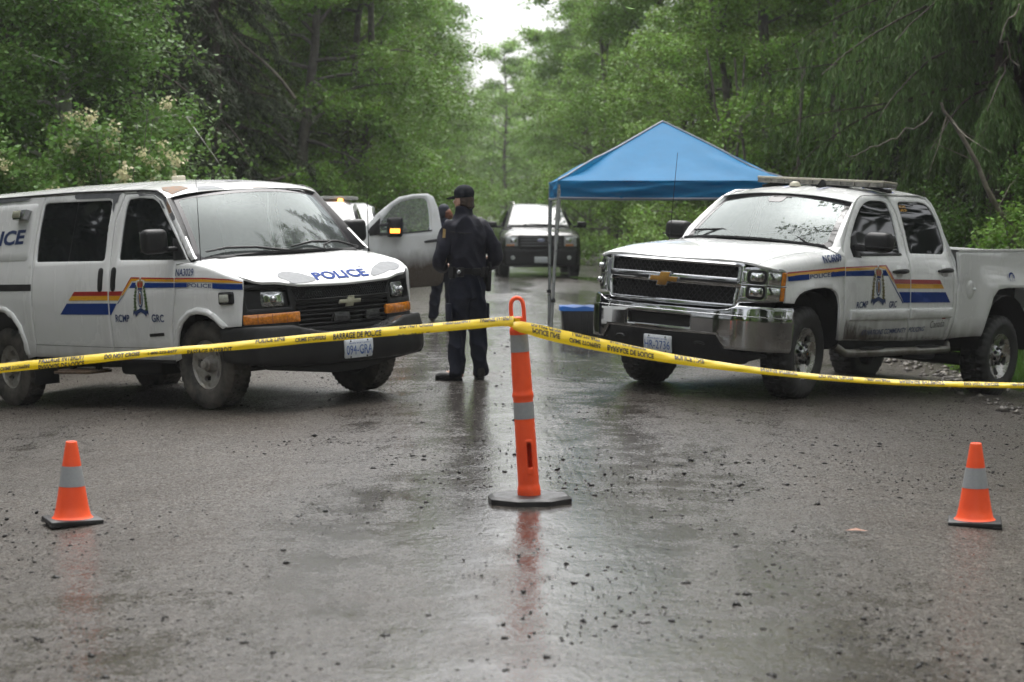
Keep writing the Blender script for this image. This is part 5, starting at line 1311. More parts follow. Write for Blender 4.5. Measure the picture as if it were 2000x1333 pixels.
        for hx, dd in ((-1.485, door2), (-1.262, door1)):
            hh = panel('handle', SIDE, rounded([(hx - .042, 1.055), (hx + .038, 1.055), (hx + .042, 1.272), (hx - .042, 1.272)], .04), BLACK, dd, lift=.012, depth=.012, bev=.008)
            panel('handle_grip', SIDE, rounded([(hx - .02, 1.085), (hx + .018, 1.085), (hx + .02, 1.24), (hx - .02, 1.24)], .018), UNDER, hh, lift=.013, depth=.001, bev=0)
        if s == -1:
            decal('stripe', FEN, [(-.246, 1.150), (.2, 1.140), (.642, 1.113), (.642, 1.101), (.2, 1.126), (-.246, 1.137)], RED, fen, lift=.007)
            decal('stripe', FEN, [(-.246, 1.136), (.2, 1.125), (.642, 1.100), (.642, 1.082), (.2, 1.104), (-.246, 1.115)], YEL, fen, lift=.007)
            decal('stripe', FEN, [(-.246, 1.106), (-.05, 1.103), (-.05, 1.064), (-.246, 1.066)], BLUE, fen, lift=.007)
            decal('stripe', FEN, [(.335, 1.090), (.642, 1.070), (.642, 1.022), (.335, 1.045)], BLUE, fen, lift=.007)
            lettering('lettering', FEN, 'POLICE', [(-.04, 1.066), (.325, 1.050), (.325, 1.084), (-.04, 1.100)], NAVYT, fen, bold=.02, lift=.009)
            lettering('lettering', FEN, 'NA3029', [(-.232, 1.163), (.045, 1.158), (.045, 1.222), (-.232, 1.228)], NAVYT, fen, bold=.02, lift=.009)
            decal('stripe', SIDE, [(-.26, 1.150), (-.962, 1.175), (-1.09, 1.053), (-1.075, 1.053), (-.955, 1.162), (-.26, 1.137)], RED, door1)
            decal('stripe', SIDE, [(-.26, 1.136), (-.955, 1.161), (-1.075, 1.053), (-1.115, 1.015), (-1.09, 1.015), (-.94, 1.140), (-.26, 1.115)], YEL, door1)
            decal('stripe', SIDE, [(-.26, 1.106), (-.935, 1.126), (-.982, 1.080), (-.26, 1.066)], BLUE, door1)
            decal('stripe', SIDE, [(-.972, 1.090), (-.982, 1.080), (-1.19, .945), (-1.172, .945)], BLUE, door1)
            for zt, zb, m_ in ((1.053, 1.014, RED), (1.013, .972, YEL), (.945, .842, BLUE)):
                er = lambda z: -1.085 - (1.053 - z) * 1.05
                el = lambda z: -1.915 - (1.07 - z) * 1.27
                tl = lambda x: (-1.09 - x) * .016
                decal('stripe', SIDE, [(er(zt), zt), (-1.325, zt + .003), (-1.325, zb + .003), (er(zb), zb)], m_, door1)
                decal('stripe', SIDE, [(-1.347, zt + .004), (el(zt), zt + tl(el(zt))), (el(zb), zb + tl(el(zb))), (-1.347, zb + .004)], m_, door2)
            crest(SIDE, -.80, .998, .33, door1)
            lettering('lettering', SIDE, 'RCMP', [(-1.235, .778), (-1.0, .776), (-1.0, .842), (-1.235, .848)], NAVYT, door1, bold=.02)
            lettering('lettering', SIDE, 'GRC', [(-.635, .772), (-.44, .768), (-.44, .836), (-.635, .842)], NAVYT, door1, bold=.02)
            decal('badge', SIDE, rounded([(-.70, .640), (-.46, .648), (-.46, .676), (-.70, .668)], .01), TRIM, door1, lift=.006)
            lettering('lettering', SIDE, 'POLICE', [(-4.10, 1.535), (-2.99, 1.545), (-2.955, 1.685), (-4.06, 1.69)], NAVYT, qt, bold=.035, shear=.0, lift=.009)
            # primer and rust
            decal('primer_patch', SIDE, [(-2.13, 1.978), (-2.14, 1.95), (-2.10, 1.927), (-1.9, 1.92), (-1.75, 1.914), (-1.6, 1.91), (-1.50, 1.905), (-1.44, 1.89), (-1.425, 1.80), (-1.40, 1.77), (-1.385, 1.85), (-1.355, 1.86), (-1.335, 1.925), (-1.30, 1.942)], PRIMD, door2, lift=.003)
            decal('primer_patch', SIDE, [(-1.02, 1.915), (-.99, 1.893), (-.88, 1.897), (-.76, 1.885), (-.66, 1.845), (-.58, 1.765), (-.535, 1.76), (-.62, 1.832), (-.75, 1.888), (-.93, 1.91)], PRIMD, door1, lift=.003)
            decal('primer_patch', SIDE, [(-1.05, 1.944), (-.93, 1.938), (-.72, 1.917), (-.60, 1.878), (-.535, 1.842), (-.515, 1.77), (-.60, 1.853), (-.745, 1.906), (-.93, 1.925), (-1.05, 1.93)], PRIMD, rail, lift=.003)
            decal('rust_patch', SIDE, [(-.53, 1.838), (-.515, 1.775), (-.46, 1.712), (-.425, 1.722), (-.45, 1.765)], RUST, rail, lift=.0035)
            decal('primer_patch', SIDE, [(-.45, 1.76), (-.42, 1.72), (-.455, 1.708), (-.39, 1.645), (-.355, 1.66), (-.36, 1.68)], PRIMD, rail, lift=.004)
            decal('primer_patch', SIDE, [(-4.7, 2.015), (-4.7, 1.975), (-3.9, 1.972), (-3.5, 1.965), (-3.3, 1.972), (-3.15, 1.96), (-3.0, 1.968), (-2.95, 1.985), (-3.2, 1.998), (-4.0, 2.012)], PRIMD, qt, lift=.010)
        # scene lamps on the side
        al = panel('alley_light', SIDE, [(-3.14, 1.772), (-2.94, 1.772), (-2.90, 1.86), (-3.14, 1.862)], SILVER, qt, lift=.085, depth=.09, bev=.012)
        panel('alley_lens', SIDE, rect(-3.13, 1.785, -2.985, 1.852, .008), mat('dull_lens', (.33, .33, .25), .25, var=.2, vscale=60, coat=.5), al, lift=.092, depth=.01, bev=.004)
        ml = panel('side_lamp', SIDE, rounded([(.42, .905), (.565, .905), (.565, 1.01), (.42, 1.01)], .02), BLACK, fen, lift=.03, depth=.035, bev=.012)
        panel('side_lens', SIDE, rounded([(.44, .925), (.53, .925), (.53, .99), (.44, .99)], .012), mat('dull_lens2', (.42, .43, .38), .25, var=.2, vscale=60, coat=.5), ml, lift=.036, depth=.008, bev=.004)
        bm = bmesh.new(); bm_box(bm, (-.36, s * 1.10, 1.475), (.14, .235, .215), .055, seg=4); mh = from_bm('mirror', bm, BLACK, root, 60)
        bm = bmesh.new(); bm_box(bm, (-.30, s * .95, 1.40), (.10, .16, .045), .018); from_bm('mirror_arm', bm, BLACK, mh, 60)
        box('mirror_glass', (-.434, s * 1.10, 1.475), (.008, .19, .17), CHROME, mh, .003)
        for wx, r_ in ((.0, .47), (-3.43, .50)):
            pts = [(wx + r_ * math.cos(t), .41 + r_ * math.sin(t) * .98) for t in [math.pi * k / 12 for k in range(13)]]
            v = [(x, s * yy, z) for x, z in pts for yy in (.93, .45)]
            from_py('wheel_liner', v, [(2 * k, 2 * k + 1, 2 * k + 3, 2 * k + 2) for k in range(12)], UNDER, root, 60)
    # roof
    rl_x = [-.53, -.60, -.71, -.93, -1.67, -2.14, -2.77, -4.78]; rl_z = [1.85, 1.887, 1.925, 1.945, 1.975, 1.99, 2.0, 2.03]
    c_x = [-.38, -.55, -.75, -1.0, -1.6, -2.9, -4.6, -4.80]; c_z = [1.90, 1.955, 1.99, 2.02, 2.055, 2.088, 2.10, 2.06]
    def rf(x, t):
        # x runs from the windscreen top; the front edge is bowed forward in the middle
        k = max(0, 1 - (-.53 - x) / .8) if x > -1.33 else 0
        xx = x + .14 * (1 - t * t) * k
        zr = itp(-x, [-q for q in rl_x], rl_z); z0 = itp(-xx, [-q for q in c_x], c_z); z0 = max(z0, zr)
        return (xx, t * Y(-1, zr), zr + (z0 - zr) * (1 - abs(t) ** 2.6))
    ROOF = Surf(rf, 1)
    roof = panel('roof', ROOF, [(-.53, t / 10) for t in range(-10, 11)] + [(-4.80, t / 10) for t in range(10, -11, -1)], PAINT, root, step=.07, bev=0, depth=.006, smooth=70)
    decal('rust_patch', ROOF, [(-.56, -.93), (-.62, -.70), (-.75, -.72), (-.84, -.86), (-.70, -.95)], RUST, roof, lift=.004, step=.05)
    decal('primer_patch', ROOF, [(-.545, -.66), (-.64, -.60), (-.66, -.52), (-.63, -.40), (-.545, -.34)], GREYP, roof, lift=.004, step=.05)
    decal('primer_patch', ROOF, [(-.545, .02), (-.61, .04), (-.61, .22), (-.545, .26)], mat('old_paint', (.42, .37, .35), .6, var=.2, vscale=30), roof, lift=.004, step=.05)
    decal('rust_patch', ROOF, [(-.82, -.02), (-.90, .0), (-.90, .16), (-.84, .20)], PRIMD, roof, lift=.004, step=.05)
    box('roof_cap', (-1.55, -.02, 2.068), (.10, .10, .05), mat('cream_dome', (.62, .58, .46), .35), root, .012)
    WS = Surf(lambda t, v: ((.135 - .20 * t * t) * (1 - v) + (-.385 - .145 * t * t) * v + .025 * math.sin(math.pi * v), (.875 * (1 - v) + .765 * v) * t, (1.318 - .03 * t * t) * (1 - v) + (1.898 - .05 * t * t) * v + .012 * math.sin(math.pi * v)), 1)
    panel('windscreen_surround', WS, rect(-1, 0, 1, 1), mat('frit_glass', (.03, .03, .03), .05), root, [rounded([(-.955, .03), (.955, .03), (.955, .955), (-.955, .955)], .05, 5)], step=.12, depth=.015, bev=0, smooth=60)
    ws = panel('windscreen', WS, rect(-.965, .02, .965, .965), MATS['windscreen_glass'], root, step=.12, lift=-.002, depth=0, bev=0, smooth=60)
    COWL = Surf(lambda t, v: (.16 - .20 * t * t - .06 * v, .86 * t, 1.322 - .035 * t * t - .01 * v), 1)
    panel('cowl', COWL, rect(-.97, -.8, .97, 1.2), BLACK, root, step=.1, depth=.02, bev=0)
    for pts in ([(.16, -.05, 1.33), (.10, -.35, 1.375), (.03, -.62, 1.385), (-.02, -.80, 1.36)], [(.06, .80, 1.325), (.09, .55, 1.385), (.10, .25, 1.395), (.13, .0, 1.36)]):
        tube('wiper', pts, [.013, .012, .012, .008], BLACK, root, 6)
    tube('wiper', [(.19, .32, 1.30), (.165, .34, 1.36), (.12, .45, 1.385)], .009, BLACK, root, 6)
    for s in (-1, 1):
        V = []; n = 8; ed = [(.03, 1.292), (-.11, 1.44), (-.25, 1.577), (-.39, 1.714), (-.53, 1.852)]
        for k in range(n + 1):
            v = k / n; p = WS.pt(s * 1.0, v); x = itp(v, [0, .25, .5, .75, 1], [e[0] for e in ed]); z = itp(v, [0, .25, .5, .75, 1], [e[1] for e in ed])
            o = Vector((x, s * (Y(-1, z) - .001), z)); V += [p, (p + o) / 2 + Vector((.008, s * .006, .003)), o]
        from_py('windscreen_pillar', V, [(3 * k + j, 3 * k + j + 1, 3 * k + j + 4, 3 * k + j + 3) for k in range(n) for j in (0, 1)], BLACK if s else PAINT, root, 60)
    # nose
    gc = [(.875, 0), (.855, .3), (.82, .5), (.765, .68), (.70, .80), (.64, .885), (.60, .925), (.55, .955)]
    gl = [0.0]
    for a, b in zip(gc, gc[1:]): gl.append(gl[-1] + math.dist(a, b))
    def gf(u, z):
        a = abs(u); return (itp(a, gl, [p[0] for p in gc]) - .12 * max(0, z - .85), math.copysign(itp(a, gl, [p[1] for p in gc]), u), z)
    NOSE = Surf(gf, 1)
    UB = lambda y: math.copysign(itp(abs(y), [p[1] for p in gc], gl), y)
    ub = UB(.925)
    ztop = lambda y: 1.035 + .03 * (abs(y) / .9) ** 2
    P = [(ub, .69), (ub + .01, .95), (UB(.90), 1.062), (UB(.6), 1.045), (UB(.3), 1.032), (0, 1.028)]
    P = [(0, .615), (UB(.5), .64), (UB(.7), .68)] + P
    P = P + [(-a, b) for a, b in P[::-1] if a > 0]
    H = [rounded([(UB(-.475), .905), (UB(.475), .905), (UB(.525), 1.005), (UB(-.525), 1.005)], .012), rounded([(UB(-.47), .665), (UB(.47), .665), (UB(.50), .80), (UB(.5), .865), (UB(-.5), .865), (UB(-.5), .80)], .02)]
    lampb = [rounded([(UB(s * .545), .852), (UB(s * .875), .852), (UB(s * .885), 1.0), (UB(s * .855), 1.018), (UB(s * .555), 1.008)], .02) for s in (-1, 1)]
    nose = panel('grille_surround', NOSE, P, TRIM, root, H + lampb, step=.05, depth=.05, bev=.006)
    panel('grille_backing', NOSE, rect(UB(-.55), .62, UB(.55), 1.01), UNDER, nose, lift=-.06, depth=0, bev=0)
    bm = bmesh.new()
    for k in range(-2, 46):
        for sl in (1, -1):
            a = UB(-.53) + k * .0245; pts = []
            for q in range(5):
                z = .90 + .11 * q / 4; y = a + sl * (z - .955) * .6
                if abs(y) < .55: pts.append(NOSE.pt(y, z, -.015))
            if len(pts) > 1: bm_tube(bm, pts, .0042, 4, False)
    from_bm('grille_mesh', bm, BLACK, nose, 60)['kind'] = 'stuff'
    for k in range(5):
        z = .69 + k * .038
        bm = bmesh.new(); bm_tube(bm, [NOSE.pt(UB(-.5) + (UB(.5) * 2) * q / 16, z, -.02) for q in range(17)], .010, 6); from_bm('grille_bar', bm, BLACK, nose, 60)
    bm = bmesh.new(); bm_tube(bm, [NOSE.pt(UB(-.5) + (UB(.5) * 2) * q / 16, .898, .006) for q in range(17)], .009, 6); from_bm('grille_bar', bm, TRIM, nose, 60)
    bowtie(NOSE, .04, .862, .235, .088, nose, mat('pale_emblem', (.33, .32, .24), .35, .4, var=.15, vscale=40), .014, edge=None)
    STR = mat('strobe_lens', (.30, .31, .32), .2, .6, col2=(.08, .08, .085), vscale=90, coat=.6)
    for y in (-.295, .28): panel('strobe_light', NOSE, rect(UB(y) - .085, .922, UB(y) + .085, .985, .01), STR, nose, lift=-.024, depth=.02, bev=.004)
    for y in (-.055, .30): panel('lower_light', NOSE, rect(y - .085, .695, y + .085, .775, .01), mat('dark_lens', (.05, .05, .05), .15, .3, var=.4, vscale=40), nose, lift=.006, depth=.05, bev=.006)
    for s in (-1, 1):
        panel('lamp_pocket', NOSE, rect(UB(s * .52), .84, UB(s * .90), 1.03), BLACK, nose, lift=-.05, depth=0, bev=0)
        y0, y1 = sorted((UB(s * .585), UB(s * .775)))
        r = rect(y0, .868, y1, .996, .03)
        hl = panel('headlight', NOSE, r, LENS, root, lift=-.002, depth=.05, bev=.014)
        panel('lamp_reflector', NOSE, inset(r, .02), BULB, hl, lift=.002, depth=.004, bev=.014)
        q = NOSE.pt((y0 + y1) / 2, .925, .012)
        bm = bmesh.new(); bmesh.ops.create_uvsphere(bm, u_segments=12, v_segments=8, radius=.03, matrix=Matrix.Translation(q)); from_bm('bulb', bm, CHROME, hl, 60)
        y0, y1 = sorted((UB(s * .465), UB(s * .905)))
        am = panel('turn_signal', NOSE, rounded([(y0, .722), (y1, .722), (y1, .808), (y0, .806)], .012), AMBER, root, lift=.010, depth=.03, bev=.008)
        for k in range(1, 4):
            yy = y0 + (y1 - y0) * k / 4
            decal('lens_rib', NOSE, rect(yy - .003, .73, yy + .003, .80), mat('amber_dark', (.30, .085, .006), .3), am, lift=.0125)
    # bumper
    bc = [(1.0, 0), (.99, .4), (.955, .6), (.88, .8), (.80, .9), (.70, .965), (.48, 1.0), (.40, 1.005)]
    bl = [0.0]
    for a, b in zip(bc, bc[1:]): bl.append(bl[-1] + math.dist(a, b))
    def bf(u, z):
        a = abs(u); o = itp(z, [.28, .36, .42, .60, .63, .66, .71], [-.10, -.03, 0, .0, -.012, -.02, -.03])
        return (itp(a, bl, [p[0] for p in bc]) + o, math.copysign(itp(a, bl, [p[1] for p in bc]) + o * .3, u), z)
    BUMP = Surf(bf, 1); BU = lambda y: itp(y, [p[1] for p in bc], bl); Wd = bl[-1]
    P = [(0, .335), (BU(.7), .345), (BU(.93), .38), (Wd, .42), (Wd, .70), (BU(.9), .708), (BU(.62), .705), (BU(.48), .665), (BU(.30), .63), (0, .618)]
    P = P + [(-a, b) for a, b in P[::-1] if a > 0]
    bump = panel('bumper', BUMP, P, TRIM, root, step=.05, depth=.05, bev=.012, smooth=50)
    TOPS = Surf(lambda u, k: tuple(Vector(bf(u, itp(abs(u), [0, BU(.3), BU(.48), BU(.62), Wd], [.618, .63, .665, .705, .70]))) + Vector((-.16 * k, -math.copysign(.06 * k, u), -.004))), 1)
    panel('bumper_top', TOPS, [(Wd * (-1 + q / 12), .04) for q in range(25)] + [(Wd * (1 - q / 12), 1) for q in range(25)], mat('wet_bumper_top', (.06, .06, .06), .12, var=.3, vscale=9), bump, step=.08, depth=0, bev=0)
    AIR = Surf(lambda y, z: (.90 - .12 * y * y, y, z), 1)
    panel('air_dam', AIR, [(-.9, .42), (-.82, .34), (-.5, .30), (-.2, .265), (.1, .27), (.5, .33), (.85, .36), (.9, .42)], UNDER, root, depth=.03)
    plate(BUMP, .0, .46, '094-GRA', root)
    tube('whip_antenna', [(.02, -.885, 1.26), (.02, -.885, 1.30), (.03, -.885, 1.99)], [.012, .004, .002], BLACK, root, 6)
    tube('whip_antenna', [(.22, .80, 1.27), (.22, .80, 1.31), (.25, .80, 1.84)], [.016, .004, .0025], BLACK, root, 6)
    # added dark filler boxes block light inside the body; underside
    bm = bmesh.new()
    bm_box(bm, (-2.45, 0, .90), (4.6, 1.74, .7), .1); bm_box(bm, (-3.15, 0, 1.58), (3.1, 1.44, .7), .1, taper=(.97, .9)); bm_box(bm, (.25, 0, .80), (.95, 1.3, .5), .1); bm_box(bm, (-2.2, 0, .44), (5.2, 1.3, .22), .04)
    bm_box(bm, (-3.43, 0, .36), (.16, 1.5, .16), .05); bm_box(bm, (0, 0, .36), (.14, 1.5, .14), .05)
    from_bm('chassis_core', bm, UNDER, root)
    from_py('rear_door', [(-4.80, -.765, 2.03), (-4.80, .765, 2.03), (-4.86, .96, .5), (-4.86, -.96, .5)], [(0, 1, 2, 3)], PAINT, root)
    st = box('side_step', (-2.05, -.90, .315), (.62, .26, .025), mat('worn_step', (.10, .065, .04), .6, var=.4, vscale=25), root, .006)
    for k in range(4): box('step_slat', (-2.05, -.80 - .06 * k, .332), (.6, .02, .012), MATS['worn_step'], st, .002)
    for x in (-1.82, -2.28): box('step_hanger', (x, -.86, .38), (.05, .05, .12), UNDER, st, .004)
    box('mud_flap', (-2.86, -.82, .30), (.012, .26, .24), UNDER, root, .002); box('fuel_tank', (-1.2, -.55, .36), (.7, .5, .16), UNDER, root, .04)
    cabin_fittings(root, -1.15, 1.50, -.46, 1.37, -.10, 1.27, .76)
    w = van_wheel()
    for k, (x, y, z, st_) in enumerate([(0, -.80, .388, .06), (0, .80, .388, .06), (-3.43, -.80, .35, 0), (-3.43, .80, .35, 0)]):
        put_wheel(w, root, x, y, z, st_, y > 0, k == 0)
    return root
van = build_van()
# ================================================================ vehicles farther back
def clear_glass():
    m = bpy.data.materials.new('clear_glass'); m.use_nodes = True; N = m.node_tree.nodes; L = m.node_tree.links; N.remove(N['Principled BSDF'])
    t = N.new('ShaderNodeBsdfTransparent'); t.inputs[0].default_value = (.62, .72, .70, 1); g = N.new('ShaderNodeBsdfGlossy'); g.inputs['Roughness'].default_value = .03
    f = N.new('ShaderNodeFresnel'); f.inputs[0].default_value = 1.7; mx = N.new('ShaderNodeMixShader')
    L.new(f.outputs[0], mx.inputs[0]); L.new(t.outputs[0], mx.inputs[1]); L.new(g.outputs[0], mx.inputs[2]); L.new(mx.outputs[0], N['Material Output'].inputs['Surface'])
    return m
CLEAR = clear_glass()
FARGL = mat('far_windscreen', (.050, .066, .066), .04, spec=.5)
def simple_wheel(root, x, y, z, r, w, k=[0]):
    h = from_bm('wheel', bm_lathe(bmesh.new(), [(0, -.06), (r * .6, -.06), (r * .62, .02), (0, .02)], 24, 'Y', (0, 0, 0)), ALLOY, root, 40, True)
    t = link('tyre', tyre_mesh(r, w, r * .6, None, 26, .01), TYRE, h, 40)
    h.location = (x, y, z); h.rotation_euler = (0, 0, 0 if y > 0 else math.pi)
    return h
def hull(name, prof, m, parent, bev=.05, smooth=40, yscale=None):
    """closed body: prof = stations (x, [(halfwidth, z) ...]) lofted along x and mirrored"""
    bm = bmesh.new(); rings = []
    for x, pts in prof:
        r = [bm.verts.new((x, y, z)) for y, z in pts] + [bm.verts.new((x, -y, z)) for y, z in pts[::-1]]
        rings.append(r)
    n = len(rings[0])
    for a, b in zip(rings, rings[1:]):
        for k in range(n): bm.faces.new((a[k], a[(k + 1) % n], b[(k + 1) % n], b[k]))
    bm.faces.new(rings[0][::-1]); bm.faces.new(rings[-1])
    bmesh.ops.recalc_face_normals(bm, faces=bm.faces[:])
    return from_bm(name, bm, m, parent, smooth)

def build_suv():
    root = thing('sport_utility_vehicle', 'dark grey sport utility vehicle facing the camera down the road', 'car', M=M_pose((.66, 49.9, gz(.66)), -87.5, 0, 0))
    P = dirty_paint('suv_paint', (.030, .030, .033), .2, .75, mud=(.055, .046, .038), amount=.55, rough=.16, base_dirt=.05)
    SUVL = mat('lamp_pale', (.50, .52, .52), .18, .2, var=.3, vscale=20, coat=1.0)
    PL = mat('suv_mid_grey', (.10, .10, .105), .2, var=.2, vscale=5, coat=.6)  # lighter glossy grey for the cabin and grille bars
    hull('body', [(.90, [(.70, .30), (.86, .36), (.88, .62), (.86, .95), (.70, 1.02)]), (.80, [(.78, .27), (.95, .34), (.97, .65), (.95, .97), (.72, 1.10)]), (.3, [(.80, .27), (.98, .34), (1.0, .7), (.97, 1.03), (.74, 1.15)]), (-.55, [(.80, .27), (.98, .34), (1.0, .7), (.97, 1.12), (.80, 1.20)]), (-3.9, [(.80, .3), (.97, .36), (.98, .7), (.95, 1.15), (.80, 1.22)])], P, root)
    hull('hood', [(.86, [(.60, 1.0), (.64, 1.02), (.60, 1.055)]), (.75, [(.64, 1.02), (.68, 1.08), (.6, 1.115)]), (.0, [(.66, 1.12), (.70, 1.16), (.62, 1.19)]), (-.5, [(.68, 1.16), (.72, 1.21), (.64, 1.235)])], P, root)
    hull('cabin', [(-.42, [(.80, 1.15), (.79, 1.20), (.75, 1.225)]), (-1.12, [(.86, 1.15), (.64, 1.66), (.56, 1.71)]), (-1.4, [(.92, 1.15), (.66, 1.70), (.54, 1.775)]), (-3.2, [(.92, 1.15), (.66, 1.70), (.54, 1.79)]), (-3.9, [(.90, 1.15), (.66, 1.62), (.54, 1.70)])], PL, root)
    WS = Surf(lambda t, v: ((-.40 - .05 * t * t) * (1 - v) + (-1.08 - .04 * t * t) * v, (.76 * (1 - v) + .60 * v) * t, 1.235 * (1 - v) + 1.70 * v), 1)
    panel('windscreen', WS, rect(-.97, .03, .97, .94, .03), FARGL, root, step=.2, lift=.025, depth=.02, bev=0)
    for s in (-1, 1):
        tube('wiper', [(-.36, s * .35, 1.27), (-.38, s * .02 - .25, 1.29)], .012, BLACK, root, 5)
        SD = Surf(lambda x, z: (x, s * itp(z, [1.15, 1.70], [.93, .675]), z), -s)
        panel('window', SD, [(-.95, 1.24), (-1.30, 1.62), (-2.0, 1.64), (-2.0, 1.24)], GLASSD, root, lift=.012, depth=.01, bev=0)
        panel('window', SD, [(-2.1, 1.24), (-2.1, 1.64), (-3.0, 1.64), (-3.0, 1.24)], GLASSD, root, lift=.012, depth=.01, bev=0)
        tube('roof_rail', [(-1.45, s * .55, 1.77), (-1.5, s * .55, 1.83), (-3.2, s * .55, 1.84), (-3.3, s * .55, 1.78)], .017, ALLOY, root, 6)
        bm = bmesh.new(); bm_box(bm, (-.75, s * 1.12, 1.27), (.12, .24, .16), .05); bm_box(bm, (-.75, s * .96, 1.22), (.08, .14, .05), .01); from_bm('mirror', bm, BLACK, root)
        FR = Surf(lambda y, z: (.945 - .03 * abs(y), y, z), 1)
        y0, y1 = sorted((s * .56, s * .86))
        hl = panel('headlight', FR, rounded([(y0, .76), (y1, .76), (y1, .985), (y0, 1.0)], .02), SUVL, root, lift=.012, depth=.04, bev=.01)
        panel('lamp_reflector', FR, rect(min(s * .6, s * .74), .84, max(s * .6, s * .74), .96, .02), BULB, hl, lift=.02, depth=.005, bev=.01)
        panel('turn_signal', FR, rect(y0 + .03, .77, y1 - .08, .81, .01), AMBER, hl, lift=.02, depth=.004)
        panel('fog_light', FR, circle(.055, 16, s * .68, .485), SUVL, root, lift=.03, depth=.03, bev=.01)
    FR = Surf(lambda y, z: (.955 - .06 * abs(y), y, z), 1)
    gr = panel('grille_surround', FR, rounded([(-.52, .70), (.52, .70), (.55, 1.03), (-.55, 1.03)], .03), BLACK, root, lift=.012, depth=.03)
    for z in (.775, .845, .915, .985): panel('grille_bar', FR, rect(-.5, z - .017, .5, z + .017), PL, gr, lift=.03, depth=.018, bev=.004)
    em = panel('emblem', FR, [(.105 * math.cos(a), .905 + .045 * math.sin(a)) for a in [2 * math.pi * k / 24 for k in range(24)]], SILVER, root, lift=.045, depth=.02, bev=.003)
    ei = panel('emblem_face', FR, [(.088 * math.cos(a), .905 + .033 * math.sin(a)) for a in [2 * math.pi * k / 24 for k in range(24)]], mat('emblem_blue', (.16, .20, .42), .3), em, lift=.048, depth=.004, bev=.002)
    lettering('lettering', FR, 'Ford', [(-.06, .887), (.06, .887), (.06, .925), (-.06, .925)], WHITE, ei, lift=.050)
    panel('bumper', FR, rounded([(-.88, .30), (.88, .30), (.90, .68), (-.90, .68)], .05), BLACK, root, lift=.018, depth=.08, bev=.02)
    panel('lower_grille', FR, rect(-.45, .53, .45, .64, .02), UNDER, root, lift=.022, depth=.005, bev=0)
    plate(FR, .0, .41, '381 RKD', root) if False else panel('licence_plate', FR, rect(-.16, .36, .16, .51, .01), PLATE, root, lift=.035, depth=.014, bev=.002)
    box('chassis_core', (-1.5, 0, .32), (4.4, 1.3, .14), UNDER, root)
    for x, y in ((0, .86), (0, -.86), (-3.0, .86), (-3.0, -.86)): simple_wheel(root, x, y, .39, .39, .26)
build_suv()

WT = dirty_paint('work_truck_paint', (.74, .75, .76), .80, 1.22, mud=(.052, .037, .023), amount=1.0, streak=.4)
def white_truck(label, x, y, yaw, rack, group, door_open=False, cw=.80):
    root = thing('work_truck', label, 'truck', M=M_pose((x, y, gz(x)), yaw, 0, 0), group=group)
    hull('body', [(1.0, [(.75, .45), (.92, .5), (.95, .9), (.9, 1.12), (.6, 1.2)]), (.7, [(.8, .42), (.98, .48), (1.0, .95), (.95, 1.2), (.6, 1.27)]), (-.5, [(.8, .42), (.98, .48), (1.0, .95), (.95, 1.3), (.8, 1.36)]), (-2.2, [(.8, .42), (.98, .48), (1.0, .95), (.95, 1.32), (.8, 1.36)])], WT, root)
    hull('cabin', [(-.45, [(.90, 1.30), (.88, 1.34), (.8, 1.37)]), (-1.10, [(.92, 1.30), (.74, 1.80), (.62, 1.86)]), (-1.35, [(.94, 1.30), (.76, 1.85), (.6, 1.92)]), (-2.15, [(.94, 1.30), (.76, 1.85), (.6, 1.90)])], WT, root)
    WS = Surf(lambda t, v: ((-.42 - .06 * t * t) * (1 - v) + (-1.06 - .05 * t * t) * v, (.86 * (1 - v) + .69 * v) * t, 1.37 * (1 - v) + 1.85 * v), 1)
    panel('windscreen', WS, rect(-.94, .03, .94, .93, .03), FARGL, root, step=.2, lift=.02, depth=.02, bev=0)
    FR = Surf(lambda yy, z: (1.02 - .08 * abs(yy), yy, z), 1)
    g = panel('grille_surround', FR, rect(-.6, .80, .6, 1.12, .04), CHROME, root, lift=.01, depth=.03)
    for z in (.88, .96, 1.04): panel('grille_bar', FR, rect(-.56, z - .022, .56, z + .022), BLACK, g, lift=.014, depth=.004)
    panel('bumper', FR, rect(-.95, .45, .95, .70, .04), CHROME, root, lift=.05, depth=.1, bev=.02)
    for s in (-1, 1):
        y0, y1 = sorted((s * .64, s * .93)); panel('headlight', FR, rect(y0, .82, y1, 1.10, .03), LENS, root, lift=.01, depth=.03, bev=.01)
        SD = Surf(lambda xx, z: (xx, s * itp(z, [1.30, 1.85], [.955, .765]), z), -s)
        panel('window', SD, [(-.75, 1.37), (-1.15, 1.76), (-1.85, 1.78), (-1.85, 1.37)], GLASSD, root, lift=.01, depth=.01, bev=0)
        tube('mirror_bracket', [(-.62, s * .95, 1.42), (-.62, s * 1.08, 1.42)], .02, BLACK, root, 6) if not (door_open and s == 1) else None
        if not (door_open and s == 1): box('mirror', (-.62, s * 1.18, 1.46), (.1, .2, .27), BLACK, root, .03)
    for xx, yy in ((0, .85), (0, -.85), (-3.6, .85), (-3.6, -.85)): simple_wheel(root, xx, yy, .41, .41, .27)
    box('cargo_bed', (-3.6, 0, .95), (2.6, 1.9, .75), WT, root, .04); box('chassis_core', (-1.5, 0, .48), (4.6, 1.1, .16), UNDER, root)
    if rack:
        RK = mat('rack_grey', (.34, .335, .32), .5, var=.15, vscale=8)
        b = box('rack', (-2.2, 0, 1.945), (2.0, 1.50, .045), RK, root, .008)
        for s in (-1, 0, 1):
            bm = bmesh.new(); bm_box(bm, (-1.20, s * .46 + .10, 1.905), (.06, .075, .045), .012); from_bm('clearance_lamp', bm, mat('lit_amber', (.8, .35, .05), .3, emit=((1, .42, .08), 2.5)) if s == 1 else AMBER, root)
    return root
wg = 'white work trucks parked in a row on the left'
w1 = white_truck('white work truck with muddy open driver door behind the police van', -3.12, 29.6, -88, True, wg, True)
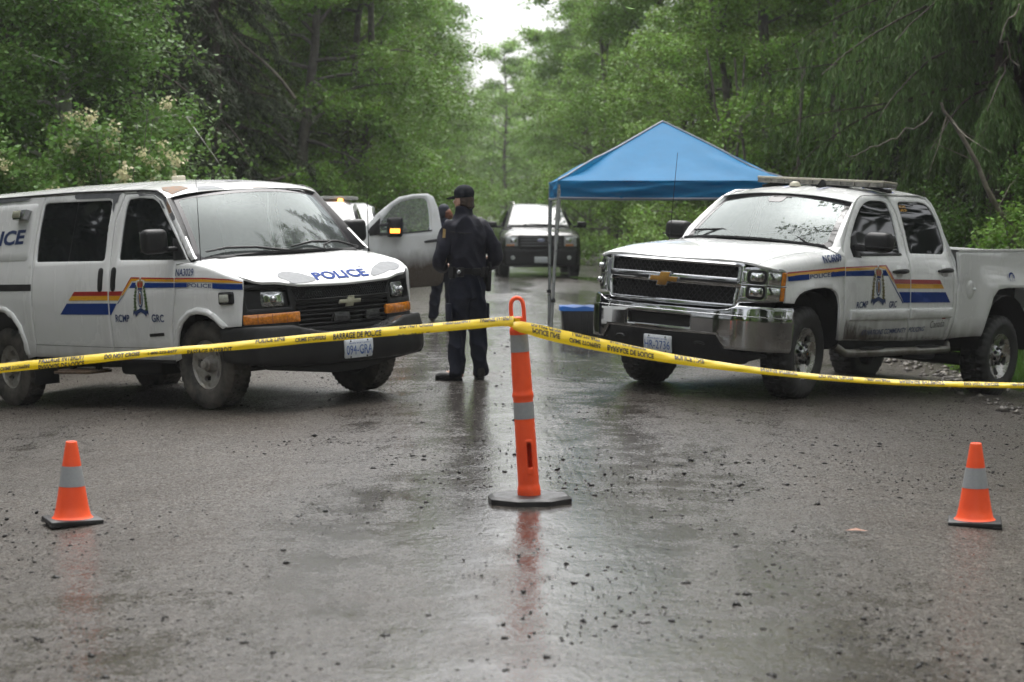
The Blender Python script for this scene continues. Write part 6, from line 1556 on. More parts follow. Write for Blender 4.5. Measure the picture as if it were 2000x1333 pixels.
white_truck('white pickup second in the row, seen left of the open truck door', -3.45, 38.5, -88, False, wg)
white_truck('white truck third in the row, only its roof showing', -3.9, 49, -88, True, wg)
def open_door():
    s_ = 3960 / 29.3
    X = lambda u, v: ((600 + .16502 * u - 1000) / s_, 1.70 + (409 - (360 + .16502 * v)) / s_)
    inv = w1.matrix_world.inverted()
    def fn(a, b):                      # door plane swung out, almost square to the view
        t = (a + 2.2); y = 29.35 + .10 * t - .03 * math.sin(max(0, min(1, (b - .3) / 1.7)) * math.pi) * 1.0 + .10 * max(0, b - 1.35)
        return tuple(inv @ Vector((a, y, b)))
    S = Surf(fn, 1)
    o = [X(*p) for p in [(640, 1140), (650, 800), (668, 600), (690, 500), (830, 345), (980, 222), (1080, 152), (1250, 118), (1420, 110), (1490, 152), (1545, 280), (1590, 520), (1614, 750), (1620, 1050), (1600, 1160), (1540, 1208), (1180, 1235), (700, 1260)]]
    wn_ = rounded([X(*p) for p in [(866, 600), (870, 440), (1010, 262), (1110, 197), (1250, 166), (1375, 160), (1412, 192), (1440, 350), (1452, 545)]], .03, 3)
    d = panel('door', S, o, WT, w1, [wn_], step=.08, depth=.07, bev=.012)
    panel('window', S, inset(wn_, -.02), CLEAR, d, lift=-.03, depth=0, bev=0, step=.2)
    panel('door_sill', S, [X(*p) for p in [(860, 612), (866, 596), (1475, 540), (1475, 556)]], BLACK, d, lift=.012, depth=.02, bev=.002)
    panel('mirror_sail', S, [X(*p) for p in [(722, 560), (740, 520), (862, 400), (862, 600), (740, 616)]], BLACK, d, lift=.02, depth=.03)
    hb = [S.pt(*X(1385 + 185 * k / 6, 685 - 25 * k / 6), .02 + .03 * math.sin(math.pi * k / 6)) for k in range(7)]
    bm = bmesh.new(); bm_tube(bm, hb, [.014, .02, .022, .022, .022, .02, .014], 8); from_bm('handle', bm, BLACK, d, 60)
    for zz in (492, 590):
        bm = bmesh.new(); bm_tube(bm, [S.pt(*X(850, zz), .02), S.pt(*X(960, zz), .16)], .022, 8); from_bm('mirror_arm', bm, BLACK, d, 60)
    a, b = X(950, 625), X(1138, 388)
    MS = Surf(lambda p, q: tuple(Vector(fn(p, q)) + inv.to_3x3() @ Vector((0, -.16, 0))), 1)
    mr = panel('mirror', MS, rounded([(a[0], a[1]), (b[0], a[1]), (b[0], b[1]), (a[0], b[1])], .05), BLACK, d, depth=.14, bev=.03, step=.06)
    for k in range(5):
        c, e = X(990 + 23 * k, 578), X(990 + 23 * k + 19, 526)
        panel('led', MS, rect(c[0], c[1], e[0], e[1], .006), mat('lit_led', (1, .5, .1), .3, emit=((1, .30, .03), 2.2)), mr, lift=.006, depth=.006, bev=0)
open_door()
# ================================================================ people
NAVY = mat('navy_jacket', (.0125, .013, .022), .6, spec=.18, var=.3, vscale=7, bump=.004, bscale=34)
NAVY2 = mat('navy_trousers', (.0095, .0115, .021), .75, spec=.15, var=.3, vscale=6, bump=.005, bscale=30)
SKIN = mat('skin', (.42, .24, .17), .5, var=.08, vscale=20)
HAIR = mat('brown_hair', (.045, .027, .018), .5, var=.4, vscale=30, streak=.2)
HAIRR = mat('red_brown_hair', (.16, .055, .025), .5, var=.4, vscale=30)
BOOT = mat('boot_leather', (.014, .013, .012), .5, var=.3, vscale=30, bump=.002, bscale=90)
BELT = mat('duty_belt', (.006, .006, .007), .5, spec=.25)
def evaluated(bm, name, voxel, smooth_it=6, folds=0.0, fs=7.0, stretch=(1, 1, 1)):
    """union of closed blobs -> one continuous surface"""
    me = bpy.data.meshes.new(name); bm.to_mesh(me); bm.free()
    o = bpy.data.objects.new(name, me); COL.objects.link(o)
    m = o.modifiers.new('r', 'REMESH'); m.mode = 'VOXEL'; m.voxel_size = voxel
    s = o.modifiers.new('s', 'SMOOTH'); s.factor = .5; s.iterations = smooth_it
    dg = bpy.context.evaluated_depsgraph_get(); me2 = bpy.data.meshes.new_from_object(o.evaluated_get(dg))
    bpy.data.objects.remove(o); bpy.data.meshes.remove(me)
    if folds:
        n = len(me2.vertices); co = np.empty(n * 3, np.float32); no = np.empty(n * 3, np.float32)
        me2.vertices.foreach_get('co', co); me2.vertices.foreach_get('normal', no); co = co.reshape(-1, 3); no = no.reshape(-1, 3)
        d = np.array([abs(mnoise.noise(Vector((p[0] * fs * stretch[0], p[1] * fs * stretch[1], p[2] * fs * stretch[2] + 1.7 * p[0])))) for p in co])
        co = co + no * ((.25 - d) * folds)[:, None]; me2.vertices.foreach_set('co', np.ascontiguousarray(co, np.float32).ravel()); me2.update()
    return me2
def ell(bm, c, r, rot=None, u=20, v=14):
    g = bmesh.ops.create_uvsphere(bm, u_segments=u, v_segments=v, radius=1.0)
    M = Matrix.Translation(c) @ (rot.to_4x4() if rot is not None else Matrix()) @ Matrix.Diagonal((*r, 1)); bmesh.ops.transform(bm, matrix=M, verts=g['verts'])
def rings(bm, R_, n=20):
    """loft of elliptical sections: (centre, rx, ry)"""
    V = [[bm.verts.new((c[0] + rx * math.cos(a), c[1] + ry * math.sin(a), c[2])) for a in [2 * math.pi * k / n for k in range(n)]] for c, rx, ry in R_]
    for a, b in zip(V, V[1:]):
        for k in range(n): bm.faces.new((a[k], a[(k + 1) % n], b[(k + 1) % n], b[k]))
    bm.faces.new(V[0][::-1]); bm.faces.new(V[-1])
def smooth_path(P, n=14):
    P = [Vector(p) for p in P]; out = []
    for k in range(n + 1):
        t = k / n * (len(P) - 1); i = min(int(t), len(P) - 2); f = t - i
        a, b, c, d = P[max(i - 1, 0)], P[i], P[i + 1], P[min(i + 2, len(P) - 1)]
        out.append(.5 * ((2 * b) + (c - a) * f + (2 * a - 5 * b + 4 * c - d) * f * f + (3 * b - a - 3 * c + d) * f ** 3))
    return out
def limb_blob(bm, P, Rr, n=14, sides=14):
    pts = smooth_path(P, n); r = [itp(k / n * (len(P) - 1), range(len(P)), Rr) for k in range(n + 1)]
    bm_tube(bm, pts, r, sides); ell(bm, pts[0], (r[0],) * 3, u=12, v=8); ell(bm, pts[-1], (r[-1],) * 3, u=12, v=8)
def hand(bm, wrist, d, palm_n):
    """palm and five curled fingers"""
    d = Vector(d).normalized(); nn = Vector(palm_n).normalized(); s = d.cross(nn).normalized(); w = Vector(wrist)
    rot = Matrix((s, d, nn)).transposed(); ell(bm, w + d * .05, (.040, .055, .018), rot, 14, 10)
    for k, (o, L_) in enumerate([(-.030, .062), (-.010, .075), (.011, .080), (.031, .070)]):
        b = w + s * o + d * .090; c1 = b + d * L_ * .5 - nn * .010; c2 = c1 + (d * .5 - nn * .8) * L_ * .45
        bm_tube(bm, [w + s * o * .8 + d * .05, b, c1, c2], [.0095, .0095, .0085, .007], 7); ell(bm, c2, (.0072,) * 3, u=8, v=6)
    b = w + s * .038 + d * .030; c1 = b + s * .022 + d * .035 - nn * .006; c2 = c1 + d * .03 - nn * .014
    bm_tube(bm, [w + s * .01 + d * .02, b, c1, c2], [.014, .012, .0105, .008], 8); ell(bm, c2, (.008,) * 3, u=8, v=6)
def head(bm, c, yaw):
    """skull, jaw, nose, ears; faces +y before yaw"""
    Rz = Matrix.Rotation(yaw, 3, 'Z'); c = Vector(c); T = lambda v: c + Rz @ Vector(v)
    ell(bm, T((0, -.012, .035)), (.076, .096, .098), Rz); ell(bm, T((0, .022, -.045)), (.056, .068, .078), Rz); ell(bm, T((0, .060, -.082)), (.030, .030, .026), Rz)
    ell(bm, T((0, .096, -.018)), (.014, .020, .024), Rz); ell(bm, T((0, .086, .008)), (.010, .014, .030), Rz)
    for s in (-1, 1):
        ell(bm, T((s * .078, -.004, -.012)), (.010, .022, .033), Rz); ell(bm, T((s * .034, .074, -.012)), (.022, .016, .016), Rz)
    ell(bm, T((0, .086, -.055)), (.024, .010, .007), Rz)
    return T
def officer():
    root = thing('person', 'person in navy jacket, black cap and duty belt, seen from behind', 'person', (-.45, 19.55, gz(-.45)), .34)
    hz = 1.735
    # left side of the person is on the left of the picture (seen from behind)
    bm = bmesh.new(); T = head(bm, (-.015, .02, hz), .62)
    rings(bm, [((0, -.01, 1.50), .085, .08), ((-.005, 0, 1.58), .062, .064), ((-.01, .01, 1.70), .056, .060)])
    rings(bm, [((.02, 0, .90), .15, .11), ((.02, 0, 1.05), .145, .105), ((.01, 0, 1.3), .15, .10), ((.0, 0, 1.48), .13, .08)])
    for s, A in ((-1, [(-.18, .0, 1.50), (-.225, -.02, 1.21), (-.15, .22, 1.10), (-.09, .27, 1.10)]), (1, [(.20, 0, 1.50), (.285, -.02, 1.22), (.17, .20, 1.13), (.08, .27, 1.12)])):
        limb_blob(bm, A, [.038, .034, .028, .026]); hand(bm, A[-1], (-s * .8, .5, -.1), (0, .3, 1))
    for s, L_ in ((-1, [(-.06, .0, .95), (-.085, .01, .50), (-.08, -.02, .10)]), (1, [(.11, 0, .95), (.135, .02, .50), (.155, .03, .10)])):
        limb_blob(bm, L_, [.075, .055, .042]); 
    ell(bm, (-.115, .03, .055), (.05, .11, .045), Matrix.Rotation(.9, 3, 'Z')); ell(bm, (.155, .07, .055), (.045, .11, .045))
    link('body', evaluated(bm, 'body', .0075, 3), SKIN, root, 180)
    for s in (-1, 1):
        b = bmesh.new(); bmesh.ops.create_uvsphere(b, u_segments=10, v_segments=8, radius=.012, matrix=Matrix.Translation(T((s * .034, .085, -.010)))); from_bm('eye', b, WHITE, root, 180)
    # hair and cap
    bm = bmesh.new(); Rz = Matrix.Rotation(.62, 3, 'Z'); ell(bm, T((0, -.028, .01)), (.082, .088, .085), Rz); ell(bm, T((0, -.070, -.035)), (.066, .040, .048), Rz); ell(bm, T((.045, -.070, -.050)), (.034, .030, .034), Rz)
    link('hair', evaluated(bm, 'hair', .008, 3, .012, 40), HAIR, root, 180)
    bm = bmesh.new(); ell(bm, T((0, -.012, .072)), (.092, .108, .083), Rz)
    rings(bm, [(T((0, -.012, .030)), .097, .104), (T((0, -.012, .075)), .094, .102)])
    cap = link('cap', evaluated(bm, 'cap', .008, 4), mat('black_cap', (.008, .010, .014), .8, spec=.15, bump=.001, bscale=200), root, 180)
    v = []; f = []
    for k in range(9):
        a = -1.05 + 2.1 * k / 8
        for r, dz in ((.098, .040), (.165, .020 - .010 * (1 - (k - 4) ** 2 / 16))): v.append(T((math.sin(a) * r * .92, math.cos(a) * r * 1.06, dz)))
    f = [(2 * k, 2 * k + 1, 2 * k + 3, 2 * k + 2) for k in range(8)]
    br = from_py('cap_brim', v, f, MATS['black_cap'], cap, 180); md = br.modifiers.new('t', 'SOLIDIFY'); md.thickness = .006
    # jacket
    bm = bmesh.new()
    rings(bm, [((.02, .0, 1.045), .178, .135), ((.02, .0, 1.10), .186, .142), ((.015, .0, 1.25), .198, .148), ((.008, .0, 1.40), .214, .150), ((.0, -.005, 1.49), .196, .132), ((-.005, -.005, 1.555), .135, .108), ((-.008, .0, 1.60), .085, .085)], 28)
    rings(bm, [((-.008, 0, 1.57), .083, .085), ((-.012, .012, 1.675), .080, .086)], 24)
    for A in ([(-.150, .0, 1.475), (-.205, -.012, 1.36), (-.252, -.005, 1.20), (-.215, .13, 1.105), (-.15, .22, 1.09)], [(.160, 0, 1.475), (.240, -.02, 1.36), (.312, -.03, 1.19), (.262, .10, 1.125), (.16, .22, 1.12)]):
        limb_blob(bm, A, [.080, .079, .073, .064, .054])
    jk = link('jacket', evaluated(bm, 'jacket', .010, 4, .052, 8.0, (1, 1, .55)), NAVY, root, 180)
    tube('yoke_seam', [(-.18, -.080, 1.44), (-.12, -.122, 1.425), (.0, -.146, 1.42), (.12, -.124, 1.425), (.18, -.085, 1.44)], .006, BELT, jk, 6)
    q = from_py('shoulder_patch', [(-.262, -.085, 1.38), (-.238, -.098, 1.38), (-.232, -.098, 1.46), (-.256, -.085, 1.47)], [(0, 1, 2, 3)], mat('patch_gold', (.30, .20, .07), .6, var=.3, vscale=80), jk, 0)
    md = q.modifiers.new('t', 'SOLIDIFY'); md.thickness = .006
    box('shoulder_tab', (.115, -.105, 1.57), (.05, .02, .018), mat('silver_tape', (.5, .5, .48), .4), jk, .004)  # small silver tab on the right shoulder
    # trousers
    bm = bmesh.new()
    rings(bm, [((.025, 0, .80), .165, .125), ((.022, 0, .90), .178, .138), ((.02, 0, 1.0), .172, .132), ((.02, 0, 1.07), .165, .125)], 26)
    limb_blob(bm, [(-.055, .0, .90), (-.07, .0, .68), (-.085, .015, .48), (-.09, -.005, .28), (-.095, -.012, .085)], [.112, .104, .084, .078, .078])
    limb_blob(bm, [(.105, .0, .90), (.12, .0, .68), (.130, .02, .48), (.148, .015, .28), (.158, .012, .085)], [.112, .102, .082, .076, .077])
    tr = link('trousers', evaluated(bm, 'trousers', .010, 3, .060, 7.5, (1, 1, .6)), NAVY2, root, 180)
    box('cargo_pocket', (-.175, -.01, .66), (.03, .15, .18), NAVY2, tr, .014); box('cargo_pocket', (.215, .0, .66), (.03, .15, .18), NAVY2, tr, .014)
    # belt and gear
    bm = bmesh.new(); bm_lathe(bm, [(.178, 1.03), (.186, 1.035), (.186, 1.085), (.178, 1.09)], 36, 'Z', (.02, 0, 0)); bmesh.ops.transform(bm, matrix=Matrix.Translation((.02, 0, 0)) @ Matrix.Diagonal((1, .78, 1, 1)) @ Matrix.Translation((-.02, 0, 0)), verts=bm.verts)
    bl = from_bm('belt', bm, BELT, root, 40, True)
    for c, s, rz in (((-.155, -.06, 1.045), (.05, .07, .11), .6), ((-.09, -.125, 1.05), (.07, .035, .09), .2), ((.07, -.14, 1.055), (.09, .03, .07), 0), ((.15, -.115, 1.05), (.06, .04, .10), -.5)):
        bm = bmesh.new(); bm_box(bm, c, s, .010, Matrix.Rotation(rz, 4, 'Z')); from_bm('pouch', bm, BELT, bl)
    bm = bmesh.new(); bm_box(bm, (.232, .0, .98), (.055, .10, .24), .016, Matrix.Rotation(.12, 4, 'X')); hol = from_bm('holster', bm, BELT, bl)
    bm = bmesh.new(); bm_box(bm, (.240, -.045, 1.10), (.032, .05, .09), .01, Matrix.Rotation(-.3, 4, 'X')); from_bm('grip', bm, BELT, hol)
    b = bmesh.new(); bmesh.ops.create_uvsphere(b, u_segments=10, v_segments=8, radius=.022, matrix=Matrix.Translation((-.115, -.152, 1.055))); from_bm('key_holder', b, SILVER, bl, 180)
    # boots
    for nm_, loc, rz in (('l', (-.105, -.005), .75), ('r', (.158, .02), -.25)):
        bm = bmesh.new(); Rz = Matrix.Rotation(rz, 3, 'Z'); o = Vector((*loc, 0)); t = lambda v: o + Rz @ Vector(v)
        ell(bm, t((0, .10, .045)), (.050, .115, .042), Rz); ell(bm, t((0, .0, .055)), (.045, .075, .055), Rz); rings(bm, [(t((0, -.015, .05)), .054, .06), (t((0, -.02, .15)), .052, .056)]); ell(bm, t((0, .185, .036)), (.040, .042, .032), Rz)
        bt = link('boot', evaluated(bm, 'boot', .008, 3), BOOT, root, 180)
        bm = bmesh.new(); P = [(.046 * math.cos(a) * (1 if math.sin(a) < 0 else 1.1), .075 + .155 * math.sin(a)) for a in [2 * math.pi * k / 20 for k in range(20)]]
        lo = [bm.verts.new(t((x, y, .0))) for x, y in P]; hi = [bm.verts.new(t((x * 1.04, y, .026))) for x, y in P]
        bm.faces.new(lo[::-1]); bm.faces.new(hi); [bm.faces.new((lo[k], lo[(k + 1) % 20], hi[(k + 1) % 20], hi[k])) for k in range(20)]
        from_bm('boot_sole', bm, BELT, bt)
        tube('boot_lace', [t((.02, .10, .10)), t((.05, .13, .14)), t((.055, .12, .09)), t((.06, .10, .06))], .003, BELT, bt, 5)
    return root
o_ = officer(); o_.scale = (.98, .98, 1.0)
def officer_two():
    root = thing('person', 'person in navy with reddish hair, half hidden by the open truck door', 'person', (-1.0, 30.0, gz(-1.0)), 0)
    bm = bmesh.new(); T = head(bm, (0, .02, 1.60), .2); rings(bm, [((0, 0, 1.36), .08, .075), ((0, 0, 1.44), .056, .058), ((0, .01, 1.56), .052, .056)])
    rings(bm, [((0, 0, .85), .14, .1), ((0, 0, 1.2), .15, .1), ((0, 0, 1.38), .14, .085)])
    for s in (-1, 1):
        A = [(s * .17, 0, 1.37), (s * .22, 0, 1.12), (s * .15, .16, 1.02)]; limb_blob(bm, A, [.045, .04, .03]); hand(bm, A[-1], (-s * .5, .8, 0), (0, .1, 1))
    limb_blob(bm, [(-.09, 0, .9), (-.13, .0, .48), (-.17, -.06, .09)], [.07, .05, .04]); limb_blob(bm, [(.09, 0, .9), (.09, .03, .48), (.09, .05, .09)], [.07, .05, .04])
    link('body', evaluated(bm, 'body', .009, 3), SKIN, root, 180)
    bm = bmesh.new(); ell(bm, T((.03, -.04, .0)), (.075, .075, .08)); ell(bm, T((.07, -.06, -.03)), (.05, .045, .06)); link('hair', evaluated(bm, 'hair', .009, 3, .012, 40), HAIRR, root, 180)
    bm = bmesh.new(); ell(bm, T((-.01, -.01, .055)), (.092, .104, .088)); ell(bm, T((-.03, -.03, .0)), (.08, .085, .09)); link('knit_hat', evaluated(bm, 'hat', .009, 4), mat('dark_hat', (.010, .013, .024), .8), root, 180)
    bm = bmesh.new(); rings(bm, [((0, 0, .93), .19, .14), ((0, 0, 1.15), .2, .15), ((0, 0, 1.33), .205, .14), ((0, 0, 1.42), .15, .1), ((0, 0, 1.47), .08, .08)], 26); rings(bm, [((0, 0, 1.44), .08, .085), ((0, .01, 1.53), .078, .084)])
    for s in (-1, 1): limb_blob(bm, [(s * .17, 0, 1.36), (s * .235, -.01, 1.12), (s * .16, .13, 1.03)], [.08, .07, .055])
    link('jacket', evaluated(bm, 'jacket', .013, 5, .04, 6.5), mat('navy_jacket_two', (.012, .017, .034), .7, spec=.15, var=.3, vscale=7), root, 180)
    bm = bmesh.new(); rings(bm, [((0, 0, .78), .16, .12), ((0, 0, .97), .17, .13)], 24)
    limb_blob(bm, [(-.085, 0, .88), (-.12, .0, .48), (-.165, -.05, .10)], [.10, .085, .075]); limb_blob(bm, [(.085, 0, .88), (.09, .03, .48), (.09, .04, .10)], [.10, .085, .075])
    link('trousers', evaluated(bm, 'trousers', .013, 4, .04, 6), NAVY2, root, 180)
    for x, y in ((-.17, -.04), (.09, .06)):
        bm = bmesh.new(); ell(bm, (x - .01, y + .05, .05), (.05, .13, .05)); rings(bm, [((x, y, .05), .05, .055), ((x, y, .14), .05, .055)]); link('boot', evaluated(bm, 'boot', .01, 3), BOOT, root, 180)
officer_two()
# ================================================================ canopy, tote, traffic post, cones, tape
CANOPY = mat('blue_canopy', (.008, .175, .38), .55, var=.06, vscale=3, transl=.28, spec=.2)
POLE = mat('pole_steel', (.36, .37, .38), .32, .75, var=.12, vscale=12, rvar=.1)
SEAM = mat('grey_seam', (.26, .28, .33), .6)
def canopy():
    h = 1.45; ze, zp, zv = 2.06, 2.86, 1.845
    root = thing('canopy_tent', 'blue pop up canopy tent with a pointed roof standing behind the white pickup', 'tent', (2.00, 27.05, 0), R(1.2))
    g0 = gz(1.99)
    for k in range(4):
        A = Matrix.Rotation(k * math.pi / 2, 3, 'Z')
        def rf_(a, t, A=A, k=k):            # a across -1..1, t 0 (eave) .. 1 (peak)
            r = h * (1 - t); wr = .055 * math.sin(a * 9 + t * 5 + k) * math.exp(-((t - .25) / .22) ** 2) * (abs(a) ** 1.5) - .05 * math.sin(math.pi * min(1, t * 1.0)) * (1 - .5 * abs(a))
            wr += .02 * fbm(a * 5 + k, t * 9, 2.0) * (1 - t)
            return tuple(A @ Vector((a * r, -r, ze + (zp - ze) * t + wr * (1 - t) * min(1, t * 8))))
        S = Surf(rf_, 1)
        n = 14; V = []; F = []
        for j in range(n + 1):
            for i in range(2 * n + 1): V.append(S.pt(-1 + i / n, j / n * .995))
        w_ = 2 * n + 1
        for j in range(n):
            for i in range(2 * n): F.append((j * w_ + i, j * w_ + i + 1, (j + 1) * w_ + i + 1, (j + 1) * w_ + i))
        p = from_py('canopy_panel', V, F, CANOPY, root, 180)
        def vf(a, q, A=A, k=k):
            d = .030 * math.sin(q * 6 + 2.2 * math.sin(a * 3 + k)) * math.sin(math.pi * min(1, q * .9)) + .05 * fbm(a * 2.6, q * 2.5 + k, 1.0) - .02 * q * (1 - a * a)
            sg = .012 * (1 - a * a)
            return tuple(A @ Vector((a * h, -h - d * (1 - abs(a) ** 6), ze - (ze - zv) * q - sg * q)))
        V = []; F = []; m_ = 40; w_ = m_ + 1
        for j in range(11):
            for i in range(w_): V.append(vf(-1 + 2 * i / m_, j / 10))
        for j in range(10):
            for i in range(m_): F.append((j * w_ + i, j * w_ + i + 1, (j + 1) * w_ + i + 1, (j + 1) * w_ + i))
        va = from_py('valance', V, F, CANOPY, root, 180)
        tube('hem', [vf(-1 + 2 * i / 20, 1.0) for i in range(21)], .013, SEAM, va, 5)
        tube('ridge_seam', [tuple(Vector(rf_(1, j / 12)) + Vector((0, 0, .008))) for j in range(13)], .012, SEAM, p, 5)
        c = A @ Vector((-h, -h, 0))
        lean = Vector((-.10, 0, 0)) if k == 0 else Vector((0, 0, 0))
        po = tube('pole', [(c.x + lean.x, c.y + .02, g0 - .06 + (gz(1.99 + c.x) - g0)), (c.x + .02, c.y + .02, ze - .02)], .021, POLE, root, 8)
        tube('pole_sleeve', [(c.x + .008 + lean.x * .35, c.y + .02, 1.25), (c.x + .02, c.y + .02, ze - .05)], .026, POLE, po, 8)
        box('pole_collar', (c.x + lean.x * .62, c.y + .02, .55), (.06, .06, .05), BLACK, po, .008); box('pole_foot', (c.x + lean.x, c.y + .02, gz(1.99 + c.x) + .012), (.12, .12, .014), POLE, po, .003)
        d = A @ Vector((h, -h, 0))
        for a0, a1 in ((0, .5), (.5, 1)):
            for z0, z1 in ((1.98, 1.885), (1.885, 1.98)):
                q0, q1 = c.lerp(d, a0), c.lerp(d, a1); tube('truss_bar', [(q0.x * .94, q0.y * .94, z0), (q1.x * .94, q1.y * .94, z1)], .009, POLE, root, 6)
canopy()
def tote():
    root = thing('storage_tote', 'black plastic storage tote with a bright blue lid under the canopy edge', 'box', (.98, 26.55, gz(.95)), R(2))
    bm = bmesh.new(); bm_box(bm, (0, 0, .175), (.62, .42, .35), .03, taper=(1.07, 1.07))
    for k in range(-3, 4): bm_box(bm, (k * .088, -.222, .18), (.022, .015, .28), .005)
    from_bm('tub', bm, mat('tote_black', (.014, .014, .015), .35), root)
    lid = mat('tote_lid_blue', (.015, .16, .58), .35)
    n = 40; bm = bmesh.new(); top = []; bot = []; cen = bm.verts.new((0, 0, .405))
    for k in range(n):
        a = 2 * math.pi * k / n; c, s = math.cos(a), math.sin(a); q = 1 / (abs(c) ** 7 + abs(s) ** 7) ** (1 / 7)
        wv = .010 * math.sin(5 * a * 2)
        top.append(bm.verts.new((c * q * .355, s * q * .25, .395 + wv))); bot.append(bm.verts.new((c * q * .36, s * q * .255, .340)))
    for k in range(n):
        j = (k + 1) % n; bm.faces.new((bot[k], bot[j], top[j], top[k])); bm.faces.new((top[k], top[j], cen))
    from_bm('lid', bm, lid, root, 50)
tote()

ORANGE = mat('safety_orange', (1.0, .115, .030), .45, col2=(.88, .085, .022), vscale=5, bump=.0006, bscale=90, rvar=.08, spec=.4)
REFLECT = mat('reflective_grey', (.30, .31, .32), .38, var=.06, vscale=60, bump=.0003, bscale=500)
RUBBER = mat('black_rubber', (.016, .016, .017), .45, var=.3, vscale=18, bump=.001, bscale=120, rvar=.15)
def post():
    gx, gy = .10, 11.3; g = gz(gx) + .004
    root = thing('delineator_post', 'tall orange traffic post with loop handle, holding up the police tape', 'traffic post', (gx, gy, g))
    bm = bmesh.new(); n = 8; lo, mi, hi = [], [], []
    for k in range(n):
        a = 2 * math.pi * (k + .5) / n + .10; c, s = math.cos(a), math.sin(a)
        lo.append(bm.verts.new((c * .245, s * .215, 0))); mi.append(bm.verts.new((c * .245, s * .215, .034))); hi.append(bm.verts.new((c * .222, s * .195, .048)))
    bm.faces.new(lo[::-1]); bm.faces.new(hi)
    for k in range(n):
        j = (k + 1) % n; bm.faces.new((lo[k], lo[j], mi[j], mi[k])); bm.faces.new((mi[k], mi[j], hi[j], hi[k]))
    base = from_bm('base', bm, RUBBER, root, 30)
    Mt = Matrix.Rotation(R(-3.7), 4, 'Y')
    def radius(z): return itp(z, [.04, .055, .09, .10, .30, .58, .592, .604, .616, .628, .77, .78, .86, .952, .957, .975, .990], [.064, .066, .064, .059, .058, .0555, .0565, .0605, .0605, .0555, .054, .0535, .051, .049, .052, .052, .046])
    TUBE = Surf(lambda a, z: tuple(Mt @ Vector((radius(z) * math.cos(a / .058), radius(z) * math.sin(a / .058), z))), 1)
    c0 = .058 * (-math.pi / 2 + .28); c1 = .058 * (math.pi / 2 + .28)
    hole = lambda c: rounded([(c - .0135, .205), (c + .0135, .205), (c + .0135, .345), (c - .0135, .345)], .012)
    W = .058 * 2 * math.pi; a0 = .058 * (-math.pi)
    body = panel('tube', TUBE, [(a0, z) for z in (.04, .99)] [:0] + [(a0 + W * k / 36, .04) for k in range(37)] + [(a0 + W * (36 - k) / 36, .990) for k in range(37)], ORANGE, root, [hole(c0), hole(c1)], step=.011, depth=.006, bev=0, smooth=60)
    REC = Surf(lambda a, z: tuple(Mt @ Vector(((radius(z) + .0035) * math.cos(a / .058), (radius(z) + .0035) * math.sin(a / .058), z))), 1)
    rim = panel('handhold_rim', REC, rounded([(c0 - .024, .165), (c0 + .024, .165), (c0 + .026, .365), (c0 - .026, .365)], .02), ORANGE, body, [hole(c0)], step=.012, depth=.006, bev=.0035)
    top = bmesh.new(); bm_lathe(top, [(.046, .990), (.030, .996), (.026, 1.0), (.026, 1.045), (0, 1.05)], 28); bmesh.ops.transform(top, matrix=Mt, verts=top.verts); from_bm('neck', top, ORANGE, root, 40, True)
    for z0, z1 in ((.862, .945), (.476, .574)):
        zz = (z0, z1) if z0 > .6 else (.480, .574)
    bands = [(.853, .950), (.478, .572)]
    for z0, z1 in bands:
        B = bmesh.new(); bm_lathe(B, [(radius(z0) + .0012, z0), (radius(z1) + .0012, z1)], 40); bmesh.ops.transform(B, matrix=Mt, verts=B.verts); from_bm('reflective_band', B, REFLECT, body, 60)
    # loop handle
    P = [(-.034, 0, 1.0), (-.036, 0, 1.09), (-.034, 0, 1.115)] + [(-.034 * math.cos(a), 0, 1.115 + .040 * math.sin(a)) for a in [math.pi * k / 10 for k in range(1, 10)]] + [(.034, 0, 1.115), (.036, 0, 1.09), (.034, 0, 1.0)]
    bm = bmesh.new(); bm_tube(bm, P, .0115, 10); bmesh.ops.transform(bm, matrix=Mt, verts=bm.verts); from_bm('handle', bm, ORANGE, root, 60)
    box('handle_bridge', tuple(Mt @ Vector((0, 0, 1.03))), (.075, .022, .035), ORANGE, root, .006)
post()
def cone(x, y, rz, tilt, label):
    root = thing('traffic_cone', label, 'traffic cone', (x, y, gz(x) + .006), rz, 'orange traffic cones')
    root.rotation_euler = (0, tilt, rz)
    bm = bmesh.new(); bm_box(bm, (0, 0, .016), (.285, .285, .030), .008)
    for sx in (-1, 1):
        for sy in (-1, 1): bm_box(bm, (sx * .12, sy * .12, .004), (.05, .05, .012), .002)
    from_bm('base', bm, RUBBER, root)
    rr = lambda z: itp(z, [.03, .45], [.098, .030])
    pr = [(.112, .031), (.106, .036), (.099, .046)] + [(rr(z), z) for z in (.10, .2, .3, .4, .438)] + [(.030, .447), (.026, .450), (.020, .448), (.018, .40)]
    cb = from_bm('cone_body', bm_lathe(bmesh.new(), pr, 40), ORANGE, root, 40, True)
    from_bm('reflective_band', bm_lathe(bmesh.new(), [(rr(.205) + .0012, .205), (rr(.316) + .0012, .316)], 40), REFLECT, root, 60)
cone(-2.41, 11.03, .42, 0, 'orange traffic cone with one grey band on the left, in front of the police van')
cone(2.535, 11.02, -.22, 0, 'orange traffic cone with one grey band on the right, in front of the white pickup')

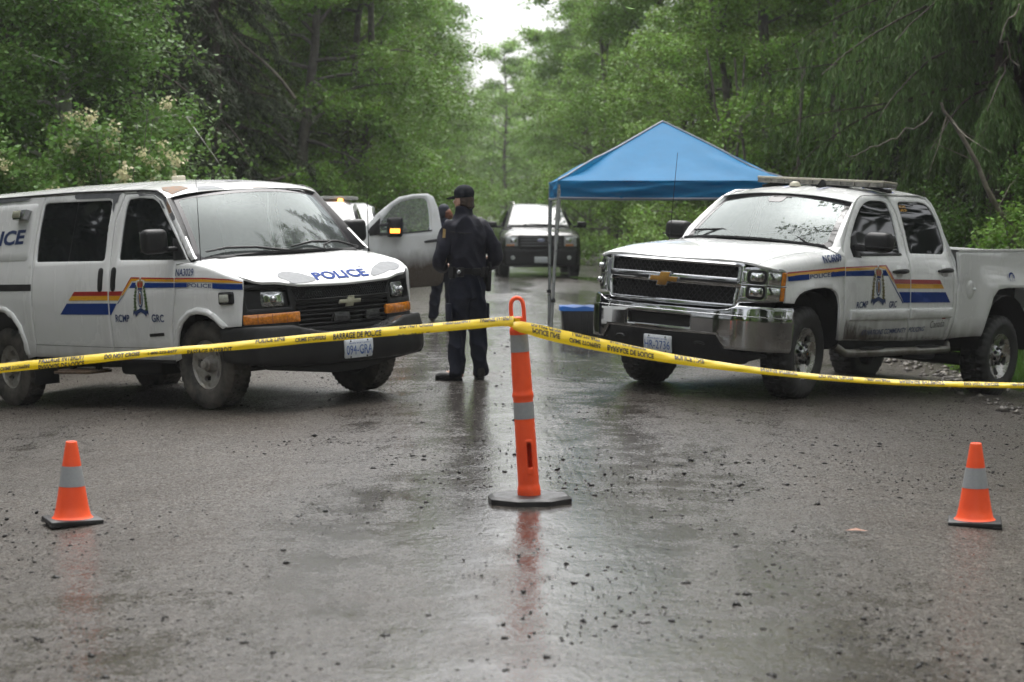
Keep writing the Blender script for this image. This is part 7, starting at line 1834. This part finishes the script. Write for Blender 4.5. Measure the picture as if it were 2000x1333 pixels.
TAPE = mat('yellow_tape', (.84, .60, .012), .20, coat=.3, bump=.0012, bscale=45, var=.05, vscale=6, transl=.22, spec=.5)
INK = mat('black_ink', (.012, .011, .009), .4)
def tape(name, label, pts, words):
    """ribbon along pts = (px-free) list of (x, y, z, seen height, lean); words = (u0, u1, v0, v1, text, flip)"""
    P = np.array(pts, float); u = P[:, 0]
    zf = lambda x: itp(x, u, P[:, 2]); hf = lambda x: itp(x, u, P[:, 3]); yf = lambda x: itp(x, u, P[:, 1]); lf_ = lambda x: itp(x, u, P[:, 4])
    def zs_(x):                       # smoothed centre line
        return sum(zf(x + o) for o in (-.1, -.05, 0, .05, .1)) / 5
    def fn(x, v):                     # v -1..1 across; the ribbon is rolled, so the rest of its width leans back
        hh = hf(x) / 2; ripple = .004 * fbm(x * 5, v * 1.2, 3.0) + .0022 * fbm(x * 19, v * 1.6, 5.0)
        return (x, yf(x) + lf_(x) * v + .010 * (v * v) + ripple, zs_(x) + hh * v + .0018 * fbm(x * 3, 0, 8.0))
    S = Surf(fn, -1)
    n = int((u[-1] - u[0]) / .02); V = []; F = []
    for k in range(n + 1):
        x = u[0] + (u[-1] - u[0]) * k / n
        for j in range(7): V.append(fn(x, -1 + j / 3))
    for k in range(n):
        for j in range(6): F.append((k * 7 + j, (k + 1) * 7 + j, (k + 1) * 7 + j + 1, k * 7 + j + 1))
    root = from_py(name, V, F, TAPE, None, 180); tag(root, label, 'tape')
    for x0, x1, v0, v1, s, flip in words:
        tv, tf = text_geo(s, .035); bm = bmesh.new(); vv = []
        for a, b in tv: vv.append(bm.verts.new((x0 + a * (x1 - x0), v0 + ((1 - b) if flip else b) * (v1 - v0), 0)))
        for f in tf:
            try: bm.faces.new([vv[i] for i in f])
            except ValueError: pass
        for co, no in (((0, .97, 0), (0, 1, 0)), ((0, -.97, 0), (0, -1, 0))):
            bmesh.ops.bisect_plane(bm, geom=bm.verts[:] + bm.edges[:] + bm.faces[:], plane_co=co, plane_no=no, clear_outer=True)
        for v in bm.verts: v.co = Vector(fn(v.co.x, v.co.y)) + Vector((0, -.0035, 0))
        from_bm('printed_words', bm, INK, root, 0)
    return root
k_ = 11.25 / 3960; X_ = lambda px: (px - 1000) * k_; Z_ = lambda py: 1.70 + (409 - py) * k_ * 1.003 + .0
Yp = 11.22
def trow(px, py, h, lean=.012): return (X_(px), Yp, Z_(py), h * k_ * (.80 if px < 1002 else .90), lean)
LW = [(0, 58, -.55, .25, 'CRIME STOPPERS', True), (75, 165, .15, 1.35, 'PASSAGE INTERDIT', False), (75, 165, -1.5, -.15, 'BARRAGE DE POLICE', True), (204, 273, -.35, .75, 'DO NOT CROSS', False), (289, 346, -.45, .35, '1-800-222-8477', False), (366, 454, -1.4, -.05, 'PASSAGE INTERDIT', False), (499, 557, .15, 1.25, 'POLICE LINE', False), (577, 637, -.50, .42, 'CRIME STOPPERS', False), (651, 745, -.75, .62, 'BARRAGE DE POLICE', False), (780, 846, .45, 1.6, 'DO NOT CROSS', False), (778, 840, -1.7, -.75, 'POLICE LINE', False), (866, 920, .45, 1.3, '1-800-222-8477', False), (938, 1002, .25, 1.6, 'PASSAGE INTERDIT', False)]
tape('police_tape', 'yellow police tape stretched left of the orange post, across the van',
     [trow(-120, 733, 24), trow(0, 718, 23), trow(100, 708.5, 22), trow(200, 698, 21), trow(300, 688, 17.5), trow(400, 680, 18), trow(500, 671, 21), trow(600, 661, 21), trow(700, 652, 22), trow(800, 643, 22), trow(900, 635, 22), trow(960, 629.5, 22), trow(1003, 624.5, 20)],
     [(X_(a), X_(b), c, d, s, f) for a, b, c, d, s, f in LW])
RW = [(1038, 1096, .55, 1.5, 'DO NOT CROSS', True), (1040, 1094, -.45, .35, 'POLICE LINE', True), (1118, 1172, .5, 1.2, '1-800-222-8477', True), (1112, 1173, -.55, .15, 'CRIME STOPPERS', True), (1192, 1262, .72, 1.6, 'PASSAGE INTERDIT', True), (1186, 1277, -.65, .30, 'BARRAGE DE POLICE', True), (1318, 1376, .0, 1.2, 'POLICE LINE', True), (1486, 1558, .0, 1.4, 'PASSAGE INTERDIT', True), (1600, 1668, .0, 1.2, 'DO NOT CROSS', True), (1690, 1740, .1, 1.2, '1-800-222-8477', True), (1758, 1846, -.1, 1.0, 'PASSAGE INTERDIT', True), (1884, 1952, -.2, .9, 'DO NOT CROSS', True), (1975, 2010, -.1, .8, '1-800-222-8477', True)]
tape('police_tape', 'yellow police tape sagging right of the orange post, across the pickup',
     [trow(1001, 632, 15), trow(1015, 637, 24), trow(1060, 648, 29), trow(1120, 662, 29), trow(1180, 674, 27), trow(1250, 688.5, 24), trow(1320, 701, 20), trow(1400, 713, 17), trow(1500, 725.5, 13), trow(1600, 736, 12), trow(1700, 743.5, 12), trow(1800, 748, 11.5), trow(1900, 751, 11.5), trow(2000, 752, 11), trow(2120, 752, 11)],
     [(X_(a), X_(b), c, d, s, f) for a, b, c, d, s, f in RW])
kn = bmesh.new()
P = [Vector((.005 + .046 * math.cos(a), 11.3 + .05 * math.sin(a), 1.083 - .004 * math.sin(a) - .01 * k / 14)) for k, a in enumerate([2 * math.pi * k / 14 for k in range(29)])]
V = []; F = []
for k, p in enumerate(P): V += [p + Vector((0, 0, -.022 + .006 * math.sin(k * 2.0))), p + Vector((0, 0, .020 + .006 * math.cos(k * 1.3)))]
kn.free()
F = [(2 * k, 2 * k + 1, 2 * k + 3, 2 * k + 2) for k in range(len(P) - 1)]
tk = from_py('tape_knot', V, F, TAPE, None, 180); tag(tk, 'wrap of yellow police tape tied round the handle of the orange post', 'tape')
# ================================================================ mist in the rain-wet air
def haze():
    bm = bmesh.new(); bm_box(bm, (0, 230, 15.5), (500, 620, 37), 0)
    m = bpy.data.materials.new('mist'); m.use_nodes = True; N = m.node_tree.nodes; L = m.node_tree.links; N.remove(N['Principled BSDF'])
    v = N.new('ShaderNodeVolumePrincipled'); v.inputs['Color'].default_value = (.93, .95, .97, 1); v.inputs['Density'].default_value = HAZE; v.inputs['Anisotropy'].default_value = .2
    L.new(v.outputs[0], N['Material Output'].inputs['Volume'])
    return tag(from_bm('haze', bm, m, None, 0), 'thin grey rain mist hanging over the road and trees', kind='stuff')
HAZE = .0005
haze()
